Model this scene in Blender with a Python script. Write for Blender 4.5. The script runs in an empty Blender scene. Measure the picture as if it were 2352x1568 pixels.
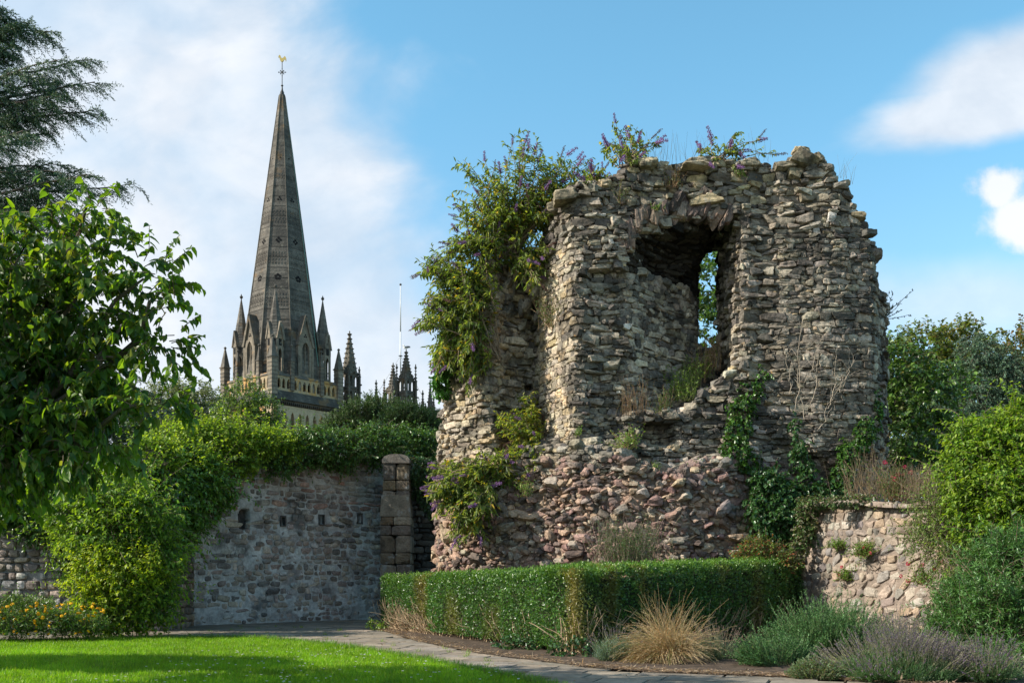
import bpy, math, numpy as np
from mathutils import Vector
R = math.radians
sc = bpy.context.scene
col = sc.collection
# ---------------------------------------------------------------- camera
F = 2287.0; HZ = 1330.0; CX = 1176.0; H = 1.2      # focal length and horizon of the photograph in 2352-wide pixels
cam_d = bpy.data.cameras.new("camera"); cam = bpy.data.objects.new("camera", cam_d); col.objects.link(cam)
cam.location = (0, 0, H); cam.rotation_euler = (R(90), 0, 0)
cam_d.sensor_width = 36; cam_d.lens = 36*F/2352; cam_d.shift_y = (HZ-784)/2352; cam_d.clip_end = 3000; cam_d.clip_start = 0.2
sc.camera = cam
sc.view_settings.view_transform = 'Standard'; sc.view_settings.look = 'None'
sc.view_settings.exposure = 0.66; sc.view_settings.gamma = 1
# ---------------------------------------------------------------- sun
SAZ = np.array([-0.975, -0.21]); SAZ = SAZ/np.linalg.norm(SAZ); SEL = R(36)
sdir = Vector((SAZ[0]*math.cos(SEL), SAZ[1]*math.cos(SEL), math.sin(SEL)))
sun_d = bpy.data.lights.new("sun", 'SUN'); sun = bpy.data.objects.new("sun", sun_d); col.objects.link(sun)
sun_d.energy = 5.0; sun_d.angle = R(0.5); sun_d.color = (1.0, 0.93, 0.82)
sun.rotation_euler = sdir.to_track_quat('Z', 'Y').to_euler(); sun.location = (-30, -10, 30)
# ---------------------------------------------------------------- world
world = bpy.data.worlds.new("World"); sc.world = world; world.use_nodes = True
nt = world.node_tree; nt.nodes.clear()
class NB:
    def __init__(s, nt): s.nt = nt
    def new(s, t, **k):
        n = s.nt.nodes.new(t)
        for a, b in k.items(): setattr(n, a, b)
        return n
    def put(s, sock, v):
        if isinstance(v, bpy.types.NodeSocket): s.nt.links.new(v, sock)
        elif v is not None: sock.default_value = v
    def m(s, op, a, b=None, c=None, clamp=False):
        n = s.new('ShaderNodeMath', operation=op, use_clamp=clamp)
        s.put(n.inputs[0], a)
        if b is not None: s.put(n.inputs[1], b)
        if c is not None: s.put(n.inputs[2], c)
        return n.outputs[0]
    def ss(s, v, a, b, o0=0.0, o1=1.0):
        n = s.new('ShaderNodeMapRange', interpolation_type='SMOOTHSTEP')
        s.put(n.inputs[0], v); s.put(n.inputs[1], a); s.put(n.inputs[2], b); s.put(n.inputs[3], o0); s.put(n.inputs[4], o1)
        return n.outputs[0]
    def mix(s, f, a, b, mode='MIX'):
        n = s.new('ShaderNodeMix', data_type='RGBA', blend_type=mode)
        s.put(n.inputs[0], f); s.put(n.inputs[6], a if isinstance(a, bpy.types.NodeSocket) else (*a, 1)); s.put(n.inputs[7], b if isinstance(b, bpy.types.NodeSocket) else (*b, 1))
        return n.outputs[2]
    def noise(s, vec, scale, detail=4, rough=0.55, dist=0.0):
        n = s.new('ShaderNodeTexNoise'); 
        if vec is not None: s.put(n.inputs['Vector'], vec)
        n.inputs['Scale'].default_value = scale; n.inputs['Detail'].default_value = detail
        n.inputs['Roughness'].default_value = rough; n.inputs['Distortion'].default_value = dist
        return n.outputs[0]
w = NB(nt)
sky = w.new('ShaderNodeTexSky', sky_type='NISHITA'); sky.sun_disc = False
sky.sun_elevation = SEL; sky.sun_rotation = math.atan2(SAZ[0], SAZ[1]); sky.air_density = 1.0; sky.dust_density = 0.4; sky.ozone_density = 1.6
geo = w.new('ShaderNodeTexCoord')
sep = w.new('ShaderNodeSeparateXYZ'); w.put(sep.inputs[0], geo.outputs['Generated'])
yy = w.m('MAXIMUM', w.m('ABSOLUTE', sep.outputs[1]), 0.12)
u = w.m('DIVIDE', sep.outputs[0], yy); v = w.m('DIVIDE', sep.outputs[2], yy)
uv = w.new('ShaderNodeCombineXYZ'); w.put(uv.inputs[0], u); w.put(uv.inputs[1], v)
uvs = w.new('ShaderNodeMapping'); uvs.inputs['Scale'].default_value = (1.0, 1.35, 1); uvs.inputs['Rotation'].default_value = (0, 0, R(-24)); w.put(uvs.inputs[0], uv.outputs[0])
n1 = w.noise(uvs.outputs[0], 5.0, 9, 0.52, 0.25)
n2 = w.noise(uv.outputs[0], 2.2, 5, 0.5, 0.2)
n3 = w.noise(uv.outputs[0], 13.0, 8, 0.62, 0.1)
def U(px): return (px-CX)/F
def VV(py): return (HZ-py)/F
edge = w.m('ADD', w.m('MULTIPLY', u, -1.0), U(900))                       # big cloud bank on the left
edge = w.m('SUBTRACT', edge, w.m('MULTIPLY', w.m('SUBTRACT', v, VV(260)), 0.42))
edge = w.m('ADD', edge, w.m('MULTIPLY', w.m('SUBTRACT', n1, 0.5), 0.32))
bank = w.ss(edge, -0.06, 0.085)
holes = w.ss(w.m('ADD', w.m('MULTIPLY', n1, 0.6), w.m('MULTIPLY', n2, 0.4)), 0.40, 0.60, 0.70, 1.0)
bank = w.m('MULTIPLY', bank, holes)
def ell(px, py, a, b, rot, namp, s0, s1, nn):
    du = w.m('SUBTRACT', u, U(px)); dv = w.m('SUBTRACT', v, VV(py)); c, s_ = math.cos(rot), math.sin(rot)
    x = w.m('DIVIDE', w.m('ADD', w.m('MULTIPLY', du, c), w.m('MULTIPLY', dv, s_)), a/F)
    y = w.m('DIVIDE', w.m('SUBTRACT', w.m('MULTIPLY', dv, c), w.m('MULTIPLY', du, s_)), b/F)
    r = w.m('SQRT', w.m('ADD', w.m('MULTIPLY', x, x), w.m('MULTIPLY', y, y)))
    r = w.m('SUBTRACT', r, w.m('MULTIPLY', w.m('SUBTRACT', nn, 0.5), namp))
    return w.ss(r, s0, s1, 1.0, 0.0)
c1 = ell(2300, 240, 380, 85, R(14), 1.5, 0.55, 1.15, n1)
c1b = ell(2400, 130, 330, 120, R(24), 1.3, 0.5, 1.3, n1)
c2 = w.m('MULTIPLY', w.m('MAXIMUM', ell(2296, 435, 62, 62, 0, 2.4, 0.45, 1.2, n3), ell(2345, 515, 95, 75, R(-30), 2.4, 0.45, 1.2, n3)), 0.95)
c3 = w.m('MULTIPLY', ell(2230, 700, 420, 110, R(0), 1.2, 0.2, 1.3, n1), 0.55)
mask = w.m('MAXIMUM', w.m('MAXIMUM', bank, w.m('MULTIPLY', w.m('MAXIMUM', c1, c1b), 0.9)), w.m('MAXIMUM', c2, c3))
hi = w.ss(w.m('ADD', w.m('MULTIPLY', n1, 0.55), w.m('MULTIPLY', n2, 0.45)), 0.38, 0.62)
CS = 1.0
n4 = w.noise(uvs.outputs[0], 11.0, 8, 0.6, 0.3)
hi2 = w.m('ADD', w.m('MULTIPLY', hi, 0.65), w.m('MULTIPLY', w.ss(n4, 0.35, 0.65), 0.35))
cloudc = w.mix(hi2, (4.5, 5.05, 5.8), (6.5, 6.75, 7.1))
puffc = w.mix(w.m('MULTIPLY', c2, 0.8), cloudc, (6.9, 7.0, 7.2))
skyc = w.new('ShaderNodeHueSaturation'); skyc.inputs['Hue'].default_value = 0.49; skyc.inputs['Saturation'].default_value = 1.05; skyc.inputs['Value'].default_value = 1.75; w.put(skyc.inputs['Color'], sky.outputs[0])
skyt = w.mix(1.0, skyc.outputs[0], w.mix(w.ss(v, 0.1, 0.55), (0.88, 0.89, 0.86), (0.775, 1.045, 1.0)), 'MULTIPLY')
final = w.mix(mask, skyt, puffc)
bg = w.new('ShaderNodeBackground'); bg.inputs['Strength'].default_value = 0.095; w.put(bg.inputs['Color'], final)
wo = w.new('ShaderNodeOutputWorld'); w.put(wo.inputs[0], bg.outputs[0])
# ---------------------------------------------------------------- helpers
def P(px, py, D): return np.array([(px-CX)*D/F, D, H+(HZ-py)*D/F])
def G(px, py): D = H*F/(py-HZ); return np.array([(px-CX)*D/F, D])
def nrm(a): return a/np.maximum(np.linalg.norm(a, axis=-1, keepdims=True), 1e-9)
def link(o, parent=None):
    col.objects.link(o)
    if parent is not None: o.parent = parent
    return o
def tag(o, label=None, cat=None, group=None, kind=None):
    if label: o['label'] = label
    if cat: o['category'] = cat
    if group: o['group'] = group
    if kind: o['kind'] = kind
    return o
def empty(name, loc, label, cat, group=None):
    o = bpy.data.objects.new(name, None); o.location = loc; link(o); o.empty_display_size = 0.2
    return tag(o, label, cat, group)
class Geo:
    def __init__(s): s.V = []; s.F = []; s.C = []; s.n = 0
    def add(s, V, Fs, C=None):
        V = np.asarray(V, float).reshape(-1, 3)
        if not isinstance(Fs, list): Fs = [Fs]
        for f in Fs: s.F.append(np.asarray(f, np.int64)+s.n)
        if C is None: C = (1, 1, 1)
        C = np.broadcast_to(np.asarray(C, float), (len(V), 3))
        s.V.append(V); s.C.append(C); s.n += len(V)
        return s
    def hexa(s, p, C=None):   # p: 8 points, bottom 0-3 ccw, top 4-7
        return s.add(p, [[3,2,1,0],[4,5,6,7],[0,1,5,4],[1,2,6,5],[2,3,7,6],[3,0,4,7]], C)
    def box(s, c, h, rz=0, C=None, taper=1.0):
        c = np.asarray(c, float); co, si = math.cos(rz), math.sin(rz); p = []
        for z, t in ((-1, 1.0), (1, taper)):
            for x, y in ((-1,-1),(1,-1),(1,1),(-1,1)):
                X, Y = x*h[0]*t, y*h[1]*t
                p.append((c[0]+X*co-Y*si, c[1]+X*si+Y*co, c[2]+z*h[2]))
        return s.hexa(p, C)
    def ngon(s, c, r0, r1, z0, z1, n=8, rot=0, C=None):
        a = rot+np.arange(n)*2*math.pi/n
        lo = np.stack([c[0]+r0*np.cos(a), c[1]+r0*np.sin(a), np.full(n, z0)], 1)
        hi_ = np.stack([c[0]+r1*np.cos(a), c[1]+r1*np.sin(a), np.full(n, z1)], 1)
        q = [[i, (i+1) % n, n+(i+1) % n, n+i] for i in range(n)]
        return s.add(np.vstack([lo, hi_]), [q, [list(range(n))[::-1]], [list(range(n, 2*n))]], C)
    def lathe(s, c, prof, n=12, C=None):
        for (r0, z0), (r1, z1) in zip(prof[:-1], prof[1:]): s.ngon(c, r0, r1, c[2]+z0, c[2]+z1, n, 0, C)
        return s
    def build(s, name, mat, parent=None, smooth=False, loc=None):
        me = bpy.data.meshes.new(name)
        V = np.vstack(s.V); C = np.vstack(s.C)
        if loc is not None: V = V-np.asarray(loc)
        loops = []; starts = []; k = 0
        for f in s.F:
            f = np.atleast_2d(f); loops.append(f.ravel()); starts.append(k+np.arange(len(f))*f.shape[1]); k += f.size
        loops = np.concatenate(loops); starts = np.concatenate(starts)
        me.vertices.add(len(V)); me.vertices.foreach_set('co', V.astype(np.float32).ravel())
        me.loops.add(len(loops)); me.loops.foreach_set('vertex_index', loops.astype(np.int32))
        me.polygons.add(len(starts)); me.polygons.foreach_set('loop_start', starts.astype(np.int32))
        me.update(calc_edges=True)
        me.polygons.foreach_set('use_smooth', np.full(len(starts), smooth))
        at = me.attributes.new('col', 'FLOAT_COLOR', 'POINT')
        at.data.foreach_set('color', np.hstack([C, np.ones((len(C), 1))]).astype(np.float32).ravel())
        me.materials.append(mat)
        o = bpy.data.objects.new(name, me)
        if loc is not None and parent is None: o.location = loc
        link(o, parent)
        return o
# tuples of a part built in world space under an empty at the thing's base
def part(g, name, mat, root, smooth=False):
    o = g.build(name, mat, root, smooth); o.matrix_parent_inverse.identity(); o.location = (-root.location.x, -root.location.y, -root.location.z) if root.rotation_euler.z == 0 else (0, 0, 0)
    return o
def sub(g, name, mat, par, smooth=False):   # sub-part: parent is itself offset, so geometry stays in world coordinates
    return g.build(name, mat, par, smooth)
def lum(n, rs, pal, j=0.12, wts=None):
    pal = np.asarray(pal, float); k = rs.choice(len(pal), n, p=wts)
    return np.clip(pal[k]*(1+rs.normal(0, j, (n, 1)))*(1+rs.normal(0, j*0.12, (n, 3))), 0.004, 1)
# ---- smooth 3-D value noise
def vnoise(p, scale, seed=0):
    q = np.asarray(p)*scale+seed*17.31+1000; i = np.floor(q).astype(np.int64); f = q-i; f = f*f*(3-2*f)
    def h(a, b, c): 
        x = (a*374761393+b*668265263+c*2147483647+seed*974711) & 0xffffffff
        x = ((x ^ (x >> 13))*1274126177) & 0xffffffff
        return ((x ^ (x >> 16)) & 0xffff)/65535.0
    r = 0
    for a in (0, 1):
        for b in (0, 1):
            for c in (0, 1):
                wgt = (f[...,0] if a else 1-f[...,0])*(f[...,1] if b else 1-f[...,1])*(f[...,2] if c else 1-f[...,2])
                r = r+wgt*h(i[...,0]+a, i[...,1]+b, i[...,2]+c)
    return r*2-1
# ---- leaves
def leaves(g, base, ax, nr, L, W, C, shape='dia', fold=0.25, curl=0.0):
    N = len(base); ax = nrm(ax); side = nrm(np.cross(ax, nr)); up = np.cross(side, ax)
    L = np.broadcast_to(L, (N,))[:, None]; W = np.broadcast_to(W, (N,))[:, None]*0.5
    if shape == 'dia':
        pts = [base, base+ax*L*0.45-side*W+up*W*fold, base+ax*L-up*L*curl, base+ax*L*0.45+side*W+up*W*fold]
        Fq = np.array([[0,1,2],[0,2,3]])
    elif shape == 'oval':
        pts = [base, base+ax*L*0.22-side*W*0.85+up*W*fold, base+ax*L*0.62-side*W*0.8+up*(W*fold-L*curl*0.35), base+ax*L-up*L*curl,
               base+ax*L*0.62+side*W*0.8+up*(W*fold-L*curl*0.35), base+ax*L*0.22+side*W*0.85+up*W*fold]
        Fq = np.array([[0,1,2,3],[0,3,4,5]])
    elif shape == 'heart':
        c1_ = L*curl
        pts = [base+ax*L*0.06, base-ax*L*0.03-side*W*0.55+up*W*fold*0.6, base+ax*L*0.18-side*W+up*W*fold, base+ax*L*0.55-side*W*0.82+up*(W*fold*0.9-c1_*0.25),
               base+ax*L*0.82-side*W*0.33+up*(W*fold*0.4-c1_*0.6), base+ax*L-up*c1_,
               base+ax*L*0.82+side*W*0.33+up*(W*fold*0.4-c1_*0.6), base+ax*L*0.55+side*W*0.82+up*(W*fold*0.9-c1_*0.25), base+ax*L*0.18+side*W+up*W*fold, base-ax*L*0.03+side*W*0.55+up*W*fold*0.6,
               base+ax*L*0.5-up*c1_*0.25]
        Fq = [np.array([[0,1,2,10],[10,2,3,4],[0,10,8,9],[10,6,7,8]]), np.array([[10,4,5],[10,5,6]])]
    elif shape == 'blade':
        pts = [base-side*W, base+side*W, base+ax*L*0.5+side*W*0.8-up*L*curl*0.25, base+ax*L*0.5-side*W*0.8-up*L*curl*0.25, base+ax*L-up*L*curl]
        Fq = [np.array([[0,1,2,3]]), np.array([[3,2,4]])]
    k = len(pts); V = np.stack(pts, 1).reshape(-1, 3); off = (np.arange(N)*k)[:, None, None]
    Fs = Fq if isinstance(Fq, list) else [Fq]
    Fs = [(off+f[None]).reshape(-1, f.shape[1]) for f in Fs]
    g.add(V, Fs, np.repeat(np.broadcast_to(C, (N, 3)), k, 0))
def grow(rs, root, d, L, n, grav=0.0, wig=0.15):
    """curving stems: root (N,3), d (N,3), L (N,) -> (N,n+1,3)"""
    N = len(root); d = nrm(np.asarray(d, float)); p = np.asarray(root, float).copy(); out = [p.copy()]
    st = (np.broadcast_to(L, (N,))/n)[:, None]
    for i in range(n):
        d = nrm(d+rs.normal(0, wig, (N, 3))+np.array([0, 0, -1.0])*grav/n)
        p = p+d*st; out.append(p.copy())
    return np.stack(out, 1)
def tubes(g, pts, r0, r1, C, sides=4):
    """pts (N,k,3); tapered tubes"""
    N, k, _ = pts.shape
    T = np.gradient(pts, axis=1); T = nrm(T)
    ref = np.where(np.abs(T[..., 2:3]) > 0.9, np.array([1.0, 0, 0]), np.array([0, 0, 1.0]))
    A = nrm(np.cross(T, ref)); B = np.cross(T, A)
    r0 = np.broadcast_to(r0, (N,)); r1 = np.broadcast_to(r1, (N,))
    t = np.linspace(0, 1, k); rad = r0[:, None]*(1-t)+r1[:, None]*t
    an = np.arange(sides)*2*math.pi/sides
    V = pts[:, :, None]+rad[:, :, None, None]*(A[:, :, None]*np.cos(an)[None, None, :, None]+B[:, :, None]*np.sin(an)[None, None, :, None])
    f = []
    for i in range(k-1):
        for j in range(sides): f.append([i*sides+j, i*sides+(j+1) % sides, (i+1)*sides+(j+1) % sides, (i+1)*sides+j])
    f = np.array(f); Fq = (np.arange(N)*k*sides)[:, None, None]+f[None]
    C = np.asarray(C, float)
    if C.ndim == 2: C = np.repeat(C, k*sides, 0)
    g.add(V.reshape(-1, 3), Fq.reshape(-1, 4), C)
def on_stems(rs, pts, m, t0=0.15, t1=1.0):
    """m points along every stem: position, tangent"""
    N, k, _ = pts.shape; t = t0+(t1-t0)*(np.arange(m)[None]+rs.rand(N, m))/m
    x = np.clip(t*(k-1), 0, k-1.001); i = x.astype(int); f = (x-i)[..., None]; r = np.arange(N)[:, None]
    a = pts[r, i]; b = pts[r, i+1]
    return (a*(1-f)+b*f).reshape(-1, 3), nrm((b-a).reshape(-1, 3))
def rand_dir(rs, n): return nrm(rs.normal(size=(n, 3)))
def in_blobs(rs, blobs, n, shell=0.5, cull=0.75):
    """sample points in ellipsoids (c, r3), mostly near their surface; returns pos, outward"""
    c = np.array([b[0] for b in blobs]); r = np.array([np.broadcast_to(b[1], 3) for b in blobs], float)
    wt = (r[:, 0]*r[:, 2])+(r[:, 0]*r[:, 1]); wt = wt/wt.sum()
    k = rs.choice(len(blobs), int(n*1.6), p=wt); d = rand_dir(rs, len(k))
    rad = shell+(1-shell)*rs.rand(len(k))**0.6
    p = c[k]+d*r[k]*rad[:, None]; keep = np.ones(len(k), bool)
    for j in range(len(blobs)):
        q = np.linalg.norm((p-c[j])/r[j], axis=1); keep &= ~((q < cull) & (k != j))
    p = p[keep][:n]; o = nrm((d/r[k])[keep][:n])
    return p, o
# ---- materials
def mat_new(name):
    m = bpy.data.materials.new(name); m.use_nodes = True; m.node_tree.nodes.clear(); b = NB(m.node_tree)
    return m, b
def attr(b): n = b.new('ShaderNodeAttribute', attribute_name='col'); return n.outputs['Color']
def m_leaf(name, rough=0.5, spec=0.35, tr=0.35, tint=(0.95, 1.0, 0.35), tgain=1.5):
    m, b = mat_new(name); c = attr(b)
    p = b.new('ShaderNodeBsdfPrincipled'); b.put(p.inputs['Base Color'], c); p.inputs['Roughness'].default_value = rough; p.inputs['Specular IOR Level'].default_value = spec
    t = b.new('ShaderNodeBsdfTranslucent'); cc = b.mix(1.0, c, tuple(x*tgain for x in tint), 'MULTIPLY'); b.put(t.inputs[0], cc)
    mx = b.new('ShaderNodeMixShader'); mx.inputs[0].default_value = tr; b.put(mx.inputs[1], p.outputs[0]); b.put(mx.inputs[2], t.outputs[0])
    o = b.new('ShaderNodeOutputMaterial'); b.put(o.inputs[0], mx.outputs[0])
    return m
def m_solid(name, rough=0.85, spec=0.25, bump=0.0, bscale=20, mott=0.0, mscale=6, metal=0.0, lich=None, lth=(0.62, 0.68), coord='Object'):
    """vertex colour times mottling, with bump; lich adds a stain colour in patches"""
    m, b = mat_new(name); c = attr(b); tc = b.new('ShaderNodeTexCoord').outputs[coord]
    if mott:
        n = b.noise(tc, mscale, 6, 0.6); f = b.ss(n, 0.25, 0.75, 1-mott, 1+mott)
        cm = b.new('ShaderNodeVectorMath', operation='SCALE'); b.put(cm.inputs[0], c); b.put(cm.inputs['Scale'], f); c = cm.outputs[0]
        n2_ = b.noise(tc, mscale*6, 5, 0.65); f2 = b.ss(n2_, 0.3, 0.7, 1-mott*0.7, 1+mott*0.7)
        cm = b.new('ShaderNodeVectorMath', operation='SCALE'); b.put(cm.inputs[0], c); b.put(cm.inputs['Scale'], f2); c = cm.outputs[0]
    if lich:
        for k, (lc, sc_, a0, a1, st) in enumerate(lich):
            off = b.new('ShaderNodeVectorMath', operation='ADD'); b.put(off.inputs[0], tc); off.inputs[1].default_value = (k*7.1, k*3.3, k*5.7)
            n = b.noise(off.outputs[0], sc_, 7, 0.62); f = b.ss(n, a0, a1, 0, st); c = b.mix(f, c, lc)
    p = b.new('ShaderNodeBsdfPrincipled'); b.put(p.inputs['Base Color'], c); p.inputs['Roughness'].default_value = rough; p.inputs['Specular IOR Level'].default_value = spec; p.inputs['Metallic'].default_value = metal
    if bump:
        n = b.noise(tc, bscale, 6, 0.65); bp = b.new('ShaderNodeBump'); bp.inputs['Strength'].default_value = 1.0; bp.inputs['Distance'].default_value = bump; b.put(bp.inputs['Height'], n); b.put(p.inputs['Normal'], bp.outputs[0])
    o = b.new('ShaderNodeOutputMaterial'); b.put(o.inputs[0], p.outputs[0])
    return m
ORANGE = (0.42, 0.22, 0.05); PALE = (0.42, 0.40, 0.34); BLACK = (0.035, 0.032, 0.028); MOSS = (0.07, 0.085, 0.03)
M = dict(
 rock=m_solid('weathered_stone', 0.92, 0.2, 0.03, 14, 0.42, 2.6, lich=[(BLACK, 1.1, 0.50, 0.66, 0.75), (PALE, 3.2, 0.60, 0.70, 0.55), (ORANGE, 4.3, 0.69, 0.74, 0.65), (BLACK, 7.0, 0.56, 0.66, 0.6)]),
 pink=m_solid('pink_rubble', 0.95, 0.15, 0.035, 12, 0.4, 3.5, lich=[((0.40,0.27,0.19), 1.6, 0.52, 0.66, 0.6), (BLACK, 2.6, 0.60, 0.72, 0.5)]),
 core=m_solid('mortar_core', 0.95, 0.15, 0.05, 9, 0.35, 3.0, lich=[(BLACK, 1.4, 0.52, 0.68, 0.7), (PALE, 3.0, 0.62, 0.7, 0.3)]),
 wallrock=m_solid('boundary_wall_stone', 0.93, 0.2, 0.012, 18, 0.35, 3.5, lich=[(BLACK, 1.3, 0.54, 0.68, 0.7), ((0.30,0.33,0.34), 3.0, 0.55, 0.66, 0.55)]),
 mortar=m_solid('lime_mortar', 0.95, 0.15, 0.015, 22, 0.3, 2.0, lich=[(BLACK, 0.9, 0.52, 0.66, 0.75), ((0.16,0.12,0.11), 1.9, 0.52, 0.64, 0.6)]),
 cobble=m_solid('garden_wall_stone', 0.9, 0.2, 0.015, 20, 0.28, 5, lich=[((0.10,0.09,0.08), 2.0, 0.58, 0.72, 0.6), ((0.5,0.48,0.42), 6.0, 0.62, 0.7, 0.5)]),
 leaf=m_leaf('leaf'), glossy=m_leaf('glossy_leaf', 0.34, 0.5, 0.28), thin=m_leaf('thin_leaf', 0.5, 0.35, 0.42, (1.0, 1.0, 0.35), 1.7),
 needle=m_leaf('conifer_needle', 0.55, 0.3, 0.15), straw=m_leaf('dry_grass', 0.6, 0.3, 0.4, (1, 0.9, 0.6), 1.2), grass=m_leaf('lawn_grass', 0.45, 0.35, 0.4, (0.9, 1.0, 0.3), 1.5),
 petal=m_leaf('petal', 0.6, 0.2, 0.3, (1, 0.9, 1), 1.1),
 bark=m_solid('bark', 0.9, 0.2, 0.01, 25, 0.3, 12), white=m_solid('white_paint', 0.4, 0.5), gold=m_solid('gilded_metal', 0.3, 0.5, metal=0.6), iron=m_solid('black_iron', 0.5, 0.4),
 bird=m_solid('feathers', 0.7, 0.2))
# ---------------------------------------------------------------- rocks
def cube_grid(n):
    idx = {}; V = []; Fq = []
    def vid(p):
        if p not in idx: idx[p] = len(V); V.append([c*2.0/n-1 for c in p])
        return idx[p]
    for a in range(3):
        b_, c_ = (a+1) % 3, (a+2) % 3
        for s in (0, n):
            for i in range(n):
                for j in range(n):
                    q = []
                    for di, dj in ((0,0),(1,0),(1,1),(0,1)):
                        p = [0,0,0]; p[a] = s; p[b_] = i+di; p[c_] = j+dj; q.append(vid(tuple(p)))
                    Fq.append(q if s else q[::-1])
    return np.array(V), np.array(Fq)
def rocks(g, rs, c, X, Y, Z, hs, C, n=3, pw=5.0, jit=0.07, cuts=4, cutd=(0.72, 1.15), tpr=0.22):
    """c (N,3) centres, X/Y/Z (N,3) frame axes, hs (N,3) half sizes"""
    T, Fq = cube_grid(n); N = len(c); k = len(T)
    q = T*(np.abs(T).max(1)/((np.abs(T)**pw).sum(1))**(1/pw))[:, None]
    q = np.repeat(q[None], N, 0)
    tp = rs.uniform(-tpr, tpr, (N, 4))
    q[..., 0] *= 1+tp[:, None, 0]*q[..., 2]; q[..., 2] *= 1+tp[:, None, 1]*q[..., 0]; q[..., 0] += tp[:, None, 2]*q[..., 2]*0.6
    for _ in range(cuts):
        d = rand_dir(rs, N); o = rs.uniform(cutd[0], cutd[1], N)
        t = np.maximum(np.einsum('nkc,nc->nk', q, d)-o[:, None], 0); q -= d[:, None]*t[..., None]
    q += rs.normal(0, jit, q.shape)
    q *= np.asarray(hs)[:, None]
    V = c[:, None]+q[..., 0:1]*X[:, None]+q[..., 1:2]*Y[:, None]+q[..., 2:3]*Z[:, None]
    off = (np.arange(N)*k)[:, None, None]
    g.add(V.reshape(-1, 3), (off+Fq[None]).reshape(-1, 4), np.repeat(C, k, 0))
def tilt(rs, X, Y, Z, a):
    """small random rotation of frames"""
    v_ = rs.normal(0, a, (len(X), 3))
    X2 = nrm(X+v_[:, :1]*Y+v_[:, 1:2]*Z); Y2 = nrm(Y-X2*(Y*X2).sum(1, keepdims=True)+v_[:, 2:3]*Z); Y2 = nrm(Y2-X2*(Y2*X2).sum(1, keepdims=True))
    return X2, Y2, np.cross(X2, Y2)
# ---------------------------------------------------------------- fields
def blur(a, it=1):
    for _ in range(it):
        for ax in range(a.ndim):
            p = np.pad(a, [(1, 1) if i == ax else (0, 0) for i in range(a.ndim)], mode='edge')
            s = [slice(None)]*a.ndim
            s0 = list(s); s0[ax] = slice(0, -2); s1 = list(s); s1[ax] = slice(1, -1); s2 = list(s); s2[ax] = slice(2, None)
            a = 0.25*p[tuple(s0)]+0.5*p[tuple(s1)]+0.25*p[tuple(s2)]
    return a
def surface_nets(Fd, org, h):
    """closed surface where Fd crosses 0.5; Fd (nx,ny,nz)"""
    S = Fd > 0.5; nx, ny, nz = Fd.shape
    acc = np.zeros((nx-1, ny-1, nz-1, 3)); cnt = np.zeros((nx-1, ny-1, nz-1))
    for ax in range(3):
        o1, o2 = [i for i in range(3) if i != ax]
        for a in (0, 1):
            for b_ in (0, 1):
                lo = [None]*3; hi_ = [None]*3
                lo[ax] = slice(0, -1); hi_[ax] = slice(1, None)
                for o, s in ((o1, a), (o2, b_)):
                    sl = slice(s, (-1 if s == 0 else None)); lo[o] = sl; hi_[o] = sl
                A = Fd[tuple(lo)]; B_ = Fd[tuple(hi_)]; cr = (A > 0.5) != (B_ > 0.5)
                t = np.where(cr, (0.5-A)/np.where(cr, B_-A, 1), 0)
                acc[..., ax] += np.where(cr, t, 0); acc[..., o1] += np.where(cr, a, 0); acc[..., o2] += np.where(cr, b_, 0); cnt += cr
    act = cnt > 0; ids = -np.ones(act.shape, int); ids[act] = np.arange(act.sum())
    I = np.argwhere(act); V = org+(I+acc[act]/cnt[act][:, None])*h
    quads = []
    for ax in range(3):
        o1, o2 = (ax+1) % 3, (ax+2) % 3
        lo = [slice(None)]*3; hi_ = [slice(None)]*3; lo[ax] = slice(0, -1); hi_[ax] = slice(1, None)
        A = S[tuple(lo)]; B_ = S[tuple(hi_)]; E = np.argwhere(A != B_)
        E = E[(E[:, o1] > 0) & (E[:, o2] > 0) & (E[:, o1] < Fd.shape[o1]-1) & (E[:, o2] < Fd.shape[o2]-1)]
        fl = A[tuple(E.T)]
        def idd(d1, d2):
            q = E.copy(); q[:, o1] += d1; q[:, o2] += d2; return ids[tuple(q.T)]
        q = np.stack([idd(-1, -1), idd(0, -1), idd(0, 0), idd(-1, 0)], 1)
        q[~fl] = q[~fl][:, ::-1]; quads.append(q)
    return V, np.vstack(quads)
def inpoly(x, y, poly):
    r = np.zeros(x.shape, bool); n = len(poly)
    for i in range(n):
        x0, y0 = poly[i]; x1, y1 = poly[(i+1) % n]
        if y0 == y1: continue
        c = ((y0 > y) != (y1 > y)) & (x < (x1-x0)*(y-y0)/(y1-y0)+x0); r ^= c
    return r
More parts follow.
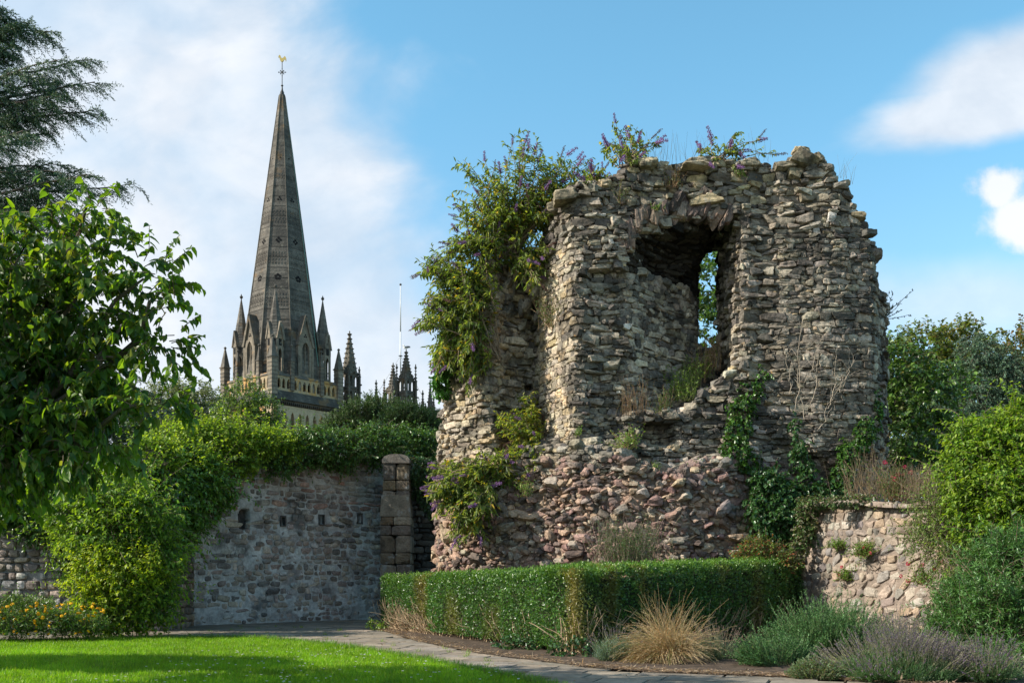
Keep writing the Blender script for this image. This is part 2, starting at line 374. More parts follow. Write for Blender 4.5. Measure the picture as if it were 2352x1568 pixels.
def contours(S, lev=0.5):
    """marching squares chains of S (nx,ny), in index coordinates"""
    segs = {}; 
    nx, ny = S.shape; B_ = S > lev
    code = B_[:-1, :-1]*1+B_[1:, :-1]*2+B_[1:, 1:]*4+B_[:-1, 1:]*8
    tab = {1: [(3, 0)], 2: [(0, 1)], 3: [(3, 1)], 4: [(1, 2)], 5: [(3, 2), (1, 0)], 6: [(0, 2)], 7: [(3, 2)], 8: [(2, 3)], 9: [(2, 0)], 10: [(0, 3), (2, 1)], 11: [(2, 1)], 12: [(1, 3)], 13: [(1, 0)], 14: [(0, 3)]}
    def key(i, j, e): return (i, j, 0) if e == 0 else (i+1, j, 1) if e == 1 else (i, j+1, 0) if e == 2 else (i, j, 1)
    def pt(k):
        i, j, d = k
        a = S[i, j]; b_ = S[i+1, j] if d == 0 else S[i, j+1]; t = (lev-a)/(b_-a)
        return (i+t, j) if d == 0 else (i, j+t)
    for i, j in np.argwhere((code > 0) & (code < 15)):
        for e0, e1 in tab[code[i, j]]: segs[key(i, j, e0)] = key(i, j, e1)
    ch = []
    while segs:
        s = next(iter(segs)); k = s; pl = [pt(k)]
        while k in segs: k = segs.pop(k); pl.append(pt(k))
        if len(pl) > 6: ch.append(np.array(pl))
    return ch
# ================================================================ THE RUIN
rs = np.random.RandomState(5)
def xy(px, D): return ((px-CX)*D/F, D)
PU = [xy(1012, 26.6), xy(1030, 25.6), xy(1132, 24.2), xy(1150, 24.8), xy(1232, 25.5), xy(1241, 24.6), xy(1316, 22.9), xy(1425, 22.85), xy(1560, 23.0), xy(1700, 22.8), xy(1718, 22.8), xy(1735, 22.9), xy(1772, 22.88), xy(1786, 22.75), xy(1900, 22.65), xy(1995, 22.7), xy(2016, 23.0), xy(2028, 23.7), xy(2020, 24.9), (9.0, 26.2), (5.5, 26.6), (0.6, 27.2), (-1.6, 27.8)]
PL = [xy(1008, 26.4), xy(1018, 24.9), xy(1060, 24.1), xy(1150, 23.5), xy(1240, 23.2), xy(1330, 22.6), xy(1440, 22.3), xy(1560, 22.2), xy(1690, 22.45), xy(1760, 22.9), xy(1850, 23.1), xy(2000, 23.2), xy(2030, 24.0), xy(2020, 25.2), (9.0, 26.2), (5.5, 26.6), (0.6, 27.2), (-1.9, 27.8)]
hv = 0.075; org = np.array([-2.4, 21.4, -0.3]); dim = np.array([11.9, 6.9, 12.0])
nn_ = (dim/hv).astype(int)
gx = org[0]+np.arange(nn_[0])*hv; gy = org[1]+np.arange(nn_[1])*hv; gz = org[2]+np.arange(nn_[2])*hv
GX, GY = np.meshgrid(gx, gy, indexing='ij')
inU = inpoly(GX, GY, PU); inL = inpoly(GX, GY, PL)
PX = GX/GY*F+CX                                            # bearing of each plan point, only used to turn measured outlines into metres
# top profile of the wall along x (metres at D~23)
tp = [(-2.4, 7.6), (-1.7, 8.0), (-1.3, 8.75), (-0.4, 9.1), (0.45, 9.3), (0.60, 9.3), (0.72, 9.3), (0.86, 9.6), (1.0, 10.05), (1.08, 10.15), (1.62, 10.3), (2.2, 10.35), (2.55, 10.55), (2.80, 10.85), (3.4, 10.75), (4.2, 10.85), (5.2, 10.70), (6.2, 10.62), (6.55, 10.72), (7.1, 10.66), (7.25, 10.42), (7.68, 9.88), (7.99, 9.32), (8.28, 8.8), (8.4, 8.4), (8.5, 7.9), (9.6, 7.6)]
ztop = np.interp(GX, [a for a, _ in tp], [b for _, b in tp])
# tops fall away towards the back so the mass reads as a torn wall head
ztop = ztop-np.clip(GY-24.5, 0, 9)*np.where(GX < 1.1, 0.03, 0.25)
ztop = ztop+0.14*vnoise(np.stack([GX, GY, GX*0], -1), 2.2, 3)
# window embrasure
t = np.clip((GY-22.5)/(24.9-22.5), 0, 1)
XL = np.interp(GY, [22.0, 22.85, 24.8, 25.2, 27.4], [2.30, 2.49, 4.58, 4.60, 4.75]); XR = np.interp(GY, [22.0, 22.8, 24.8, 27.4], [5.27, 5.23, 5.19, 5.85])
wob = 0.10*vnoise(np.stack([GX, GY, GX*0], -1), 1.4, 8)
zarch = np.interp(GX, [2.2, 2.45, 2.75, 3.1, 3.8, 4.5, 4.9, 5.3], [8.0, 8.45, 8.95, 9.25, 9.45, 9.6, 9.65, 9.5])
zarch = np.where(GY > 24.2, np.interp(GX, [3.5, 4.55, 4.8, 5.2, 5.5], [8.3, 8.9, 9.7, 9.9, 9.9]), zarch-np.where(GX < 4.6, 0.35, 0.0)*np.clip(GY-22.8, 0, 2))
zsill = np.interp(GY, [22.0, 22.9, 23.5, 24.4, 25.0, 27], [4.85, 4.95, 5.15, 6.0, 6.95, 7.1])+np.clip(GX-4.0, 0, 2)*1.0*np.clip((24.2-GY)/1.2, 0, 1)
# lower left notch beside the embrasure (dark hollow) and stepped front
Fd = np.zeros(tuple(nn_), np.float32)
for k, z in enumerate(gz):
    wl = np.clip((3.95-z)/0.5, 0, 1)                        # 0 = upper plan, 1 = rubble base plan
    zl = 3.95+0.35*np.sin(GX*1.3)+0.25*vnoise(np.stack([GX, GY, GX*0], -1), 1.1, 4)
    s = np.where(z > zl, inU, inL)
    # left pier leans in towards its top-left, right end leans in near the top
    s &= ~((GX < -1.80+0.13*(z-5)) & (z > 5) & (GX < -0.4))
    s &= z < ztop
    win = (GX > XL+wob) & (GX < XR+wob*0.4) & (z > zsill) & (z < zarch)
    s &= ~win
    s &= ~((z > 8.35+wob) & (z < zarch-0.1) & (GX > 2.75+0.5*np.clip(GY-23.0, 0, 2)) & (GX < 5.0) & (GY > 22.9) & (GY < 24.55))   # hollow of the fallen vault, its shade also painted in
    s &= ~((GX > 2.95) & (GX < 3.75) & (z > 4.25) & (z < 4.85) & (GY < 23.6))        # hollow below the window
    s &= ~((GX > 4.32) & (GX < 4.7) & (z > 5.7+1.5) & (z < 6.0+1.5) & (GY > 24.0) & (GY < 24.5))   # putlog hole
    s &= ~((GX > 0.27) & (GX < 0.50) & (z > 5.85) & (z < 6.2) & (GY < 26.0) & (GY > 24.8))  # putlog hole in the recess
    # the mass left of the embrasure is torn: step the front back with height in the strip beside the window
    s &= ~((GX > 1.75) & (GX < 2.6) & (GY < 23.05-0.1*np.sin(z*2.1)) & (z > 4.4) & (z < 8.3))
    s &= ~((GX > 2.6) & (GX < 4.9) & (z > 4.0) & (z < 5.4) & (GY < 22.75+0.22*(z-4.0)))
    # undercut under the right facing
    s &= ~((GX > 5.8) & (z > 2.6) & (z < 3.0) & (GY < 23.0))
    s &= ~((GX > 7.9) & (z < 4.1) & (z > 2.5) & (GY < 23.3))
    Fd[:, :, k] = s
Fd = blur(Fd, 2)
Fd[0] = Fd[-1] = 0; Fd[:, 0] = Fd[:, -1] = 0; Fd[:, :, 0] = Fd[:, :, -1] = 0
GG = np.stack(np.meshgrid(gx, gy, gz, indexing='ij'), -1)
Fn = Fd.copy()
low = np.clip((4.6-GG[..., 2])/1.5, 0, 1)
Fn += (Fd > 0.02)*(Fd < 0.98)*((0.04+0.22*low)*vnoise(GG, 3.3, 1)-0.09)
del GG
V, Q = surface_nets(Fn, org, hv)
rb = np.array([3.2, 23.5, 0.0])
ruin = empty('ruined_tower', rb, 'tall ruined rubble stone tower wall with a broken arched window opening', 'ruin')
g = Geo(); cc = np.where((V[:, 2] < 3.9)[:, None], np.array([0.23, 0.165, 0.125]), np.array([0.15, 0.132, 0.108]))
cc = cc*(1+0.2*vnoise(V, 4, 6))[:, None]; vp = V[:, 0]/V[:, 1]*F+CX; cc[(V[:, 2] > 8.3) & (V[:, 2] < 9.8) & (V[:, 1] > 23.05) & (V[:, 1] < 25) & (vp > 1405) & (vp < 1660)] *= .12  # shade under the arch painted into the core colour
V = V+nrm(V-V.mean(0))*0.0+0.02*np.stack([vnoise(V, 9, 11), vnoise(V, 9, 12), vnoise(V, 9, 13)], -1)
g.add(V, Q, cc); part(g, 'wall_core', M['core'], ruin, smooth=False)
# gradient
def fgrad(p):
    def smp(q):
        x = np.clip((q-org)/hv, 0, nn_-1.001); i = x.astype(int); f = x-i; r = 0
        for a in (0, 1):
            for b_ in (0, 1):
                for c_ in (0, 1):
                    r = r+(f[:, 0] if a else 1-f[:, 0])*(f[:, 1] if b_ else 1-f[:, 1])*(f[:, 2] if c_ else 1-f[:, 2])*Fs_[i[:, 0]+a, i[:, 1]+b_, i[:, 2]+c_]
        return r
    e = hv*1.2
    return -nrm(np.stack([smp(p+[e,0,0])-smp(p-[e,0,0]), smp(p+[0,e,0])-smp(p-[0,e,0]), smp(p+[0,0,e])-smp(p-[0,0,e])], 1))
Fs_ = blur(Fd, 1)
# coursed stones of the upper wall
GREY = [(0.26,0.228,0.185), (0.33,0.29,0.235), (0.19,0.168,0.14), (0.29,0.25,0.19), (0.15,0.136,0.118), (0.36,0.32,0.26), (0.10,0.092,0.08)]
TAN = [(0.38,0.325,0.245), (0.42,0.365,0.28), (0.32,0.275,0.215), (0.42,0.33,0.21), (0.28,0.25,0.21)]
DARK = [(0.10,0.098,0.09), (0.15,0.14,0.125), (0.08,0.078,0.072), (0.19,0.175,0.15)]
cs = []; z = 3.62; rows = []
while z < 11.2:
    h = rs.choice([0.075, 0.105, 0.135, 0.185], p=[0.27, 0.36, 0.25, 0.12])*rs.uniform(0.9, 1.1); rows.append((z+h/2, h)); z += h
for z, h in rows:
    kz = (z-org[2])/hv; k0 = int(kz)
    if k0 >= nn_[2]-2: break
    S = Fd[:, :, k0]*(1-(kz-k0))+Fd[:, :, k0+1]*(kz-k0)
    for c in contours(S):
        c = c*hv+org[:2]; sl = np.linalg.norm(np.diff(c, axis=0), axis=1); cum = np.concatenate([[0], np.cumsum(sl)]); tot = cum[-1]; s = rs.uniform(0, 0.2)
        while s < tot:
            L = float(np.clip(rs.lognormal(math.log(0.25), 0.45), 0.09, 0.7))*(0.7+h*2.2)
            a = np.array([np.interp(s, cum, c[:, 0]), np.interp(s, cum, c[:, 1])]); b_ = np.array([np.interp(min(s+L, tot), cum, c[:, 0]), np.interp(min(s+L, tot), cum, c[:, 1])])
            if np.linalg.norm(b_-a) > L*0.45:
                cs.append((*((a+b_)/2), z, *((b_-a)/np.linalg.norm(b_-a)), np.linalg.norm(b_-a), h))
            s += L*1.0
cs = np.array(cs)
c = cs[:, :3]; X = np.stack([cs[:, 3], cs[:, 4], np.zeros(len(cs))], 1); N0 = fgrad(c)
keep = (np.abs(N0[:, 2]) < 0.93)
cs, c, X, N0 = cs[keep], c[keep], X[keep], N0[keep]
Y = np.stack([N0[:, 0], N0[:, 1], np.zeros(len(c))], 1); Y = nrm(Y-X*(X*Y).sum(1, keepdims=True)); Z = np.cross(X, Y); Z[Z[:, 2] < 0] *= -1
pxc = c[:, 0]/c[:, 1]*F+CX
flat = (pxc > 1785) & (c[:, 1] < 23.2) & (c[:, 2] < 9.2)       # the tidy facing on the right
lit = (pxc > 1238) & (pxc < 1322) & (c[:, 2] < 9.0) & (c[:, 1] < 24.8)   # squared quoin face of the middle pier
inner = (c[:, 1] > 23.05) & (pxc > 1430) & (pxc < 1620)
prot = np.where(flat, rs.uniform(-0.02, 0.035, len(c)), np.where(lit, rs.uniform(0.0, 0.02, len(c)), np.where(inner, rs.uniform(-0.01, 0.04, len(c)), np.clip(rs.normal(0.03, 0.045, len(c)), -0.04, 0.16))))
X, Y, Z = tilt(rs, X, Y, Z, np.where(lit, 0.03, np.where(flat, 0.06, 0.13))[:, None])
dep = rs.uniform(0.10, 0.17, len(c))
hs = np.stack([cs[:, 5]*0.49*rs.uniform(0.9, 1.06, len(c)), dep, cs[:, 6]*0.50*rs.uniform(0.88, 1.12, len(c))], 1)
cen = c+Y*(prot-dep*0.72)[:, None]+np.stack([0*prot, 0*prot, rs.normal(0, 0.012, len(c))], 1)
Cg = lum(len(c), rs, GREY, 0.16); Ct = lum(len(c), rs, TAN, 0.14); Cd = lum(len(c), rs, DARK, 0.2)
leftp = (c[:, 0] < 0.5)
C = np.where((lit | leftp)[:, None], Ct, Cg)  # lighter tan paints sunlight onto the left-facing pier faces
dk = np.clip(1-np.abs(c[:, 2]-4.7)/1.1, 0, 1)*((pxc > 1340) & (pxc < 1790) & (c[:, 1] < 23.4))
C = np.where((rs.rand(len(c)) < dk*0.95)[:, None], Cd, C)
topm = np.clip((c[:, 2]-9.6)/1.0, 0, 1); C = np.where((rs.rand(len(c)) < topm*0.5)[:, None], lum(len(c), rs, [(0.33,0.29,0.20), (0.27,0.235,0.17), (0.36,0.30,0.19)], 0.12), C)
shadem = (c[:, 2] > 8.3) & (c[:, 1] > 23.02) & (pxc > 1405) & (pxc < 1660); C[shadem] *= 0.11  # arch soffit shade painted into the facing stones
wh = rs.rand(len(c)) < 0.008; C[wh] = [0.50, 0.47, 0.42]; C = np.where(wh[:, None], C, C*np.array([0.98, 0.955, 0.92])); C = np.where((inner & ~wh)[:, None], C*1.35, C)  # reveal stones lightened, painting skylight into the window recess
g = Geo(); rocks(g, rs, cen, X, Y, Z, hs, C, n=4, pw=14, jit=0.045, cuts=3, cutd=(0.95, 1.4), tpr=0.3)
# thin packing stones wedged along the bed joints
sj = []
for zr, hr in rows:
    kz = (zr+hr/2-org[2])/hv; k0 = int(kz)
    if k0 >= nn_[2]-2: break
    for cc_ in contours(Fd[:, :, k0]*(1-(kz-k0))+Fd[:, :, k0+1]*(kz-k0)):
        cc_ = cc_*hv+org[:2]; sl = np.linalg.norm(np.diff(cc_, axis=0), axis=1); cum_ = np.concatenate([[0], np.cumsum(sl)]); s = rs.rand()*.3
        while s < cum_[-1]:
            L_ = rs.uniform(.08, .26); a_ = np.array([np.interp(s, cum_, cc_[:, 0]), np.interp(s, cum_, cc_[:, 1])]); b_ = np.array([np.interp(s+L_, cum_, cc_[:, 0]), np.interp(s+L_, cum_, cc_[:, 1])]); q_ = np.linalg.norm(b_-a_)
            if q_ > .05: sj.append((*((a_+b_)/2), zr+hr/2+rs.normal(0, .012), *((b_-a_)/q_), q_, rs.uniform(.03, .065)))
            s += L_+rs.exponential(.10)
sj = np.array(sj); c5 = sj[:, :3]; N5 = fgrad(c5); kk = np.abs(N5[:, 2]) < .9; sj, c5, N5 = sj[kk], c5[kk], N5[kk]
X5 = np.column_stack([sj[:, 3], sj[:, 4], 0*sj[:, 3]]); Y5 = np.column_stack([N5[:, 0], N5[:, 1], 0*N5[:, 0]]); Y5 = nrm(Y5-X5*(X5*Y5).sum(1, keepdims=True)); Z5 = np.cross(X5, Y5); Z5[Z5[:, 2] < 0] *= -1
X5, Y5, Z5 = tilt(rs, X5, Y5, Z5, np.full((len(c5), 1), .12)); n5 = len(c5)
C5 = lum(n5, rs, GREY+TAN, .2)*np.array([.92, .87, .83]); p5 = c5[:, 0]/c5[:, 1]*F+CX; C5[(c5[:, 2] > 8.3) & (c5[:, 1] > 22.98) & (p5 > 1405) & (p5 < 1660)] *= .18  # same soffit shade painted into the packing stones
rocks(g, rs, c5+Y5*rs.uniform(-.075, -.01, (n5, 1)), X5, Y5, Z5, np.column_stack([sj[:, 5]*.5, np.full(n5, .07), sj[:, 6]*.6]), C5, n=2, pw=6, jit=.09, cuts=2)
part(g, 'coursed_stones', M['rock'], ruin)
NSTONE = len(c)
# loose and pink rubble of the base, and stones along torn edges and wall head
V2, Q2 = surface_nets(Fd, org, hv); rs2 = np.random.RandomState(8)
nV = fgrad(V2)
cand = np.where((V2[:, 2] < 3.95) & (V2[:, 2] > 0.2) & (nV[:, 2] > -0.9))[0]
def thin(idx, pts, rad, rs):
    idx = idx[rs.permutation(len(idx))]; cell = {}; out = []
    for i in idx:
        p = pts[i]; r = rad[i]; k = tuple((p/0.4).astype(int)); ok = True
        for a in (-1, 0, 1):
            for b_ in (-1, 0, 1):
                for c_ in (-1, 0, 1):
                    for j in cell.get((k[0]+a, k[1]+b_, k[2]+c_), ()):
                        d = pts[j]-p
                        if d[0]*d[0]+d[1]*d[1]+(d[2]*1.7)**2 < (0.41*(r+rad[j]))**2: ok = False; break
                    if not ok: break
                if not ok: break
            if not ok: break
        if ok: cell.setdefault(k, []).append(i); out.append(i)
    return np.array(out)
rad = np.clip(rs2.lognormal(math.log(0.14), 0.45, len(V2)), 0.07, 0.32)
sel = thin(cand, V2, rad, rs2)
nb = nV[sel]; Xb = nrm(np.cross(np.array([0, 0, 1.0]), nb)+1e-4); Zb = np.cross(Xb, nb); Zb[Zb[:, 2] < 0] *= -1
Xb, Yb, Zb = tilt(rs2, Xb, nb, Zb, np.full((len(sel), 1), 0.38))
r_ = rad[sel]; hs = np.stack([r_*rs2.uniform(0.5, 0.8, len(sel)), r_*rs2.uniform(0.4, 0.75, len(sel)), r_*rs2.uniform(0.26, 0.46, len(sel))], 1)
PINK = [(0.28,0.185,0.15), (0.34,0.235,0.17), (0.22,0.14,0.12), (0.38,0.28,0.195), (0.24,0.195,0.16), (0.17,0.125,0.11), (0.33,0.28,0.22), (0.13,0.105,0.09)]
xb = V2[sel][:, 0]
Cb = lum(len(sel), rs2, PINK, 0.16)
dkb = (rs2.rand(len(sel)) < np.clip((xb-3.6)/2.5, 0, 0.7)*np.clip((V2[sel][:, 2]-1.0)/2, 0.35, 1)); Cb[dkb] = lum(int(dkb.sum()), rs2, [(0.16,0.13,0.12), (0.21,0.17,0.15), (0.24,0.22,0.19)], 0.15)
g = Geo(); rocks(g, rs2, V2[sel]+nb*(rs2.uniform(-0.35, 0.32, len(sel))*r_)[:, None], Xb, Yb, Zb, hs, Cb, n=4, pw=7, jit=0.05, cuts=6, cutd=(0.66, 1.1))
part(g, 'rubble_base', M['pink'], ruin)
# wall head and sills: stones lying on upward faces
cand = np.where((V2[:, 2] > 3.95) & (nV[:, 2] > 0.3))[0]
rad = np.clip(rs2.lognormal(math.log(0.22), 0.35, len(V2)), 0.12, 0.36); sel = thin(cand, V2, rad, rs2)
nb = nV[sel]; a_ = rs2.rand(len(sel))*6.28; Xb = np.stack([np.cos(a_), np.sin(a_), 0*a_], 1); Zb = np.repeat([[0, 0, 1.0]], len(sel), 0); Yb = np.cross(Zb, Xb)
Xb, Yb, Zb = tilt(rs2, Xb, Yb, Zb, np.full((len(sel), 1), 0.16)); r_ = rad[sel]
hs = np.stack([r_*rs2.uniform(0.5, 0.75, len(sel)), r_*rs2.uniform(0.4, 0.6, len(sel)), r_*rs2.uniform(0.22, 0.4, len(sel))], 1)
g = Geo(); rocks(g, rs2, V2[sel]+nb*0.02, Xb, Yb, Zb, hs, lum(len(sel), rs2, GREY+TAN, 0.15)*.8, n=3, jit=0.06, pw=7)
# the biggest boulders seen on the skyline
for px, py, D, sx, sy, sz, r in ((1305, 452, 23.0, .33, .3, .15, .1), (1487, 378, 22.9, .24, .25, .13, -.1), (1852, 372, 22.8, .34, .35, .19, -.35), (1838, 352, 23.1, .18, .25, .07, -.3), (1878, 366, 22.7, .12, .2, .09, -.9), (1800, 386, 22.75, .22, .2, .10, .2), (1720, 378, 22.8, .2, .2, .09, .1), (1930, 430, 23.0, .16, .25, .10, .5), (1600, 380, 22.8, .3, .3, .1, 0), (1275, 480, 23.6, .18, .2, .12, .2)):
    p = P(px, py, D); X1 = np.array([[math.cos(r), 0, math.sin(r)]]); Z1 = np.array([[-math.sin(r), 0, math.cos(r)]]); Y1 = np.cross(Z1, X1)
    rocks(g, rs2, p[None], X1, Y1, Z1, np.array([[sx, sy, sz]]), lum(1, rs2, [(0.32,0.27,0.18), (0.27,0.23,0.16)], 0.08), n=6, pw=12, jit=0.03, cuts=5, cutd=(.8, 1.25))
part(g, 'wall_head_stones', M['rock'], ruin)
# voussoirs of the broken arch: long thin slabs on end, fanned
g = Geo(); A = []
rows_ = [(1418, 612, -18, .62), (1436, 585, -12, .6), (1452, 560, -8, .62), (1470, 540, -3, .55), (1488, 524, 2, .50), (1505, 515, 6, .5), (1522, 508, 12, .55), (1545, 502, 22, .62), (1568, 498, 26, .62), (1590, 498, 28, .60), (1612, 500, 28, .58), (1632, 505, 26, .55), (1650, 512, 22, .52), (1664, 524, 18, .5), (1480, 500, -2, .34), (1555, 478, 30, .4), (1604, 476, 34, .4)]
for dz in (0, 1, 0):
    for px, py, a, L in rows_:
        D = 22.74+dz*0.34+rs2.uniform(-0.05, 0.16); p = P(px+rs2.uniform(-8, 8), py-10+rs2.uniform(-8, 6), D); r = R(a+rs2.uniform(-9, 9)); A.append((p, r, L*rs2.uniform(0.6, 1.15)))
c = np.array([a[0] for a in A]); r = np.array([a[1] for a in A]); L = np.array([a[2] for a in A])
Z1 = np.stack([np.sin(r), np.zeros_like(r), np.cos(r)], 1); X1 = np.stack([np.cos(r), np.zeros_like(r), -np.sin(r)], 1); Y1 = np.cross(Z1, X1)
X1, Y1, Z1 = tilt(rs2, X1, Y1, Z1, np.full((len(r), 1), 0.09))
c = c+Z1*(L*0.30)[:, None]; hd = rs2.uniform(0.14, 0.22, len(r)); c[:, 1] = 22.80+hd+rs2.uniform(-0.05, 0.10, len(r))
rocks(g, rs2, c, X1, Y1, Z1, np.stack([rs2.uniform(0.045, 0.12, len(r)), hd, L*0.52], 1), lum(len(r), rs2, [(0.17,0.12,0.10), (0.13,0.10,0.085), (0.20,0.155,0.125), (0.10,0.08,0.07)], 0.16), n=4, jit=0.06, pw=7, cuts=6, cutd=(.7,1.2))
part(g, 'arch_voussoirs', M['pink'], ruin)
# broken springing of the vault at the left pier
g = Geo(); A = []
for i in range(26):
    A.append(P(1150+rs2.rand()*88, 600+rs2.rand()*150*(0.3+0.7*rs2.rand()), 24.7+rs2.rand()*0.5))
c = np.array(A); X1 = nrm(np.array([1.0, -0.3, 0])+rs2.normal(0, .2, (26, 3))); Z1 = nrm(np.array([0.45, 0, 0.9])+rs2.normal(0, .15, (26, 3))); Y1 = nrm(np.cross(Z1, X1)); X1 = np.cross(Y1, Z1)
rocks(g, rs2, c, X1, Y1, Z1, np.stack([rs2.uniform(0.06, .12, 26), rs2.uniform(.12, .2, 26), rs2.uniform(.15, .3, 26)], 1), lum(26, rs2, GREY+[(0.3,0.22,0.17)], 0.15), n=4)
part(g, 'vault_springing', M['rock'], ruin)
# bare dead stems clinging to the right face
g = Geo(); st = []
for px0, py0, px1, py1 in ((1832, 950, 1845, 730), (1845, 880, 1900, 760), (1900, 950, 1925, 790), (1860, 940, 1880, 800), (1880, 985, 1945, 850), (1812, 905, 1800, 800), (1850, 960, 1835, 820), (1930, 905, 1960, 820)):
    n_ = 14; tt = np.linspace(0, 1, n_)[:, None]
    a = P(px0, py0, 22.47); b_ = P(px1, py1, 22.49); wv = np.cumsum(rs2.normal(0, 0.028, (n_, 3)), 0); wv -= tt*wv[-1]; wv[:, 1] *= 0.3
    st.append(a+(b_-a)*tt+wv)
st = np.stack(st); tubes(g, st, 0.010, 0.004, (0.30, 0.25, 0.19))
sp, sd = on_stems(rs2, st, 12, 0.1, 0.95); dd = nrm(sd+rs2.normal(0, 0.7, sd.shape)*[1, 0.1, 1]); tubes(g, grow(rs2, sp, dd*[1, 0.2, 1], rs2.uniform(0.12, 0.5, len(sp)), 6, 0, 0.22)*[1, 1, 1], 0.005, 0.002, (0.33, 0.28, 0.22), 3)
part(g, 'dead_ivy_stems', M['bark'], ruin)
# ================================================================ GROUND
def sheet(name, pts, z, mat, c, kind='structure'):
    g = Geo(); pts = np.array(pts, float); g.add(np.column_stack([pts, np.full(len(pts), z)]), [[list(range(len(pts)))]], c)
    o = g.build(name, mat); tag(o, kind=kind); return o
m, b = mat_new('ground_soil'); tc = b.new('ShaderNodeTexCoord').outputs['Object']
n = b.noise(tc, 0.12, 4); n2_ = b.noise(tc, 18, 5, 0.7)
cc = b.mix(b.ss(n, 0.4, 0.6), (0.05, 0.075, 0.02), (0.035, 0.06, 0.018)); cc = b.mix(n2_, cc, (0.07, 0.055, 0.035))
p = b.new('ShaderNodeBsdfPrincipled'); b.put(p.inputs[0], cc); p.inputs['Roughness'].default_value = 0.95; o_ = b.new('ShaderNodeOutputMaterial'); b.put(o_.inputs[0], p.outputs[0])
M['ground'] = m
M['soil'] = m_solid('dark_soil', 0.95, 0.15, 0.02, 14, 0.45, 5); M['slab'] = m_solid('sandstone_paving', 0.85, 0.25, 0.006, 12, 0.28, 1.6, lich=[((0.10,0.09,0.075), 1.3, 0.52, 0.68, 0.6), ((0.22,0.18,0.12), 5, 0.55, 0.66, 0.5)])
sheet('ground', [(-900, -200), (900, -200), (900, 1600), (-900, 1600)], 0, M['ground'], (1, 1, 1))
LW = [(-700, 1476), (-100, 1476), (0, 1475), (150, 1472), (300, 1469), (480, 1466), (600, 1468), (700, 1476), (800, 1488), (900, 1505), (1000, 1524), (1100, 1543), (1200, 1562), (1300, 1588), (1380, 1640)]
lawn_edge = [G(*p) for p in LW]
lawn_poly = [tuple(p) for p in lawn_edge]+[(1.2, 4.0), (-14, 4.0), tuple((lawn_edge[0][0], 4.0))]
o = sheet('lawn', lawn_poly, 0.012, M['soil'], (0.055, 0.13, 0.012))
HP = [(700, 1424), (860, 1424), (880, 1450), (950, 1472), (1100, 1502), (1340, 1533), (1500, 1547), (1700, 1554), (1850, 1560), (2300, 1590)]
path_out = [tuple(G(*p)) for p in HP]
path_poly = [tuple(G(-60, 1462)), tuple(G(300, 1455)), tuple(G(420, 1440))]+path_out+[(9, 4.5)]+[(1.0, 4.5)]+[tuple(p+[0.10, 0.12]) for p in lawn_edge[::-1][:-2]]
# slabs
o = sheet('path_bed', path_poly, 0.006, M['soil'], (0.06, 0.05, 0.04)); o.name = 'path_joints'
rs = np.random.RandomState(21); g = Geo(); y = 6.0
ang = R(-19); ca, sa = math.cos(ang), math.sin(ang)
for r_i in range(70):
    hgt = rs.uniform(0.34, 0.62); x = -18+rs.rand(); 
    while x < 14:
        L = rs.uniform(0.5, 1.25); cx, cy = x+L/2, y+hgt/2; wx, wy = cx*ca-cy*sa+0, cx*sa+cy*ca+0
        X_, Y_ = np.array([wx]), np.array([wy])
        if inpoly(X_, Y_, path_poly)[0] and 4 < wy < 34:
            tl = rs.normal(0, 0.003, 2); C = lum(1, rs, [(0.22,0.18,0.135), (0.18,0.152,0.12), (0.26,0.212,0.16), (0.20,0.172,0.14)], 0.08)[0]
            g.box((wx, wy, 0.012+rs.uniform(-0.004, 0.006)), (L/2-0.012, hgt/2-0.011, 0.014), ang, C, 0.985)
        x += L
    y += hgt
for V_ in g.V: V_[:, 2] += 0.0
pv = g.build('path', M['slab']); tag(pv, kind='structure')
bed = [tuple(p) for p in (G(862, 1440), G(880, 1451), G(950, 1473), G(1100, 1504), G(1340, 1535), G(1500, 1549), G(1700, 1556), G(1850, 1562), G(2300, 1592))]+[(9, 9), (12, 12), (12, 24), (6.2, 24), (-2, 26.3), (-3.2, 25.9)]
sheet('flower_bed', bed, 0.035, M['soil'], (0.075, 0.055, 0.04))
# mulch and litter along the hedge foot: uncountable
rs = np.random.RandomState(3); g = Geo(); A = np.array(bed[:9]); i = rs.randint(0, 8, 4200); t = rs.rand(4200)[:, None]
q = A[i]*(1-t)+A[i+1]*t+np.abs(rs.normal(0, 0.28, (4200, 2)))*[0.8, 0.75]-[0.08, 0.08]
b3 = np.column_stack([q, 0.045+rs.rand(4200)*0.02]); d = rand_dir(rs, 4200)*[1, 1, 0.15]
leaves(g, b3, d, np.array([0, 0, 1.0])+rand_dir(rs, 4200)*0.4, rs.uniform(0.03, 0.12, 4200), rs.uniform(0.008, 0.025, 4200), lum(4200, rs, [(0.36,0.25,0.16), (0.25,0.17,0.11), (0.45,0.34,0.23), (0.16,0.11,0.08)], 0.15))
o = g.build('leaf_litter', M['straw']); tag(o, 'dry brown twigs and bark litter along the foot of the hedge', 'leaf litter', kind='stuff')
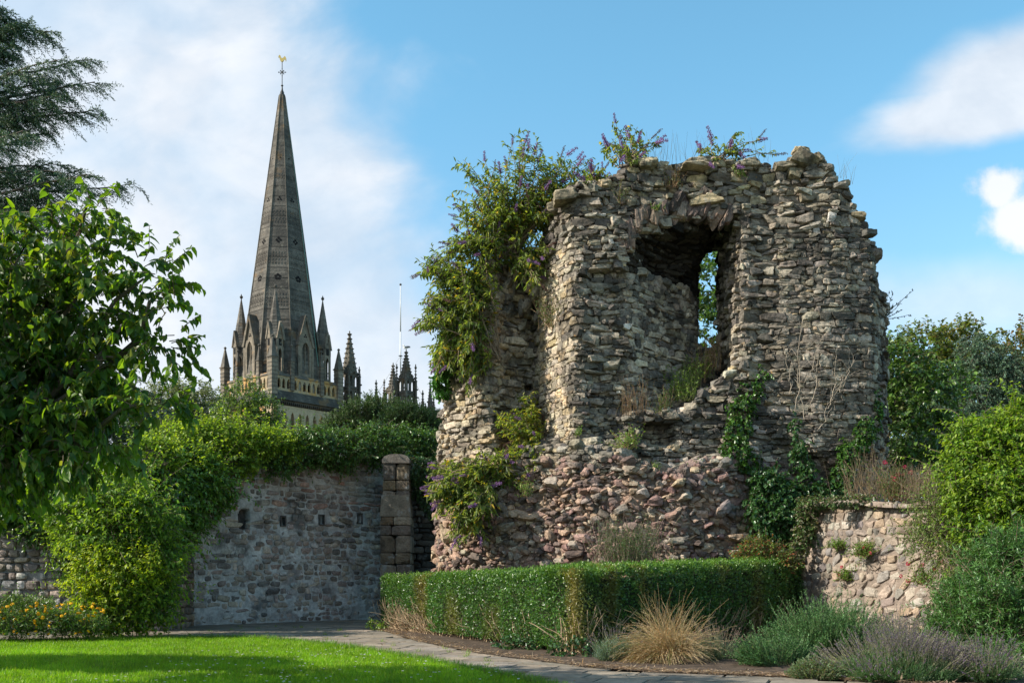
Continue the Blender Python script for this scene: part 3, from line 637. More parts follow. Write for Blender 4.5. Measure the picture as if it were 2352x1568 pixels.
# ---- lawn blades
rs = np.random.RandomState(1); N = 420000
q = np.column_stack([rs.uniform(-13, 2.2, N), 10.6+(21.0-10.6)*rs.rand(N)**1.15])
k = inpoly(q[:, 0], q[:, 1], lawn_poly) & (np.abs(q[:, 0]/q[:, 1]+0.22) < 0.36); q = q[k]; N = len(q)
nz = vnoise(np.column_stack([q, q[:, 0]*0]), 0.9, 2); nz2 = vnoise(np.column_stack([q, q[:, 0]*0]), 5, 3)
d = nrm(np.column_stack([rs.normal(0, 0.42, (N, 2)), np.ones(N)]))
ed = np.zeros(N); C = lum(N, rs, [(0.16,0.30,0.010), (0.21,0.36,0.012), (0.12,0.25,0.010), (0.29,0.40,0.02), (0.30,0.31,0.06)], 0.12, [.34, .3, .2, .12, .04])*(1+0.25*nz+0.28*nz2)[:, None]
g = Geo(); leaves(g, np.column_stack([q, np.full(N, 0.012)]), d, rand_dir(rs, N), np.clip(rs.normal(0.055, 0.016, N)*(1+0.25*nz2), 0.02, 0.12), rs.uniform(0.005, 0.009, N), C, 'blade', curl=0.25)
# longer fringe on the lawn's edge
A = np.array(lawn_edge[1:]); seg = rs.randint(0, len(A)-1, 9000); t = rs.rand(9000)[:, None]; q2 = A[seg]*(1-t)+A[seg+1]*t-np.abs(rs.normal(0, 0.06, (9000, 2)))*[1, 1]+[0.02, 0.02]
d = nrm(np.column_stack([rs.normal(0.15, 0.5, (9000, 2)), np.ones(9000)]))
leaves(g, np.column_stack([q2, np.full(9000, 0.012)]), d, rand_dir(rs, 9000), rs.uniform(0.05, 0.14, 9000), np.full(9000, 0.008), lum(9000, rs, [(0.09,0.23,0.02), (0.14,0.28,0.03), (0.22,0.24,0.08)], 0.12), 'blade', curl=0.3)
tag(g.build('lawn_grass', M['grass']), 'bright green mown lawn grass in the foreground', 'grass', kind='stuff')
# daisies: uncountable white specks in the lawn
g = Geo(); n_ = 260; q = np.column_stack([rs.uniform(-5, 1.0, n_), rs.uniform(11, 16.5, n_)]); k = inpoly(q[:, 0], q[:, 1], lawn_poly); q = q[k]
for a in q: g.ngon((a[0], a[1]), 0.010, 0.016, 0.065, 0.072, 6, 0, (0.75, 0.75, 0.7))
tag(g.build('lawn_daisies', M['petal']), 'tiny white daisies scattered in the green lawn', 'daisies', kind='stuff')
# litter blown over the paving
g = Geo(); n_ = 1100; q = np.column_stack([rs.uniform(-8, 3, n_), rs.uniform(11.5, 27, n_)]); k = inpoly(q[:, 0], q[:, 1], path_poly); q = q[k]; n_ = len(q)
leaves(g, np.column_stack([q, np.full(n_, 0.035)]), rand_dir(rs, n_)*[1, 1, .15], np.array([0, 0, 1.])+rand_dir(rs, n_)*.4, rs.uniform(.02, .07, n_), rs.uniform(.008, .03, n_), lum(n_, rs, [(0.30,0.2,0.11), (0.18,0.12,0.08), (0.12,0.14,0.05)], .2))
tag(g.build('fallen_leaves', M['straw']), 'scattered fallen leaves and grit on the paved path', 'fallen leaves', kind='stuff')
# tufts in the paving joints: uncountable
g = Geo(); n_ = 90; q = np.column_stack([rs.uniform(-7, 1.5, n_), rs.uniform(13, 25, n_)]); k = inpoly(q[:, 0], q[:, 1], path_poly); q = q[k]
bs = np.repeat(q, 14, 0)+rs.normal(0, 0.03, (len(q)*14, 2)); n_ = len(bs)
leaves(g, np.column_stack([bs, np.full(n_, 0.02)]), nrm(np.column_stack([rs.normal(0, .5, (n_, 2)), np.ones(n_)])), rand_dir(rs, n_), rs.uniform(0.03, 0.10, n_), np.full(n_, 0.008), lum(n_, rs, [(0.13,0.24,0.03), (0.24,0.28,0.08)], 0.15), 'blade', curl=.3)
tag(g.build('joint_weeds', M['grass']), 'small grass tufts growing in the joints of the paved path', 'weeds', kind='stuff')
# ================================================================ WALLS OF STONE
def stone_wall(g, rs, a, b_, z0, z1f, pal, hch=(0.10, 0.2), Lm=0.28, prot=(0.0, 0.02), dep=0.09, gap=0.02, cover=1.0, tl=0.05, n=3, pw=6, batter=0.0, skip=None, wts=None, cuts=3, csh=0.0, jit=0.045):
    """stones set in the face running from a to b (plan), facing the right-hand side of a->b"""
    a, b_ = np.array(a, float), np.array(b_, float); T = np.linalg.norm(b_-a); d = (b_-a)/T; nf = np.array([d[1], -d[0]])
    L_ = []; z = z0
    while True:
        h = rs.uniform(*hch); zc = z+h/2; s = -rs.rand()*Lm; any_ = False
        while s < T:
            L = float(np.clip(rs.lognormal(math.log(Lm), 0.4), Lm*0.4, Lm*2.2)); sm = s+L/2
            if 0.02 < sm < T-0.02 and zc < z1f(sm):
                any_ = True
                if rs.rand() < cover and not (skip and skip(sm, zc)): L_.append((sm, zc+rs.normal(0, csh), L-gap, h-gap))
            s += L
        z += h
        if z > z0+9 or (not any_ and z > z1f(T/2) and z > z1f(0) and z > z1f(T)): break
    L_ = np.array(L_); n_ = len(L_); pr = rs.uniform(prot[0], prot[1], n_)
    c = np.column_stack([a[0]+d[0]*L_[:, 0], a[1]+d[1]*L_[:, 0], L_[:, 1]])+np.column_stack([nf[0]*(pr-dep-batter*(L_[:, 1]-z0)), nf[1]*(pr-dep-batter*(L_[:, 1]-z0)), 0*pr])
    X = np.repeat([[d[0], d[1], 0]], n_, 0); Y = np.repeat([[nf[0], nf[1], 0]], n_, 0); Z = np.repeat([[0, 0, 1.0]], n_, 0)
    X, Y, Z = tilt(rs, X, Y, Z, np.full((n_, 1), tl))
    rocks(g, rs, c, X, Y, Z, np.column_stack([L_[:, 2]/2, np.full(n_, dep), L_[:, 3]/2]), lum(n_, rs, pal, 0.13, wts), n=n, pw=pw, jit=jit, cuts=cuts, cutd=(0.85, 1.3), tpr=0.14)
    return nf
# back wall (in shade, heavy pointing)
A0 = G(446, 1438); B0 = G(905, 1421)
bw = empty('boundary_wall', ((A0[0]+B0[0])/2, (A0[1]+B0[1])/2, 0), 'high grey rubble wall with three small square holes behind the path, left of the buttress', 'wall')
dv = (B0-A0); T0 = np.linalg.norm(dv); dv = dv/T0; nf = np.array([dv[1], -dv[0]])
WH = 4.75
def wallpt(s, z, off=0.0): return np.array([A0[0]+dv[0]*s+nf[0]*off, A0[1]+dv[1]*s+nf[1]*off, z])
# mortar face as a relief grid with the drain holes really sunk in
nx_, nz_ = 230, 175; ss_, zz_ = np.meshgrid(np.linspace(0, T0+0.3, nx_), np.linspace(0, WH, nz_), indexing='ij')
P3 = A0[None, None]+dv*ss_[..., None]
P3 = np.dstack([P3, zz_])
holes_ = [(650, 1186, 1206), (738.5, 1183, 1203), (826, 1180, 1200)]
def s_of(px):   # distance along the wall of a bearing
    k = (px-CX)/F; return (k*A0[1]-A0[0])/(dv[0]-k*dv[1])
rel = 0.030*vnoise(P3, 1.6, 1)+0.022*vnoise(P3, 5.5, 2)+0.012*vnoise(P3, 13, 3)-0.02*(zz_/WH)
hl = []
for px, y0_, y1_ in holes_:
    s0_ = s_of(px); D_ = A0[1]+dv[1]*s0_; z_t = H+(HZ-y0_)*D_/F; z_b = H+(HZ-y1_)*D_/F; hw = 5.5*D_/F; hl.append((s0_, (z_t+z_b)/2, hw, (z_t-z_b)/2))
    rel = np.where((np.abs(ss_-s0_) < hw) & (zz_ < z_t) & (zz_ > z_b), -0.30, rel)
s0_ = s_of(562); D_ = A0[1]+dv[1]*s0_
rel = np.where(((ss_-s0_)/0.2)**2+((zz_-(H+(HZ-1193)*D_/F))/0.26)**2 < 1+0.5*vnoise(P3, 6, 9), -0.25, rel)
P3 = P3+np.dstack([nf[0]*rel, nf[1]*rel, 0*rel]); g = Geo()
ii = np.arange(nx_*nz_).reshape(nx_, nz_); Q_ = np.stack([ii[:-1, :-1], ii[1:, :-1], ii[1:, 1:], ii[:-1, 1:]], -1).reshape(-1, 4)
mc = np.where((rel < -.15)[..., None], 0.10, 1.0)*np.array([0.46, 0.46, 0.45])*(1-0.25*np.clip((zz_-3.0)/1.2, 0, 1))[..., None]*np.array([1, 0.97, 0.95])**np.clip(zz_-2.6, 0, 2)[..., None]  # hole interiors darkened to paint in their shade
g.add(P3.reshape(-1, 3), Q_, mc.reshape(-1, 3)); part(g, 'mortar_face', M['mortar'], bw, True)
g = Geo(); c_ = wallpt(T0/2+0.2, WH/2-0.05, -0.62); g.box(c_, (T0/2+0.25, 0.28, WH/2-0.05), math.atan2(dv[1], dv[0]), (0.15, 0.13, 0.11)); part(g, 'wall_back', M['core'], bw)
rs = np.random.RandomState(31); g = Geo()
def sk(s, z): return any(abs(s-h_[0]) < 0.22 and abs(z-h_[1]) < 0.2 for h_ in hl) or ((s-s0_)/0.3)**2+((z-2.95)/0.35)**2 < 1
WP = [(0.34,0.29,0.24), (0.25,0.21,0.18), (0.40,0.34,0.275), (0.31,0.245,0.215), (0.17,0.155,0.145), (0.40,0.385,0.36)]
stone_wall(g, rs, A0, B0, 0.05, lambda s: 3.0, WP, (0.08, 0.22), 0.25, (0.0, 0.05), 0.07, 0.02, 0.93, 0.09, skip=sk, pw=5, cuts=5, csh=0.02)
stone_wall(g, rs, A0, B0, 3.0, lambda s: WH, [(0.28,0.22,0.195), (0.33,0.27,0.235), (0.22,0.19,0.17), (0.31,0.285,0.25), (0.33,0.21,0.17)], (0.09, 0.22), 0.28, (0.0, 0.035), 0.07, 0.02, 0.92, 0.06, skip=sk, pw=4.5, cuts=5, csh=0.01)
part(g, 'set_stones', M['wallrock'], bw)
g = Geo(); 
for h_ in hl:       # dark linings round the drain holes
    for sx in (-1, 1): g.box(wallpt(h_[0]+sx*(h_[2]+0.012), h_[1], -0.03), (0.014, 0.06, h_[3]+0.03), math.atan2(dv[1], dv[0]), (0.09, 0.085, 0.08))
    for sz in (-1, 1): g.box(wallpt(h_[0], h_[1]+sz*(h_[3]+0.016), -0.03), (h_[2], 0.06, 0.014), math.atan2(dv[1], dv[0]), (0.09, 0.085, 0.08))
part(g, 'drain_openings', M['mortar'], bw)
# buttress: dressed blocks, stepped, weathered top
bc = P(909, 0, 28.3)[:2]; D_ = 28.3; sxm = D_/F; rs = np.random.RandomState(4)
bt = empty('stone_buttress', (bc[0], bc[1]+0.3, 0), 'tall narrow buttress of dressed brown stone blocks with a rounded top', 'buttress')
g = Geo(); z = 0.0; top = H+(HZ-1042)*sxm
stage = H+(HZ-1186)*sxm; hwU = 31*sxm; hwL = 35*sxm; k = 0; FB = [(0.135,0.105,0.07), (0.11,0.09,0.065), (0.15,0.12,0.085), (0.09,0.08,0.068), (0.12,0.10,0.085), (0.19,0.165,0.13)]
front = bc[1]
while z < top-0.22:
    h = rs.uniform(0.28, 0.5); low_ = z < stage-0.05
    if low_ and z+h > stage: h = stage-z
    if not low_ and z+h > top-0.24: h = max(top-0.24-z, 0.1)
    hw = hwL if low_ else hwU; fr = front-(0.16 if low_ else 0); cut = rs.uniform(-0.3, 0.3)*hw*(1 if rs.rand() < 0.8 else 0)
    if k == 0: segs_ = [(-hw, hw)]
    else: segs_ = [(-hw, cut), (cut, hw)]
    N_ = len(segs_); c = np.array([[bc[0]+(s0+s1)/2, fr+0.55+rs.uniform(-.012, .012), z+h/2] for s0, s1 in segs_])
    E = np.repeat(np.eye(3)[None], N_, 0)
    rocks(g, rs, c, E[:, 0], E[:, 1], E[:, 2], np.array([[(s1-s0)/2-0.006, 0.55, h/2-0.006] for s0, s1 in segs_]), lum(N_, rs, FB, 0.1), n=6, pw=22, jit=0.014, cuts=3, cutd=(1.2, 1.5), tpr=0.02)
    z += h; k += 1
part(g, 'dressed_blocks', M['wallrock'], bt)
g = Geo(); zs = stage; x0, x1 = bc[0]-hwL, bc[0]+hwL; y0, y1 = front-0.17, front+0.02; zt2 = zs+0.62
g.hexa([(x0, y0, zs), (x1, y0, zs), (x1, y1+0.5, zs), (x0, y1+0.5, zs), (x0+0.03, y1-0.03, zt2), (x1-0.06, y1-0.03, zt2), (x1-0.06, y1+0.5, zt2), (x0+0.03, y1+0.5, zt2)], (0.15, 0.13, 0.10)); part(g, 'sloped_offset', M['wallrock'], bt)
g = Geo(); prof = [(-1.0, 0), (-1.02, 0.10), (-0.85, 0.19), (-0.45, 0.245), (0, 0.26), (0.45, 0.25), (0.85, 0.20), (1.02, 0.11), (1.0, 0)]
pts = np.array([(bc[0]+a*hwU*1.0, 0, top-0.26+b_) for a, b_ in prof]); n_ = len(pts); a = pts+[0, front-0.03, 0]; b2 = pts+[0, front+1.1, 0]
g.add(np.vstack([a, b2]), [[[i, i+1, n_+i+1, n_+i] for i in range(n_-1)], [list(range(n_))[::-1]], [list(range(n_, 2*n_))]], (0.17, 0.15, 0.13)); part(g, 'rounded_cap', M['wallrock'], bt)
# wall running on behind the buttress into the dark corner
a = P(930, 0, 29.6)[:2]; b_ = P(1030, 0, 29.9)[:2]
cw = empty('corner_wall', (*a, 0), 'dark ivy-topped rubble wall in the shaded gap between buttress and ruin', 'wall')
g = Geo(); g.box(((a[0]+b_[0])/2, (a[1]+b_[1])/2+0.3, 2.1), (0.9, 0.2, 2.1), 0, (0.10, 0.09, 0.08)); part(g, 'wall_body', M['core'], cw)
g = Geo(); stone_wall(g, np.random.RandomState(2), a, b_, 0, lambda s: 4.1, DARK, (0.12, 0.22), 0.3, (0, 0.04), 0.1, 0.02, 1.0, 0.08); part(g, 'set_stones', M['wallrock'], cw)
# left wall with its return to the back wall
C0 = G(385, 1452); W0 = P(-250, 0, 23.6)[:2]; W1 = P(385, 0, 22.9)[:2]; W2 = np.array([A0[0]-0.02, A0[1]+0.05])
lw = empty('left_garden_wall', ((W0[0]+W1[0])/2, (W0[1]+W1[1])/2, 0), 'grey rubble wall half hidden by shrubs and ivy at the left edge', 'wall')
g = Geo(); dd = W1-W0; T_ = np.linalg.norm(dd); a_ = math.atan2(dd[1], dd[0]); mid = (W0+W1)/2; nfl = np.array([dd[1], -dd[0]])/T_
g.box((mid[0]-nfl[0]*0.34, mid[1]-nfl[1]*0.34, 2.0), (T_/2-0.1, 0.26, 2.0), a_, (0.25, 0.25, 0.25)); 
dr = W2-W1; Tr = np.linalg.norm(dr); nr_ = np.array([dr[1], -dr[0]])/Tr; mr = (W1+W2)/2
g.box((mr[0]-nr_[0]*0.3, mr[1]-nr_[1]*0.3, 2.1), (Tr/2-0.1, 0.22, 2.1), math.atan2(dr[1], dr[0]), (0.2, 0.17, 0.14)); part(g, 'wall_body', M['mortar'], lw)
g = Geo(); rs = np.random.RandomState(12)
stone_wall(g, rs, W0, W1, 0, lambda s: 3.9, WP+[(0.33,0.32,0.3)], (0.11, 0.24), 0.3, (0.0, 0.04), 0.1, 0.03, 0.93, 0.06, pw=5)
stone_wall(g, rs, W1, W2, 0, lambda s: 4.0, [(0.24,0.18,0.12), (0.19,0.15,0.11), (0.29,0.22,0.15), (0.15,0.13,0.11)], (0.12, 0.26), 0.3, (0.0, 0.04), 0.1, 0.012, 1, 0.05, pw=6); part(g, 'set_stones', M['wallrock'], lw)
# retaining wall on the right: pebbles and rubble set in mortar, curved in plan
rw = empty('retaining_wall', (7.5, 19.5, 0), 'sunlit pinkish stone and cobble retaining wall at right between hedge and bushes', 'wall')
rp = [(1800, 22.9), (1845, 21.9), (1900, 21.1), (1980, 20.3), (2070, 19.5), (2170, 18.6), (2300, 17.6), (2450, 16.8)]
CP = np.array([xy(*a) for a in rp]); seg = np.linalg.norm(np.diff(CP, axis=0), axis=1); cum = np.concatenate([[0], np.cumsum(seg)]); TT = cum[-1]
def cpt(s): return np.stack([np.interp(s, cum, CP[:, 0]), np.interp(s, cum, CP[:, 1])], -1)
def rtop(s):   # measured top line
    q = cpt(s); px = q[..., 0]/q[..., 1]*F+CX; py = np.interp(px, [1800, 1850, 1875, 1900, 2000, 2060, 2130, 2200, 2400], [1200, 1160, 1148, 1146, 1150, 1156, 1152, 1130, 1110]); return H+(HZ-py)*q[..., 1]/F
RB = 0.13
ns_, nz_ = 200, 60; S_, Z_ = np.meshgrid(np.linspace(0, TT, ns_), np.linspace(0, 1, nz_), indexing='ij'); pt_ = cpt(S_); tg = nrm(cpt(S_+0.05)-cpt(S_-0.05)); nw = np.dstack([tg[..., 1], -tg[..., 0]])
Zr = Z_*rtop(S_); G3 = np.dstack([pt_, Zr]); rel = 0.015*vnoise(G3, 3, 1)+0.012*vnoise(G3, 9, 2)-RB*(Zr-1.2); G3 = np.dstack([pt_+nw*rel[..., None], Zr])
ii = np.arange(ns_*nz_).reshape(ns_, nz_); g = Geo(); g.add(G3.reshape(-1, 3), np.stack([ii[:-1, :-1], ii[1:, :-1], ii[1:, 1:], ii[:-1, 1:]], -1).reshape(-1, 4), (0.215, 0.17, 0.135))
bk = np.dstack([pt_[:, -1]-nw[:, -1]*0.6, Zr[:, -1:]-0.0]).reshape(-1, 3) if False else np.column_stack([pt_[:, -1]-nw[:, -1]*0.75, Zr[:, -1]-0.03]); fr_ = G3[:, -1]
n0 = len(fr_); g.add(np.vstack([fr_, bk]), [[[i, i+1, n0+i+1, n0+i] for i in range(n0-1)]], (0.28, 0.24, 0.19)); bk2 = bk.copy(); bk2[:, 2] = 0; g.add(np.vstack([bk, bk2]), [[[i, i+1, n0+i+1, n0+i] for i in range(n0-1)]], (0.3, 0.25, 0.2))
part(g, 'mortar_face', M['cobble'], rw, True)
rs = np.random.RandomState(9); L_ = []
z = 0.05; row = 0
while z < 3.4:
    h = rs.uniform(0.12, 0.22); s = rs.rand()*0.2
    while s < TT:
        L = rs.uniform(0.11, 0.34) if z > 1.9 else rs.uniform(0.13, 0.40)
        if z+h*0.75 < rtop(np.array(s+L/2)): L_.append((s+L/2, z+h/2, L, h))
        s += L+0.012
    z += h+0.008
L_ = np.array(L_); pt2 = cpt(L_[:, 0]); tg = nrm(cpt(L_[:, 0]+0.05)-cpt(L_[:, 0]-0.05)); nw2 = np.column_stack([tg[:, 1], -tg[:, 0], 0*tg[:, 0]])
n_ = len(L_); X = np.column_stack([tg, np.zeros(n_)]); Z = np.repeat([[0, 0, 1.0]], n_, 0); ta = np.where(L_[:, 1] < 1.9, rs.normal(0.45, 0.3, n_), rs.normal(0, 0.18, n_))
X2 = X*np.cos(ta)[:, None]+Z*np.sin(ta)[:, None]; Z2 = Z*np.cos(ta)[:, None]-X*np.sin(ta)[:, None]
X2, Y2, Z2 = tilt(rs, X2, nw2, Z2, np.full((n_, 1), 0.07)); c = np.column_stack([pt2, L_[:, 1]])+nw2*(rs.uniform(-0.035, 0.012, n_)-0.025-RB*(L_[:, 1]-1.2))[:, None]
pal = [(0.27,0.215,0.165), (0.32,0.26,0.205), (0.22,0.18,0.15), (0.25,0.225,0.19), (0.31,0.235,0.165), (0.19,0.165,0.15), (0.34,0.30,0.245)]
g = Geo(); rd = rs.rand(n_) < 0.15
rocks(g, rs, c[rd], X2[rd], Y2[rd], Z2[rd], np.column_stack([L_[:, 2]*0.40, np.full(n_, 0.075), L_[:, 3]*0.46])[rd], lum(int(rd.sum()), rs, pal, 0.12), n=4, pw=2.6, jit=0.015, cuts=1)
rd = ~rd
rocks(g, rs, c[rd], X2[rd], Y2[rd], Z2[rd], np.column_stack([L_[:, 2]*0.49, np.full(n_, 0.085), L_[:, 3]*0.52])[rd], lum(int(rd.sum()), rs, pal, 0.12), n=4, pw=8, jit=0.04, cuts=5, cutd=(0.75, 1.15))
part(g, 'set_stones', M['cobble'], rw)
# raised earth behind the retaining wall
q = cpt(np.linspace(0.2, TT, 14)); tq = rtop(np.linspace(0.2, TT, 14)); g = Geo(); fr_ = np.column_stack([q, tq-0.10]); bk = fr_+[0.6, 5.5, 0.35]; bk2 = bk+[2, 16, -0.2]; n0 = 14
g.add(np.vstack([fr_, bk, bk2]), [[[i, i+1, n0+i+1, n0+i] for i in range(n0-1)]+[[n0+i, n0+i+1, 2*n0+i+1, 2*n0+i] for i in range(n0-1)]], (0.09, 0.07, 0.045)); tag(g.build('raised_terrain', M['soil']), kind='structure')
# ================================================================ CATHEDRAL TOWERS
M['cath'] = m_solid('spire_stone', 0.92, 0.2, 0.05, 3, 0.3, 0.6, lich=[((0.040,0.040,0.038), 0.35, 0.46, 0.66, 0.6), ((0.24,0.135,0.05), 0.55, 0.58, 0.68, 0.4), ((0.24,0.22,0.17), 1.3, 0.58, 0.68, 0.4)])
M['ashlar'] = m_solid('pale_ashlar', 0.9, 0.2, 0.03, 3, 0.18, 0.7, lich=[((0.50,0.25,0.07), 0.5, 0.52, 0.58, 0.8), ((0.10,0.10,0.09), 0.8, 0.62, 0.74, 0.4)])
M['dark'] = m_solid('deep_shade_stone', 0.95, 0.1)
SD = (0.125, 0.113, 0.095); SL = (0.20, 0.17, 0.13); SP = (0.40, 0.32, 0.21); SK = (0.012, 0.012, 0.013)  # near-black last tone paints the shade inside openings
class Loc:
    """a Geo in a rotated local frame"""
    def __init__(s, o, phi): s.o = np.array(o, float); s.p = phi; s.g = Geo()
    def done(s):
        c_, s_ = math.cos(s.p), math.sin(s.p)
        for V_ in s.g.V:
            x, y = V_[:, 0].copy(), V_[:, 1].copy(); V_[:, 0] = s.o[0]+x*c_-y*s_; V_[:, 1] = s.o[1]+x*s_+y*c_
        return s.g
def arch_outline(w, h, spring, n=5):
    """pointed arch inner curve from left spring to right, around x=0"""
    r = w*1.0; pts = []
    for i in range(n+1):
        t = i/n; a = math.acos(0.5)*t; pts.append((-w/2+r-r*math.cos(a), spring+r*math.sin(a)*(h-spring)/(r*math.sin(math.acos(0.5)))))
    return pts+[(-x, z) for x, z in pts[::-1][1:]]
def arch_bay(g, fr, x0, x1, z0, z1, ow, oz0, spring, oh, th, C):
    """wall bay x0..x1, z0..z1 pierced by a pointed opening; fr maps (x, depth, z) to 3-D"""
    cx = (x0+x1)/2
    def H8(xa, xb, xa2, xb2, za, zb, za2=None, zb2=None):
        p = [fr(xa, 0, za), fr(xb, 0, zb if zb2 is None and False else za), fr(xb, th, za), fr(xa, th, za), fr(xa2, 0, zb), fr(xb2, 0, zb), fr(xb2, th, zb), fr(xa2, th, zb)]
        g.hexa(p, C)
    if oz0 > z0+1e-3: H8(x0, x1, x0, x1, z0, oz0)
    H8(x0, cx-ow/2, x0, cx-ow/2, oz0, z1); H8(cx+ow/2, x1, cx+ow/2, x1, oz0, z1)
    pts = arch_outline(ow, oh, spring)
    for (xa, za), (xb, zb) in zip(pts[:-1], pts[1:]):
        g.hexa([fr(cx+xa, 0, za), fr(cx+xb, 0, zb), fr(cx+xb, th, zb), fr(cx+xa, th, za), fr(cx+xa, 0, z1), fr(cx+xb, 0, z1), fr(cx+xb, th, z1), fr(cx+xa, th, z1)], C)
def face_frame(k, dist):
    """k 0: -y face (right in view), 1: +x, 2: +y, 3: -x (left in view); depth runs inwards"""
    a = [(-0.0), math.pi/2, math.pi, -math.pi/2][k]; ca_, sa_ = math.cos(a), math.sin(a)
    def f(x, d, z):
        X_, Y_ = x, -(dist-d); return (X_*ca_-Y_*sa_, X_*sa_+Y_*ca_, z)
    return f
def foil(g, fr, x, z, lobes, r, C):
    for i in range(lobes):
        a = math.pi/2+i*2*math.pi/lobes; cx, cz = x+math.cos(a)*r*0.95, z+math.sin(a)*r*0.95
        pts = [fr(cx+r*0.62*math.cos(t), -0.02, cz+r*0.62*math.sin(t)) for t in np.linspace(0, 2*math.pi, 9)[:-1]]
        pb = [fr(cx+r*0.62*math.cos(t), 0.05, cz+r*0.62*math.sin(t)) for t in np.linspace(0, 2*math.pi, 9)[:-1]]
        g.add(pts+pb, [[list(range(8))], [[i_, (i_+1) % 8, 8+(i_+1) % 8, 8+i_] for i_ in range(8)]], C)
TC = P(648, 0, 120); PHI = R(49); TO = (TC[0], TC[1])
st_ = empty('spire_tower', (TO[0], TO[1], 0), 'tall dark stone cathedral tower with a very tall octagonal spire and golden weathercock', 'church tower')
A_ = 4.75
def L(): return Loc(TO, PHI)
def put(l, name, mat, smooth=False, parent=None): return part(l.done(), name, mat, st_, smooth) if parent is None else sub(l.done(), name, mat, parent, smooth)
l = L(); l.g.box((0, 0, 8.65), (A_, A_, 8.65), 0, SP)
for k in range(4):
    fr = face_frame(k, A_+0.16)
    n_ = 9; wd = 2*A_/n_
    for i in range(n_): arch_bay(l.g, fr, -A_+i*wd, -A_+(i+1)*wd, 18.3, 20.95, 0.52, 18.5, 19.7, 20.5, 0.16, SP)
l.g.box((0, 0, 19.5), (A_+0.01, A_+0.01, 1.4), 0, (0.14, 0.09, 0.05)); l.g.box((0, 0, 21.07), (A_+0.17, A_+0.17, 0.12), 0, SP); l.g.box((0, 0, 17.8), (A_+0.17, A_+0.17, 0.5), 0, SP); put(l, 'tower_body', M['ashlar'])
l = L(); l.g.box((0, 0, 21.65), (A_+0.2, A_+0.2, 0.12), 0, SD)
for k in range(4):
    fr = face_frame(k, A_+0.42)
    for i in range(34):
        x = -A_+0.15+i*0.285; q = 0.09
        l.g.hexa([fr(x-q*.2, 0, 21.22), fr(x+q*.2, 0, 21.22), fr(x+q*.2, .2, 21.22), fr(x-q*.2, .2, 21.22), fr(x-q, -0.02, 21.56), fr(x+q, -0.02, 21.56), fr(x+q, .24, 21.56), fr(x-q, .24, 21.56)], (0.07, 0.06, 0.05))
e0 = A_+0.55; e1 = A_+0.12
l.g.hexa([(-e0,-e0,21.77),(e0,-e0,21.77),(e0,e0,21.77),(-e0,e0,21.77),(-e1,-e1,22.85),(e1,-e1,22.85),(e1,e1,22.85),(-e1,e1,22.85)], (0.075, 0.07, 0.06)); put(l, 'cornice', M['cath'])
l = L()
for k in range(4):
    fr = face_frame(k, A_+0.08); x = -A_+0.35; SL = (0.36, 0.285, 0.18)
    for cnt, end in ((3, -2.15), (6, 2.15), (3, A_-0.35)):
        x0 = x+0.14; wd = (end-0.14-x0)/cnt
        for i in range(cnt): arch_bay(l.g, fr, x0+i*wd, x0+(i+1)*wd, 22.85, 24.55, wd*0.62, 23.15, 23.75, 24.3, 0.26, SL)
        for s_ in (x, end-0.0): l.g.hexa([fr(s_-.14, -.05, 22.85), fr(s_+.14, -.05, 22.85), fr(s_+.14, .3, 22.85), fr(s_-.14, .3, 22.85), fr(s_-.14, -.05, 24.56), fr(s_+.14, -.05, 24.56), fr(s_+.14, .3, 24.56), fr(s_-.14, .3, 24.56)], SL)
        x = end
    l.g.hexa([fr(-A_, -.1, 24.56), fr(A_, -.1, 24.56), fr(A_, .36, 24.56), fr(-A_, .36, 24.56), fr(-A_, -.02, 24.85), fr(A_, -.02, 24.85), fr(A_, .30, 24.85), fr(-A_, .30, 24.85)], SD)
l.g.box((0, 0, 22.9), (A_-.3, A_-.3, .06), 0, SD); M['parapet'] = m_solid('parapet_stone', 0.9, 0.2, 0.03, 3, 0.2, 0.8, lich=[((0.44,0.23,0.06), 0.8, 0.48, 0.6, 0.75), ((0.06,0.055,0.05), 0.9, 0.58, 0.7, 0.6)]); put(l, 'parapet_arcade', M['parapet'])
# corner and intermediate pinnacles on the parapet
SL = (0.20, 0.17, 0.13)
def pinn(x, y, hf, z0, z1, z2):
    l = L(); l.g.box((x, y, (z0+z1)/2), (hf, hf, (z1-z0)/2), 0, SL); l.g.box((x, y, z1+.04), (hf*1.25, hf*1.25, .07), 0, SD)
    l.g.ngon((x, y), hf*1.42, hf*0.18, z1+.11, z2, 4, math.pi/4, SD)
    for i, zz in enumerate(np.arange(z0+0.4, z1-.2, .45)): l.g.box((x, y, zz), (hf+.03, hf+.03, .05), 0, SD)
    l.g.lathe((x, y, z2-.12), [(.06, 0), (.17, .1), (.17, .2), (.05, .32)], 8, SD); return put(l, 'corner_pinnacle' if hf > .3 else 'small_pinnacle', M['cath'])
for sx in (-1, 1):
    for sy in (-1, 1): pinn(sx*(A_+.02), sy*(A_+.02), .40, 22.3, 26.5, 28.9)
for t_ in (-2.15, 2.15):
    for s_ in (-1, 1): pinn(t_, s_*A_, .25, 23, 26.4, 28.2); pinn(s_*A_, t_, .25, 23, 26.4, 28.2)
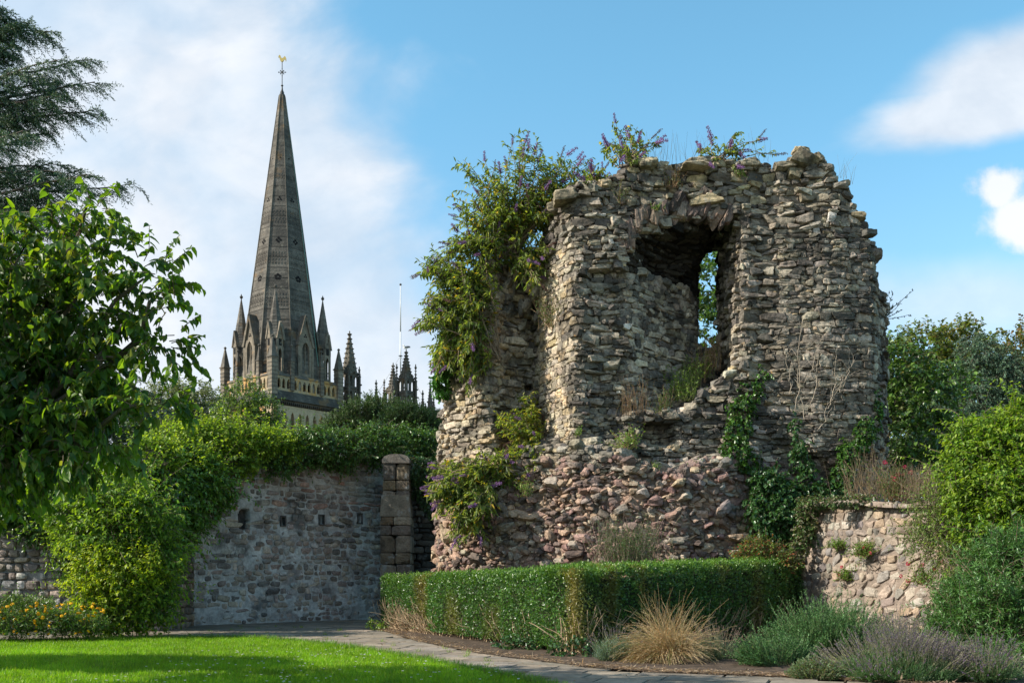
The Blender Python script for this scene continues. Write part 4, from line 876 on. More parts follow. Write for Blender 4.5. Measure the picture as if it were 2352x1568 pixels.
# spire
def ap(z): return 3.9-0.1245*(z-30.8)
l = L(); kf = 1/math.cos(math.pi/8); zz = 24.0; rs = np.random.RandomState(77); BND = [(33.0, 34.6), (38.2, 39.8), (43.2, 44.6), (48.6, 49.6), (29.5, 30.6)]
while zz < 59.3:
    h = 0.42; z1 = min(zz+h, 59.4); inb = any(a < zz < b_ for a, b_ in BND)
    for i in range(8):
        a0 = math.pi/8+i*math.pi/4; a1 = a0+math.pi/4; r0, r1 = ap(zz)*kf, ap(z1)*kf*0.998
        c_ = np.array([0.118, 0.107, 0.09])*rs.uniform(0.78, 1.2)*(1.18 if inb else 1)
        l.g.add([(r0*math.cos(a0), r0*math.sin(a0), zz), (r0*math.cos(a1), r0*math.sin(a1), zz), (r1*math.cos(a1), r1*math.sin(a1), z1), (r1*math.cos(a0), r1*math.sin(a0), z1)], [[0, 1, 2, 3]], c_)
        # proud string between courses, tooth pattern in the decorated bands
        if inb:
            m_ = max(int(r0*0.76/0.32), 2)
            for j in range(m_):
                u0, u1 = j/m_, (j+0.62)/m_; e = 1.012
                f_ = lambda u_, z_: ((ap(z_)*kf*e)*(math.cos(a0)*(1-u_)+math.cos(a1)*u_), (ap(z_)*kf*e)*(math.sin(a0)*(1-u_)+math.sin(a1)*u_), z_)
                l.g.add([f_(u0, zz+.05), f_(u1, zz+.05), f_(min(u1+0.3/m_, 1), z1-.05), f_(min(u0+0.3/m_, 1), z1-.05)], [[0, 1, 2, 3]], c_*0.72)
    zz = z1
    if int(zz/0.42) % 3 == 0: l.g.ngon((0, 0), ap(zz)*kf*1.006, ap(zz)*kf*1.006, zz-.03, zz+.03, 8, math.pi/8, (0.07, 0.065, 0.055))
spire = put(l, 'spire', M['cath'])
l = L(); pts = []
for i in range(8):
    a0 = math.pi/8+i*math.pi/4; pts.append([(ap(z)*kf*math.cos(a0), ap(z)*kf*math.sin(a0), z) for z in np.linspace(24, 59.4, 3)])
tubes(l.g, np.array(pts), .11, .05, (0.12, 0.11, 0.09), 6); o = put(l, 'corner_rolls', M['cath'], parent=spire)
l = L(); i_ = 6; a0 = math.pi/8+i_*math.pi/4     # green lightning strip on one arris
for a0 in [math.pi/8+7*math.pi/4-math.pi/4]:
    tubes(l.g, np.array([[(ap(z)*kf*1.02*math.cos(a0)+.05, ap(z)*kf*1.02*math.sin(a0), z) for z in np.linspace(25, 58.5, 3)]]), .06, .05, (0.10, 0.22, 0.17), 4)
put(l, 'copper_strip', M['iron'], parent=spire)
for zc, lob, r in ((51.3, 1, .16), (46.3, 3, .19), (41.2, 4, .23), (36.7, 5, .27)):
    for k in range(8):
        an = k*math.pi/4; l = L()
        def fr(x, d, z, an=an): rr = ap(z)-d+.0; return (rr*math.cos(an)-x*math.sin(an), rr*math.sin(an)+x*math.cos(an), z)
        foil(l.g, fr, 0, zc, lob, r, SK); put(l, 'spire_opening_shade', M['dark'], parent=spire)  # dark discs set on the face paint the shade of openings
# lucarnes: tall gabled dormers on the four sides
for k in range(4):
    fr = face_frame(k, 4.62); l = L(); wv = 1.0
    arch_bay(l.g, fr, -wv, wv, 24.9, 29.2, 1.05, 25.3, 28.0, 29.05, 0.5, SL)
    for s_ in (-1, 1):
        l.g.hexa([fr(s_*wv-.16, -.12, 22.95), fr(s_*wv+.16, -.12, 22.95), fr(s_*wv+.16, .5, 22.95), fr(s_*wv-.16, .5, 22.95), fr(s_*wv-.12, -.02, 28.9), fr(s_*wv+.12, -.02, 28.9), fr(s_*wv+.12, .5, 28.9), fr(s_*wv-.12, .5, 28.9)], SL)
        for d0, d1, c_ in ((-.15, .2, (0.15, 0.13, 0.10)), (.2, 2.2, SD)):
            l.g.hexa([fr(s_*(wv+.22), d0, 28.5), fr(s_*(wv-.05), d0, 28.5), fr(s_*(wv-.05), d1, 28.5), fr(s_*(wv+.22), d1, 28.5), fr(s_*.13, d0, 32.2), fr(-s_*.02, d0, 31.7), fr(-s_*.02, d1, 31.7), fr(s_*.13, d1, 32.2)], c_)
    l.g.add([fr(-wv, .1, 28.9), fr(wv, .1, 28.9), fr(0, .1, 31.9)], [[0, 1, 2]], SL); foil(l.g, lambda x, d, z: fr(x, d+.08, z), 0, 29.75, 3, .16, SK)
    l.g.hexa([fr(-.5, .7, 24.9), fr(.5, .7, 24.9), fr(.5, .75, 24.9), fr(-.5, .75, 24.9), fr(-.5, .7, 28.9), fr(.5, .7, 28.9), fr(.5, .75, 28.9), fr(-.5, .75, 28.9)], SK)
    l.g.hexa([fr(-.5, .1, 25.0), fr(.5, .1, 25.0), fr(.5, .6, 25.0), fr(-.5, .6, 25.0), fr(-.5, .3, 25.9), fr(.5, .3, 25.9), fr(.5, .6, 26.1), fr(-.5, .6, 26.1)], SD)
    l.g.hexa([fr(-.04, .12, 25.3), fr(.04, .12, 25.3), fr(.04, .25, 25.3), fr(-.04, .25, 25.3), fr(-.04, .12, 28.8), fr(.04, .12, 28.8), fr(.04, .25, 28.8), fr(-.04, .25, 28.8)], SL)
    put(l, 'gabled_dormer', M['cath'])
# four octagonal spirelets
for sx in (-1, 1):
    for sy in (-1, 1):
        x, y = sx*3.42, sy*3.42; l = L(); ra = .92
        for i in range(8):    # open lancet stage: eight piers and arched heads
            an = i*math.pi/4; wd = ra*math.tan(math.pi/8)
            def fr(u_, d, z, an=an): rr = ra-d; return (x+rr*math.cos(an)-u_*math.sin(an), y+rr*math.sin(an)+u_*math.cos(an), z)
            arch_bay(l.g, fr, -wd, wd, 24.9, 29.4, wd*1.1, 25.2, 27.2, 27.8, .14, SL)
            arch2 = arch_outline(wd*.5, 0, 0) if False else None
            for s_ in (-1, 1): l.g.hexa([fr(s_*wd*.28-.09, -.03, 28.1), fr(s_*wd*.28+.09, -.03, 28.1), fr(s_*wd*.28+.09, .0, 28.1), fr(s_*wd*.28-.09, .0, 28.1), fr(s_*wd*.28-.09, -.03, 28.9), fr(s_*wd*.28+.09, -.03, 28.9), fr(s_*wd*.28+.09, .0, 28.9), fr(s_*wd*.28-.09, .0, 28.9)], SK)
            if i % 2 == 0:
                for s2 in (-1, 1): l.g.hexa([fr(s2*(wd+.14), -.12, 28.9), fr(s2*(wd-.02), -.12, 28.9), fr(s2*(wd-.02), .5, 28.9), fr(s2*(wd+.14), .5, 28.9), fr(s2*.07, -.12, 30.9), fr(-s2*.02, -.12, 30.6), fr(-s2*.02, .5, 30.6), fr(s2*.07, .5, 30.9)], SL)
                l.g.add([fr(-wd, -.02, 28.9), fr(wd, -.02, 28.9), fr(0, -.02, 30.7)], [[0, 1, 2]], SL); foil(l.g, fr, 0, 29.35, 1, .12, SK)
        l.g.box((x, y, 24.6), (.95, .95, .4), 0, SD); cone = L()
        zz = 29.4
        while zz < 34.95:
            z1 = min(zz+.35, 35.0); f0, f1 = 1-(zz-29.4)/5.75, 1-(z1-29.4)/5.75
            l.g.ngon((x, y), ra*kf*f0, ra*kf*f1*0.97, zz, z1, 8, math.pi/8, np.array(SD)*rs.uniform(.85, 1.35)); zz = z1
        l.g.lathe((x, y, 34.85), [(.05, 0), (.17, .12), (.20, .28), (.08, .42), (.02, .62)], 8, SD); put(l, 'spirelet', M['cath'])
# weather vane
l = L(); l.g.lathe((0, 0, 59.2), [(.25, 0), (.32, .1), (.34, .35), (.22, .45), (.24, .62), (.12, .9), (.07, 1.3), (.14, 1.42), (.14, 1.5), (.05, 1.55), (.045, 4.4)], 10, (0.03, 0.03, 0.03))
vane = put(l, 'weather_vane', M['iron'])
g = Geo(); c = np.array([TO[0], TO[1], 62.25])
for an in range(4):
    a = an*math.pi/4; d = np.array([math.cos(a), 0, math.sin(a)]); ln = .27 if an % 2 else .42
    tubes(g, np.array([[c-d*ln, c, c+d*ln]]), .04, .04, (0.03, 0.03, 0.03), 5)
    for s_ in (-1, 1): g.box(c+d*ln*s_, (.055, .03, .055), 0, (0.03, 0.03, 0.03))
sub(g, 'iron_cross', M['iron'], vane)
prof = [(-.44, .42), (-.40, .60), (-.30, .70), (-.20, .64), (-.14, .45), (-.02, .30), (.14, .34), (.26, .52), (.40, .50), (.50, .28), (.50, .02), (.44, -.06), (.38, .12), (.28, .20), (.20, .02), (.06, -.12), (-.04, -.14), (-.16, -.06), (-.26, .12), (-.30, .32), (-.34, .42)]
g = Geo(); n_ = len(prof); pa = [(TO[0]+.0+x, TO[1]-.07, 63.62+z) for x, z in prof]; pb = [(TO[0]+x, TO[1]+.07, 63.62+z) for x, z in prof]
g.add(pa+pb, [[list(range(n_))], [list(range(n_, 2*n_))[::-1]], [[(i+1) % n_, i, n_+i, n_+(i+1) % n_] for i in range(n_)]], (0.75, 0.52, 0.16)); sub(g, 'gilded_cockerel', M['gold'], vane)
# ---------------- second tower with crocketed pinnacles
tw = empty('pinnacled_tower', (P(930, 0, 130)[0], 130, 0), 'dark gothic tower top with pierced battlements and crocketed openwork pinnacles, right of the tall spire', 'church tower')
def crocket_spire(g, x, y, r, z0, z1, levels, C, n=8, rot=0.0):
    g.ngon((x, y), r, r*.12, z0, z1, n, rot, C)
    for i in range(levels):
        t = (i+.15)/levels; rr = r*(1-.88*t)+.025; z = z0+(z1-z0)*t
        for k in range(n if n == 4 else 8):
            a = rot+k*2*math.pi/(n if n == 4 else 8); g.box((x+rr*math.cos(a), y+rr*math.sin(a), z), (.055*r+.035, .055*r+.035, .05), a, np.array(C)*.9, 1.2)
    g.lathe((x, y, z1-.2), [(.06, 0), (.10+.14*r, .16), (.14+.18*r, .32), (.06, .45), (.08, .6), (.02, .75)], 8, C)
def turret(px, D, ztip, zsb, rsp, zbot, hf, mini, name, tr=True):
    x, y = (px-CX)*D/F, D; l = Loc((x, y), PHI); g = l.g; CL = (0.13, 0.115, 0.09)
    zt = zsb
    # openwork shaft: arched bays on four sides
    for k in range(4):
        fr = face_frame(k, hf)
        zc = zsb-1.9*(hf/.75)
        for a_, b_, o0, sp_, oh in ((zbot, zc, zbot+.4, zc-.9, zc-.35), (zc, zsb, zc+.2, zsb-.8, zsb-.3)):
            for s_ in (-1, 1): arch_bay(g, fr, min(0, s_*hf), max(0, s_*hf), a_, b_, hf*.55, o0, sp_, oh, .14, CL)
        if tr:
            for j in range(5):   # lattice tracery in the lower light
                z0_ = zbot+.5+j*(zc-zbot-1.2)/5; hz = (zc-zbot-1.2)/5
                for s_ in (-1, 1):
                    for q in (-1, 1): g.hexa([fr(s_*hf/2-q*.13-.02, .04, z0_), fr(s_*hf/2-q*.13+.02, .04, z0_), fr(s_*hf/2-q*.13+.02, .1, z0_), fr(s_*hf/2-q*.13-.02, .1, z0_), fr(s_*hf/2+q*.13-.02, .04, z0_+hz), fr(s_*hf/2+q*.13+.02, .04, z0_+hz), fr(s_*hf/2+q*.13+.02, .1, z0_+hz), fr(s_*hf/2+q*.13-.02, .1, z0_+hz)], (0.2, 0.17, 0.11))
        for zb in (zc, zsb-.04): g.hexa([fr(-hf-.1, -.1, zb-.08), fr(hf+.1, -.1, zb-.08), fr(hf+.1, .15, zb-.08), fr(-hf-.1, .15, zb-.08), fr(-hf-.06, -.06, zb+.08), fr(hf+.06, -.06, zb+.08), fr(hf+.06, .15, zb+.08), fr(-hf-.06, .15, zb+.08)], SD)
        for s_ in (-.6, 0, .6): g.hexa([fr(s_*hf-.12, -.03, zsb), fr(s_*hf+.12, -.03, zsb), fr(s_*hf+.12, .12, zsb), fr(s_*hf-.12, .12, zsb), fr(s_*hf-.12, -.03, zsb+.35), fr(s_*hf+.12, -.03, zsb+.35), fr(s_*hf+.12, .12, zsb+.35), fr(s_*hf-.12, .12, zsb+.35)], CL)
    crocket_spire(g, 0, 0, rsp, zsb, ztip-.5, 8 if rsp > .7 else 7, CL)
    ml = (mini-zsb)
    for sx in (-1, 1):
        for sy in (-1, 1):
            X_, Y_ = sx*(hf+.12), sy*(hf+.12); zb0 = zsb-2.6; g.box((X_, Y_, (zbot+zsb)/2-.2), (.13, .13, (zsb-zbot)/2-.2), 0, CL); crocket_spire(g, X_, Y_, .19, zsb-.4, mini-.4, 4, SD, 4)
            for q in (1, 2, 3): 
                zq = zsb-.4-q*1.0
                if zq > zbot: g.box((X_*1.08, Y_*1.08, zq), (.17, .17, .09), 0, SD)
    return part(l.done(), name, M['cath'], tw)
turret(803, 126, 32.6, 27.2, .98, 19.5, .74, 28.0, 'corner_turret'); turret(933, 126, 30.3, 26.6, .80, 20.3, .72, 28.3, 'corner_turret'); turret(903, 133, 30.1, 26.4, .72, 20.5, .72, 27.8, 'corner_turret')
def pin(px, D, ztip, w_, zb):
    x, y = (px-CX)*D/F, D; l = Loc((x, y), PHI); zs = ztip-2.7*(w_/.3); l.g.box((0, 0, (zb+zs)/2), (w_*.75, w_*.75, (zs-zb)/2), 0, SD); crocket_spire(l.g, 0, 0, w_, zs, ztip-.4, 6, SD, 4, math.pi/4)
    for q in (0, .8): l.g.box((0, 0, zs-q), (w_*1.0, w_*1.0, .08), 0, SD)
    part(l.done(), 'crocketed_pinnacle', M['cath'], tw)
for px, D, zt_, w_ in ((864, 127, 26.5, .30), (856, 127.4, 24.6, .18), (971, 126.5, 25.1, .27), (977.5, 126.2, 23.4, .16), (988, 127, 26.5, .30), (996, 127, 24.6, .18)): pin(px, D, zt_, w_, 18)
g = Geo(); 
for a, b_, z1, D in ((795, 850, 22.4, 127.5), (848, 902, 22.9, 128), (893, 916, 23.2, 127.2), (946, 961, 23.2, 127.5), (966, 990, 23.0, 127.5), (985, 1030, 22.8, 128)):
    x0, x1 = (a-CX)*D/F, (b_-CX)*D/F; g.box(((x0+x1)/2, D+.3, z1/2), ((x1-x0)/2, .3, z1/2), 0, SL); g.box(((x0+x1)/2, D+.3, z1+.06), ((x1-x0)/2+.06, .38, .1), 0, SD)
D = 129; x0, x1 = (795-CX)*D/F, (1040-CX)*D/F; g.box(((x0+x1)/2, D+3, 10.9), ((x1-x0)/2, 3, 10.9), 0, SL); part(g, 'parapet_wall', M['cath'], tw)
# flagpole
fp = P(920, 880, 128); g = Geo(); zt_ = H+(HZ-656)*128/F; zb_ = 21.0
fpo = empty('flagpole', (fp[0], 128, zb_), 'slender white flagpole without a flag rising behind the gothic pinnacles', 'flagpole')
g.lathe((fp[0], 128, zb_), [(.095, 0), (.09, 6), (.08, 12), (.06, zt_-zb_)], 10, (0.62, 0.63, 0.64)); part(g, 'pole', M['white'], fpo, True)
g = Geo(); g.lathe((fp[0], 128, zt_), [(.07, 0), (.15, .08), (.15, .2), (.03, .3)], 8, (0.05, 0.05, 0.05)); zc_ = H+(HZ-817)*128/F; part(g, 'truck', M['iron'], fpo); g = Geo(); g.lathe((fp[0], 128, zc_), [(.15, -.06), (.30, 0), (.15, .06)], 8, (0.06, 0.06, 0.06)); part(g, 'collar', M['iron'], fpo)
g = Geo(); q0 = np.array([fp[0], 128, zc_]); tubes(g, np.array([[q0, (q0+P(866, 905, 127))/2, P(866, 905, 127)], [q0, (q0+P(968, 905, 127))/2, P(968, 905, 127)]]), .018, .018, (0.2, 0.2, 0.2), 4); part(g, 'guy_wires', M['iron'], fpo)
# gull
bz = H+(HZ-804)*126/F+.02; bx = (933-CX)*126/F
gb = empty('seagull', (bx, 126, bz), 'white seagull with grey wings perched on the highest pinnacle beside the flagpole', 'bird')
def skinned(name, pts, edges, rad, mat, colr, parent):
    me = bpy.data.meshes.new(name); me.from_pydata(pts, edges, []); o = bpy.data.objects.new(name, me); link(o, parent)
    md = o.modifiers.new('s', 'SKIN'); sv = me.skin_vertices[0].data if me.skin_vertices else None
    return o
g = Geo()
def ellipsoid(g, c, r, rot, C, n=10, m_=8):
    th = np.linspace(0, math.pi, m_+1); ph = np.linspace(0, 2*math.pi, n+1)[:-1]; V_ = []
    for t in th:
        for p_ in ph: V_.append((r[0]*math.cos(t), r[1]*math.sin(t)*math.cos(p_), r[2]*math.sin(t)*math.sin(p_)))
    V_ = np.array(V_); ca_, sa_ = math.cos(rot), math.sin(rot); X_ = V_[:, 0]*ca_-V_[:, 2]*sa_; Z_ = V_[:, 0]*sa_+V_[:, 2]*ca_
    V_ = np.column_stack([X_, V_[:, 1], Z_])+c; f = [[i*n+j, i*n+(j+1) % n, (i+1)*n+(j+1) % n, (i+1)*n+j] for i in range(m_) for j in range(n)]
    g.add(V_, f, C)
WT = (0.8, 0.8, 0.78); ellipsoid(g, (bx, 126, bz+.32), (.34, .15, .16), R(8), WT); ellipsoid(g, (bx-.24, 126, bz+.44), (.14, .08, .10), R(65), WT); ellipsoid(g, (bx-.30, 126, bz+.56), (.11, .085, .085), 0, WT); ellipsoid(g, (bx+.40, 126, bz+.30), (.16, .07, .03), R(5), WT)
for s_ in (-1, 1): g.box((bx-.02, 126+s_*.05, bz+.09), (.015, .015, .10), 0, (.5, .35, .2))
part(g, 'body', M['bird'], gb, True)
g = Geo(); 
for s_ in (-1, 1): ellipsoid(g, (bx+.14, 126+s_*.12, bz+.38), (.38, .05, .11), R(4), (.16, .17, .18))
part(g, 'folded_wings', M['bird'], gb, True)
g = Geo(); g.ngon((0, 0), .03, .005, 0, .12, 6, 0, (.7, .5, .1)); 
for V_ in g.V: V_[:] = np.column_stack([bx-.39-V_[:, 2], 126+V_[:, 0], bz+.55+V_[:, 1]])
part(g, 'beak', M['bird'], gb)
# ================================================================ VEGETATION
def blob(px, py, D, rx, ry, dep): return (P(px, py, D), (rx*D/F, dep, ry*D/F))
def foliage(rs, blobs, nshoot, slen, m, L, W, pal, shape='oval', up=0.35, grav=0.4, out=0.9, hang=0.2, fold=0.25, curl=0.1, shell=0.5, cull=0.6, wig=0.15, seg=4, stemr=0.004, stemc=(0.12, 0.10, 0.06), tipc=None, jit=0.16, g=None, gs=None, base=None, t0=0.15, clip=None):
    g = g or Geo(); gs = gs or Geo()
    if base is None: p, o = in_blobs(rs, blobs, nshoot, shell, cull)
    else: p, o = base
    if clip is not None: k = clip(p); p, o = p[k], o[k]
    n = len(p); d = nrm(o+np.array([0, 0, up])+rs.normal(0, 0.35, (n, 3))); ln = slen*rs.uniform(0.6, 1.3, n)
    st = grow(rs, p, d, ln, seg, grav, wig)
    if stemr: tubes(gs, st, stemr, stemr*0.5, stemc, 3)
    q, t = on_stems(rs, st, m, t0, 1.02); N = len(q); sc_ = np.tile(np.linspace(0, 1, m), n)
    ax = nrm(t*0.45+nrm(np.cross(t, rand_dir(rs, N)))*out+np.array([0, 0, -hang]))
    nr = nrm(np.array([0, 0, 1.0])+rand_dir(rs, N)*0.7)
    shade = np.repeat(rs.normal(1, jit*0.8, n), m)[:, None]
    C = lum(N, rs, pal, jit)*shade
    if tipc is not None: f = (sc_[:, None]**2)*rs.uniform(0.2, 1, (N, 1)); C = C*(1-f)+np.array(tipc)*f
    leaves(g, q, ax, nr, L*rs.uniform(0.5, 1.3, N), W*rs.uniform(0.65, 1.2, N), np.clip(C, .004, 1), shape, fold, curl)
    return g, gs, st
def plant(name, label, cat, loc, group=None): return empty(name, loc, label, cat, group)
def limb(g, a, b_, r0, r1, rs, n=7, w_=0.06, C=(0.12, 0.10, 0.075), sides=7):
    t = np.linspace(0, 1, n)[:, None]; a = np.array(a, float); b_ = np.array(b_, float); wv = np.cumsum(rs.normal(0, w_, (n, 3)), 0); wv -= t*wv[-1]; wv[0] = 0
    pts = (a+(b_-a)*t+wv)[None]; tubes(g, pts, r0, r1, C, sides); return pts[0]
def base3(px, D, z=0): return ((px-CX)*D/F, D, z)
# ---------------- near broadleaf tree on the left
rs = np.random.RandomState(41)
tr = plant('broadleaf_tree', 'near leafy tree with large drooping bright green leaves at the left edge', 'tree', (-6.3, 10.6, 0), None)
TB = [blob(222, 478, 10.2, 55, 60, .4), blob(150, 560, 10.3, 90, 70, .7), blob(235, 560, 10.2, 90, 90, .7), blob(50, 610, 10.4, 110, 60, .9), blob(335, 610, 10.1, 50, 46, .4), blob(385, 630, 10.0, 40, 44, .35), blob(398, 690, 10.0, 28, 34, .25), blob(320, 700, 10.2, 90, 80, .6), blob(200, 690, 10.3, 130, 110, .9), blob(40, 720, 10.5, 140, 130, 1.1), blob(380, 780, 10.0, 50, 36, .4),
      blob(290, 820, 10.2, 90, 70, .6), blob(140, 880, 10.3, 150, 110, 1.0), blob(350, 930, 9.9, 62, 40, .45), blob(260, 960, 10.1, 90, 70, .6), blob(90, 1020, 10.3, 140, 90, 1.0), blob(0, 1080, 10.3, 110, 60, .9), blob(190, 1030, 10.1, 80, 60, .6), blob(395, 915, 9.9, 26, 30, .25), blob(415, 755, 10.0, 22, 22, .2),
      blob(-480, 930, 12.6, 210, 90, .9), blob(-800, 900, 13.0, 230, 120, 1.1), blob(-1200, 850, 12.8, 220, 120, 1.0), blob(-300, 980, 13.4, 90, 70, .6), blob(-700, 760, 12.2, 200, 90, .7), blob(-180, 640, 10.8, 190, 120, 1.4), blob(-200, 860, 10.8, 190, 170, 1.4), blob(-120, 1060, 10.8, 150, 90, 1.2)]
GL = [(0.045, 0.105, 0.02), (0.06, 0.13, 0.022), (0.035, 0.082, 0.02), (0.085, 0.155, 0.026), (0.12, 0.145, 0.035)]
TO_ = [b_ for b_ in TB if b_[0][1] > 11.9]; TB = [b_ for b_ in TB if b_[0][1] < 11.9]  # unseen off-frame foliage, added to cast shadow bands on the lawn
TB = [(c_+np.array([-.04, 0, -.04]), tuple(np.array(r_)*(.64 if c_[0] > -6 else 1))) for c_, r_ in TB]
g, gs, stm = foliage(rs, TB, 1400, .40, 11, .102, .068, GL, 'heart', .3, .8, .75, .7, .35, .28, .55, .75, .13, 5, .006, (0.10, 0.08, 0.05), (0.14, 0.24, 0.02), .14)
g, gs, _ = foliage(rs, TO_, 1500, .4, 10, .17, .13, GL, 'heart', .25, .9, .75, .75, .35, .28, .2, .3, .13, 5, .006, (0.10, 0.08, 0.05), None, .14, g, gs)
# darker leafy interior so that the crown closes up low down
g, gs, _ = foliage(rs, [blob(110, 880, 10.6, 160, 150, .8), blob(20, 740, 10.8, 160, 200, 1.0), blob(-40, 970, 10.6, 150, 110, .8), blob(200, 840, 10.6, 100, 140, .6)], 430, .33, 10, .115, .08, GL, 'heart', .1, .9, .75, .7, .35, .28, .1, .0, .13, 5, .006, (0.10, 0.08, 0.05), None, .14, g, gs)
part(g, 'crown', m_leaf('broad_leaf', .42, .4, .5, (1.05, 1.0, .22), 2.0), tr, True)
tk = np.array([-6.3, 10.6, 0.]); top = P(120, 760, 10.5)
pl_ = limb(gs, tk, P(-40, 1150, 10.6), .20, .15, rs, 6, .03); 
for b_ in [(205, 450), (330, 640), (400, 640), (260, 820), (340, 925), (60, 560), (90, 1000), (200, 620), (300, 720), (180, 900), (-180, 600), (-200, 860)]:
    limb(gs, P(-40+rs.randint(0, 60), 1150-rs.randint(0, 100), 10.6), P(b_[0], b_[1], 10.2), .075, .012, rs, 9, .06)
part(gs, 'trunk', M['bark'], tr, True)
# ---------------- cedar behind it
rs = np.random.RandomState(17); cd = plant('cedar_tree', 'tall dark blue-green cedar with sweeping layered branches at the upper left', 'tree', base3(-150, 34))
g = Geo(); gs = Geo(); TX = -150; SC = 1.25
limb(gs, base3(TX, 34), P(TX, -110, 34), .75, .03, rs, 8, .05, sides=9)
bo = [(-130, 40, 125, 78, 0), (-130, 160, 215, 138, 1), (-130, 190, 232, 178, 1), (-130, 250, 240, 248, 2), (-130, 210, 150, 205, 2), (-130, 330, 130, 312, 0), (-130, 90, 60, 72, 0), (-130, 350, 160, 372, 0), (-130, 420, 310, 415, 3), (-130, 400, 190, 395, 0), (-130, 450, 180, 470, 0), (-130, 520, 190, 520, 0), (-130, 560, 190, 585, 0), (-130, 620, 170, 640, 0), (-130, 290, 70, 270, 0), (-130, 130, 40, 120, 0), (-130, 680, 200, 700, 0), (-130, 740, 240, 780, 0), (-130, 800, 300, 860, 0), (-130, 860, 350, 900, 0), (-130, 900, 400, 945, 0), (-130, 940, 380, 985, 0), (-130, 1000, 330, 1030, 0), (-130, 480, 120, 440, 0), (-130, -20, 20, 10, 0), (-130, 60, -10, 30, 0), (-130, 780, 330, 830, 0)]
PB = [[], []]
for (x0, y0, x1, y1, kd) in bo:
    for rep_ in range(2):
        dz = 0 if rep_ == 0 else rs.normal(0, 1.5); x1 -= 12; D1 = 33.4+(rs.normal(0, 1.5) if rep_ else 0); dx = 0 if rep_ == 0 else -rs.uniform(10, 110)
        a = P(x0, y0+60, 34); b_ = P(x1+dx, y1+(rs.uniform(-18, 22) if rep_ else 0), D1); mid = (a+b_)/2+[0, 0, .15]
        n_ = 12; t = np.linspace(0, 1, n_)[:, None]; pts = a*(1-t)**2+2*mid*t*(1-t)+b_*t**2; pts += np.cumsum(rs.normal(0, .025, pts.shape), 0)
        tubes(gs, pts[None], .07, .012, (0.10, 0.085, 0.07), 5)
        ns = 38; q, d = on_stems(rs, pts[None], ns, .08, 1.0); tt = np.linspace(0, 1, ns); sd = nrm(d*0.9+np.stack([rs.normal(0, .25, ns), rs.choice([-1, 1], ns)*rs.uniform(.1, .8, ns), rs.uniform(-.42, .12, ns)], 1))
        s1 = grow(rs, q, sd, SC*(1.25-0.75*tt)*rs.uniform(.6, 1.2, ns), 7, .45, .07); tubes(gs, s1, .012, .004, (0.10, 0.085, 0.06), 3)
        q2, d2 = on_stems(rs, s1, 12, .1, 1.0); s2 = grow(rs, q2, nrm(d2+rs.normal(0, .45, d2.shape)*[1, 1, .5]), rs.uniform(.18, .52, len(q2)), 4, .5, .06)
        q3, d3 = on_stems(rs, s2, 10, 0, 1.0); N = len(q3); ax = nrm(d3*.75+rs.normal(0, .42, (N, 3))+[0, 0, .12])
        leaves(g, q3, ax, rand_dir(rs, N), rs.uniform(.06, .11, N), rs.uniform(.018, .032, N), lum(N, rs, [(0.06,0.115,0.075), (0.08,0.14,0.085), (0.045,0.09,0.062), (0.12,0.17,0.09)], .18), 'dia', .1)
        tubes(gs, np.stack([pts[-3:]]), .012, .003, (0.1, 0.09, 0.07), 3)
# boughs on the far sides of the trunk, and its leader
for k in range(52):
    zz_ = 3.5+k*.36; an = rs.uniform(.35, 2*math.pi-.35)*1.0; ln_ = max(1.2, (6.6-.26*zz_))*rs.uniform(.75, 1.1); c0_ = np.array([P(TX, 0, 34)[0], 34, zz_]); e_ = c0_+np.array([math.cos(an)*ln_, math.sin(an)*ln_*.9, rs.uniform(-.1, .5)])
    t = np.linspace(0, 1, 10)[:, None]; pts = c0_*(1-t)**2+2*((c0_+e_)/2+[0, 0, .3])*t*(1-t)+e_*t**2; tubes(gs, pts[None], .07, .012, (0.10, 0.085, 0.07), 5)
    ns = 20; q, d = on_stems(rs, pts[None], ns, .1, 1.0); s1 = grow(rs, q, nrm(d*.8+rs.normal(0, .55, (ns, 3))*[1, 1, .3]), rs.uniform(.5, 1.3, ns), 6, .45, .07); q2, d2 = on_stems(rs, s1, 7, .1, 1.0); s2 = grow(rs, q2, nrm(d2+rs.normal(0, .45, d2.shape)*[1, 1, .5]), rs.uniform(.2, .5, len(q2)), 4, .5, .06)
    q3, d3 = on_stems(rs, s2, 7, 0, 1.0); N = len(q3); leaves(g, q3, nrm(d3*.75+rs.normal(0, .42, (N, 3))), rand_dir(rs, N), rs.uniform(.08, .14, N), .035, lum(N, rs, [(0.06,0.115,0.075), (0.08,0.14,0.085), (0.045,0.09,0.062)], .18), 'dia', .1)
part(g, 'crown', M['needle'], cd); part(gs, 'trunk', M['bark'], cd, True)
# ---------------- trees further back
def back_tree(name, label, blobs, trunk, ns, L, W, pal, seed, shape='dia', slen=.6, m=14, mat='leaf', tipc=None, up=.3, grav=.3, hang=.2, group=None, tr_=.14, shell=.45, jit=.18, cull=.55):
    blobs = [(c_-np.array([0, 0, slen*.35]), tuple(np.maximum(np.array(r_)-slen*.30, .15))) for c_, r_ in blobs]
    rs = np.random.RandomState(seed); t = plant(name, label, 'tree', base3(*trunk), group); g, gs, _ = foliage(rs, blobs, ns, slen, m, L, W, pal, shape, up, grav, .9, hang, .2, .1, shell, cull, .15, 4, .008, (0.09, 0.08, 0.06), tipc, jit)
    c0 = np.array(base3(*trunk)); zt = np.mean([b_[0][2] for b_ in blobs]); fk = np.array([c0[0], c0[1], zt*0.45]); limb(gs, c0, fk, tr_*1.5, tr_, rs, 5, .05)
    for b_ in blobs: limb(gs, fk+[0, 0, rs.uniform(-.3, .3)], b_[0], tr_*.6, .02, rs, 7, .12)
    part(g, 'crown', M[mat], t, True); part(gs, 'trunk', M['bark'], t, True); return t
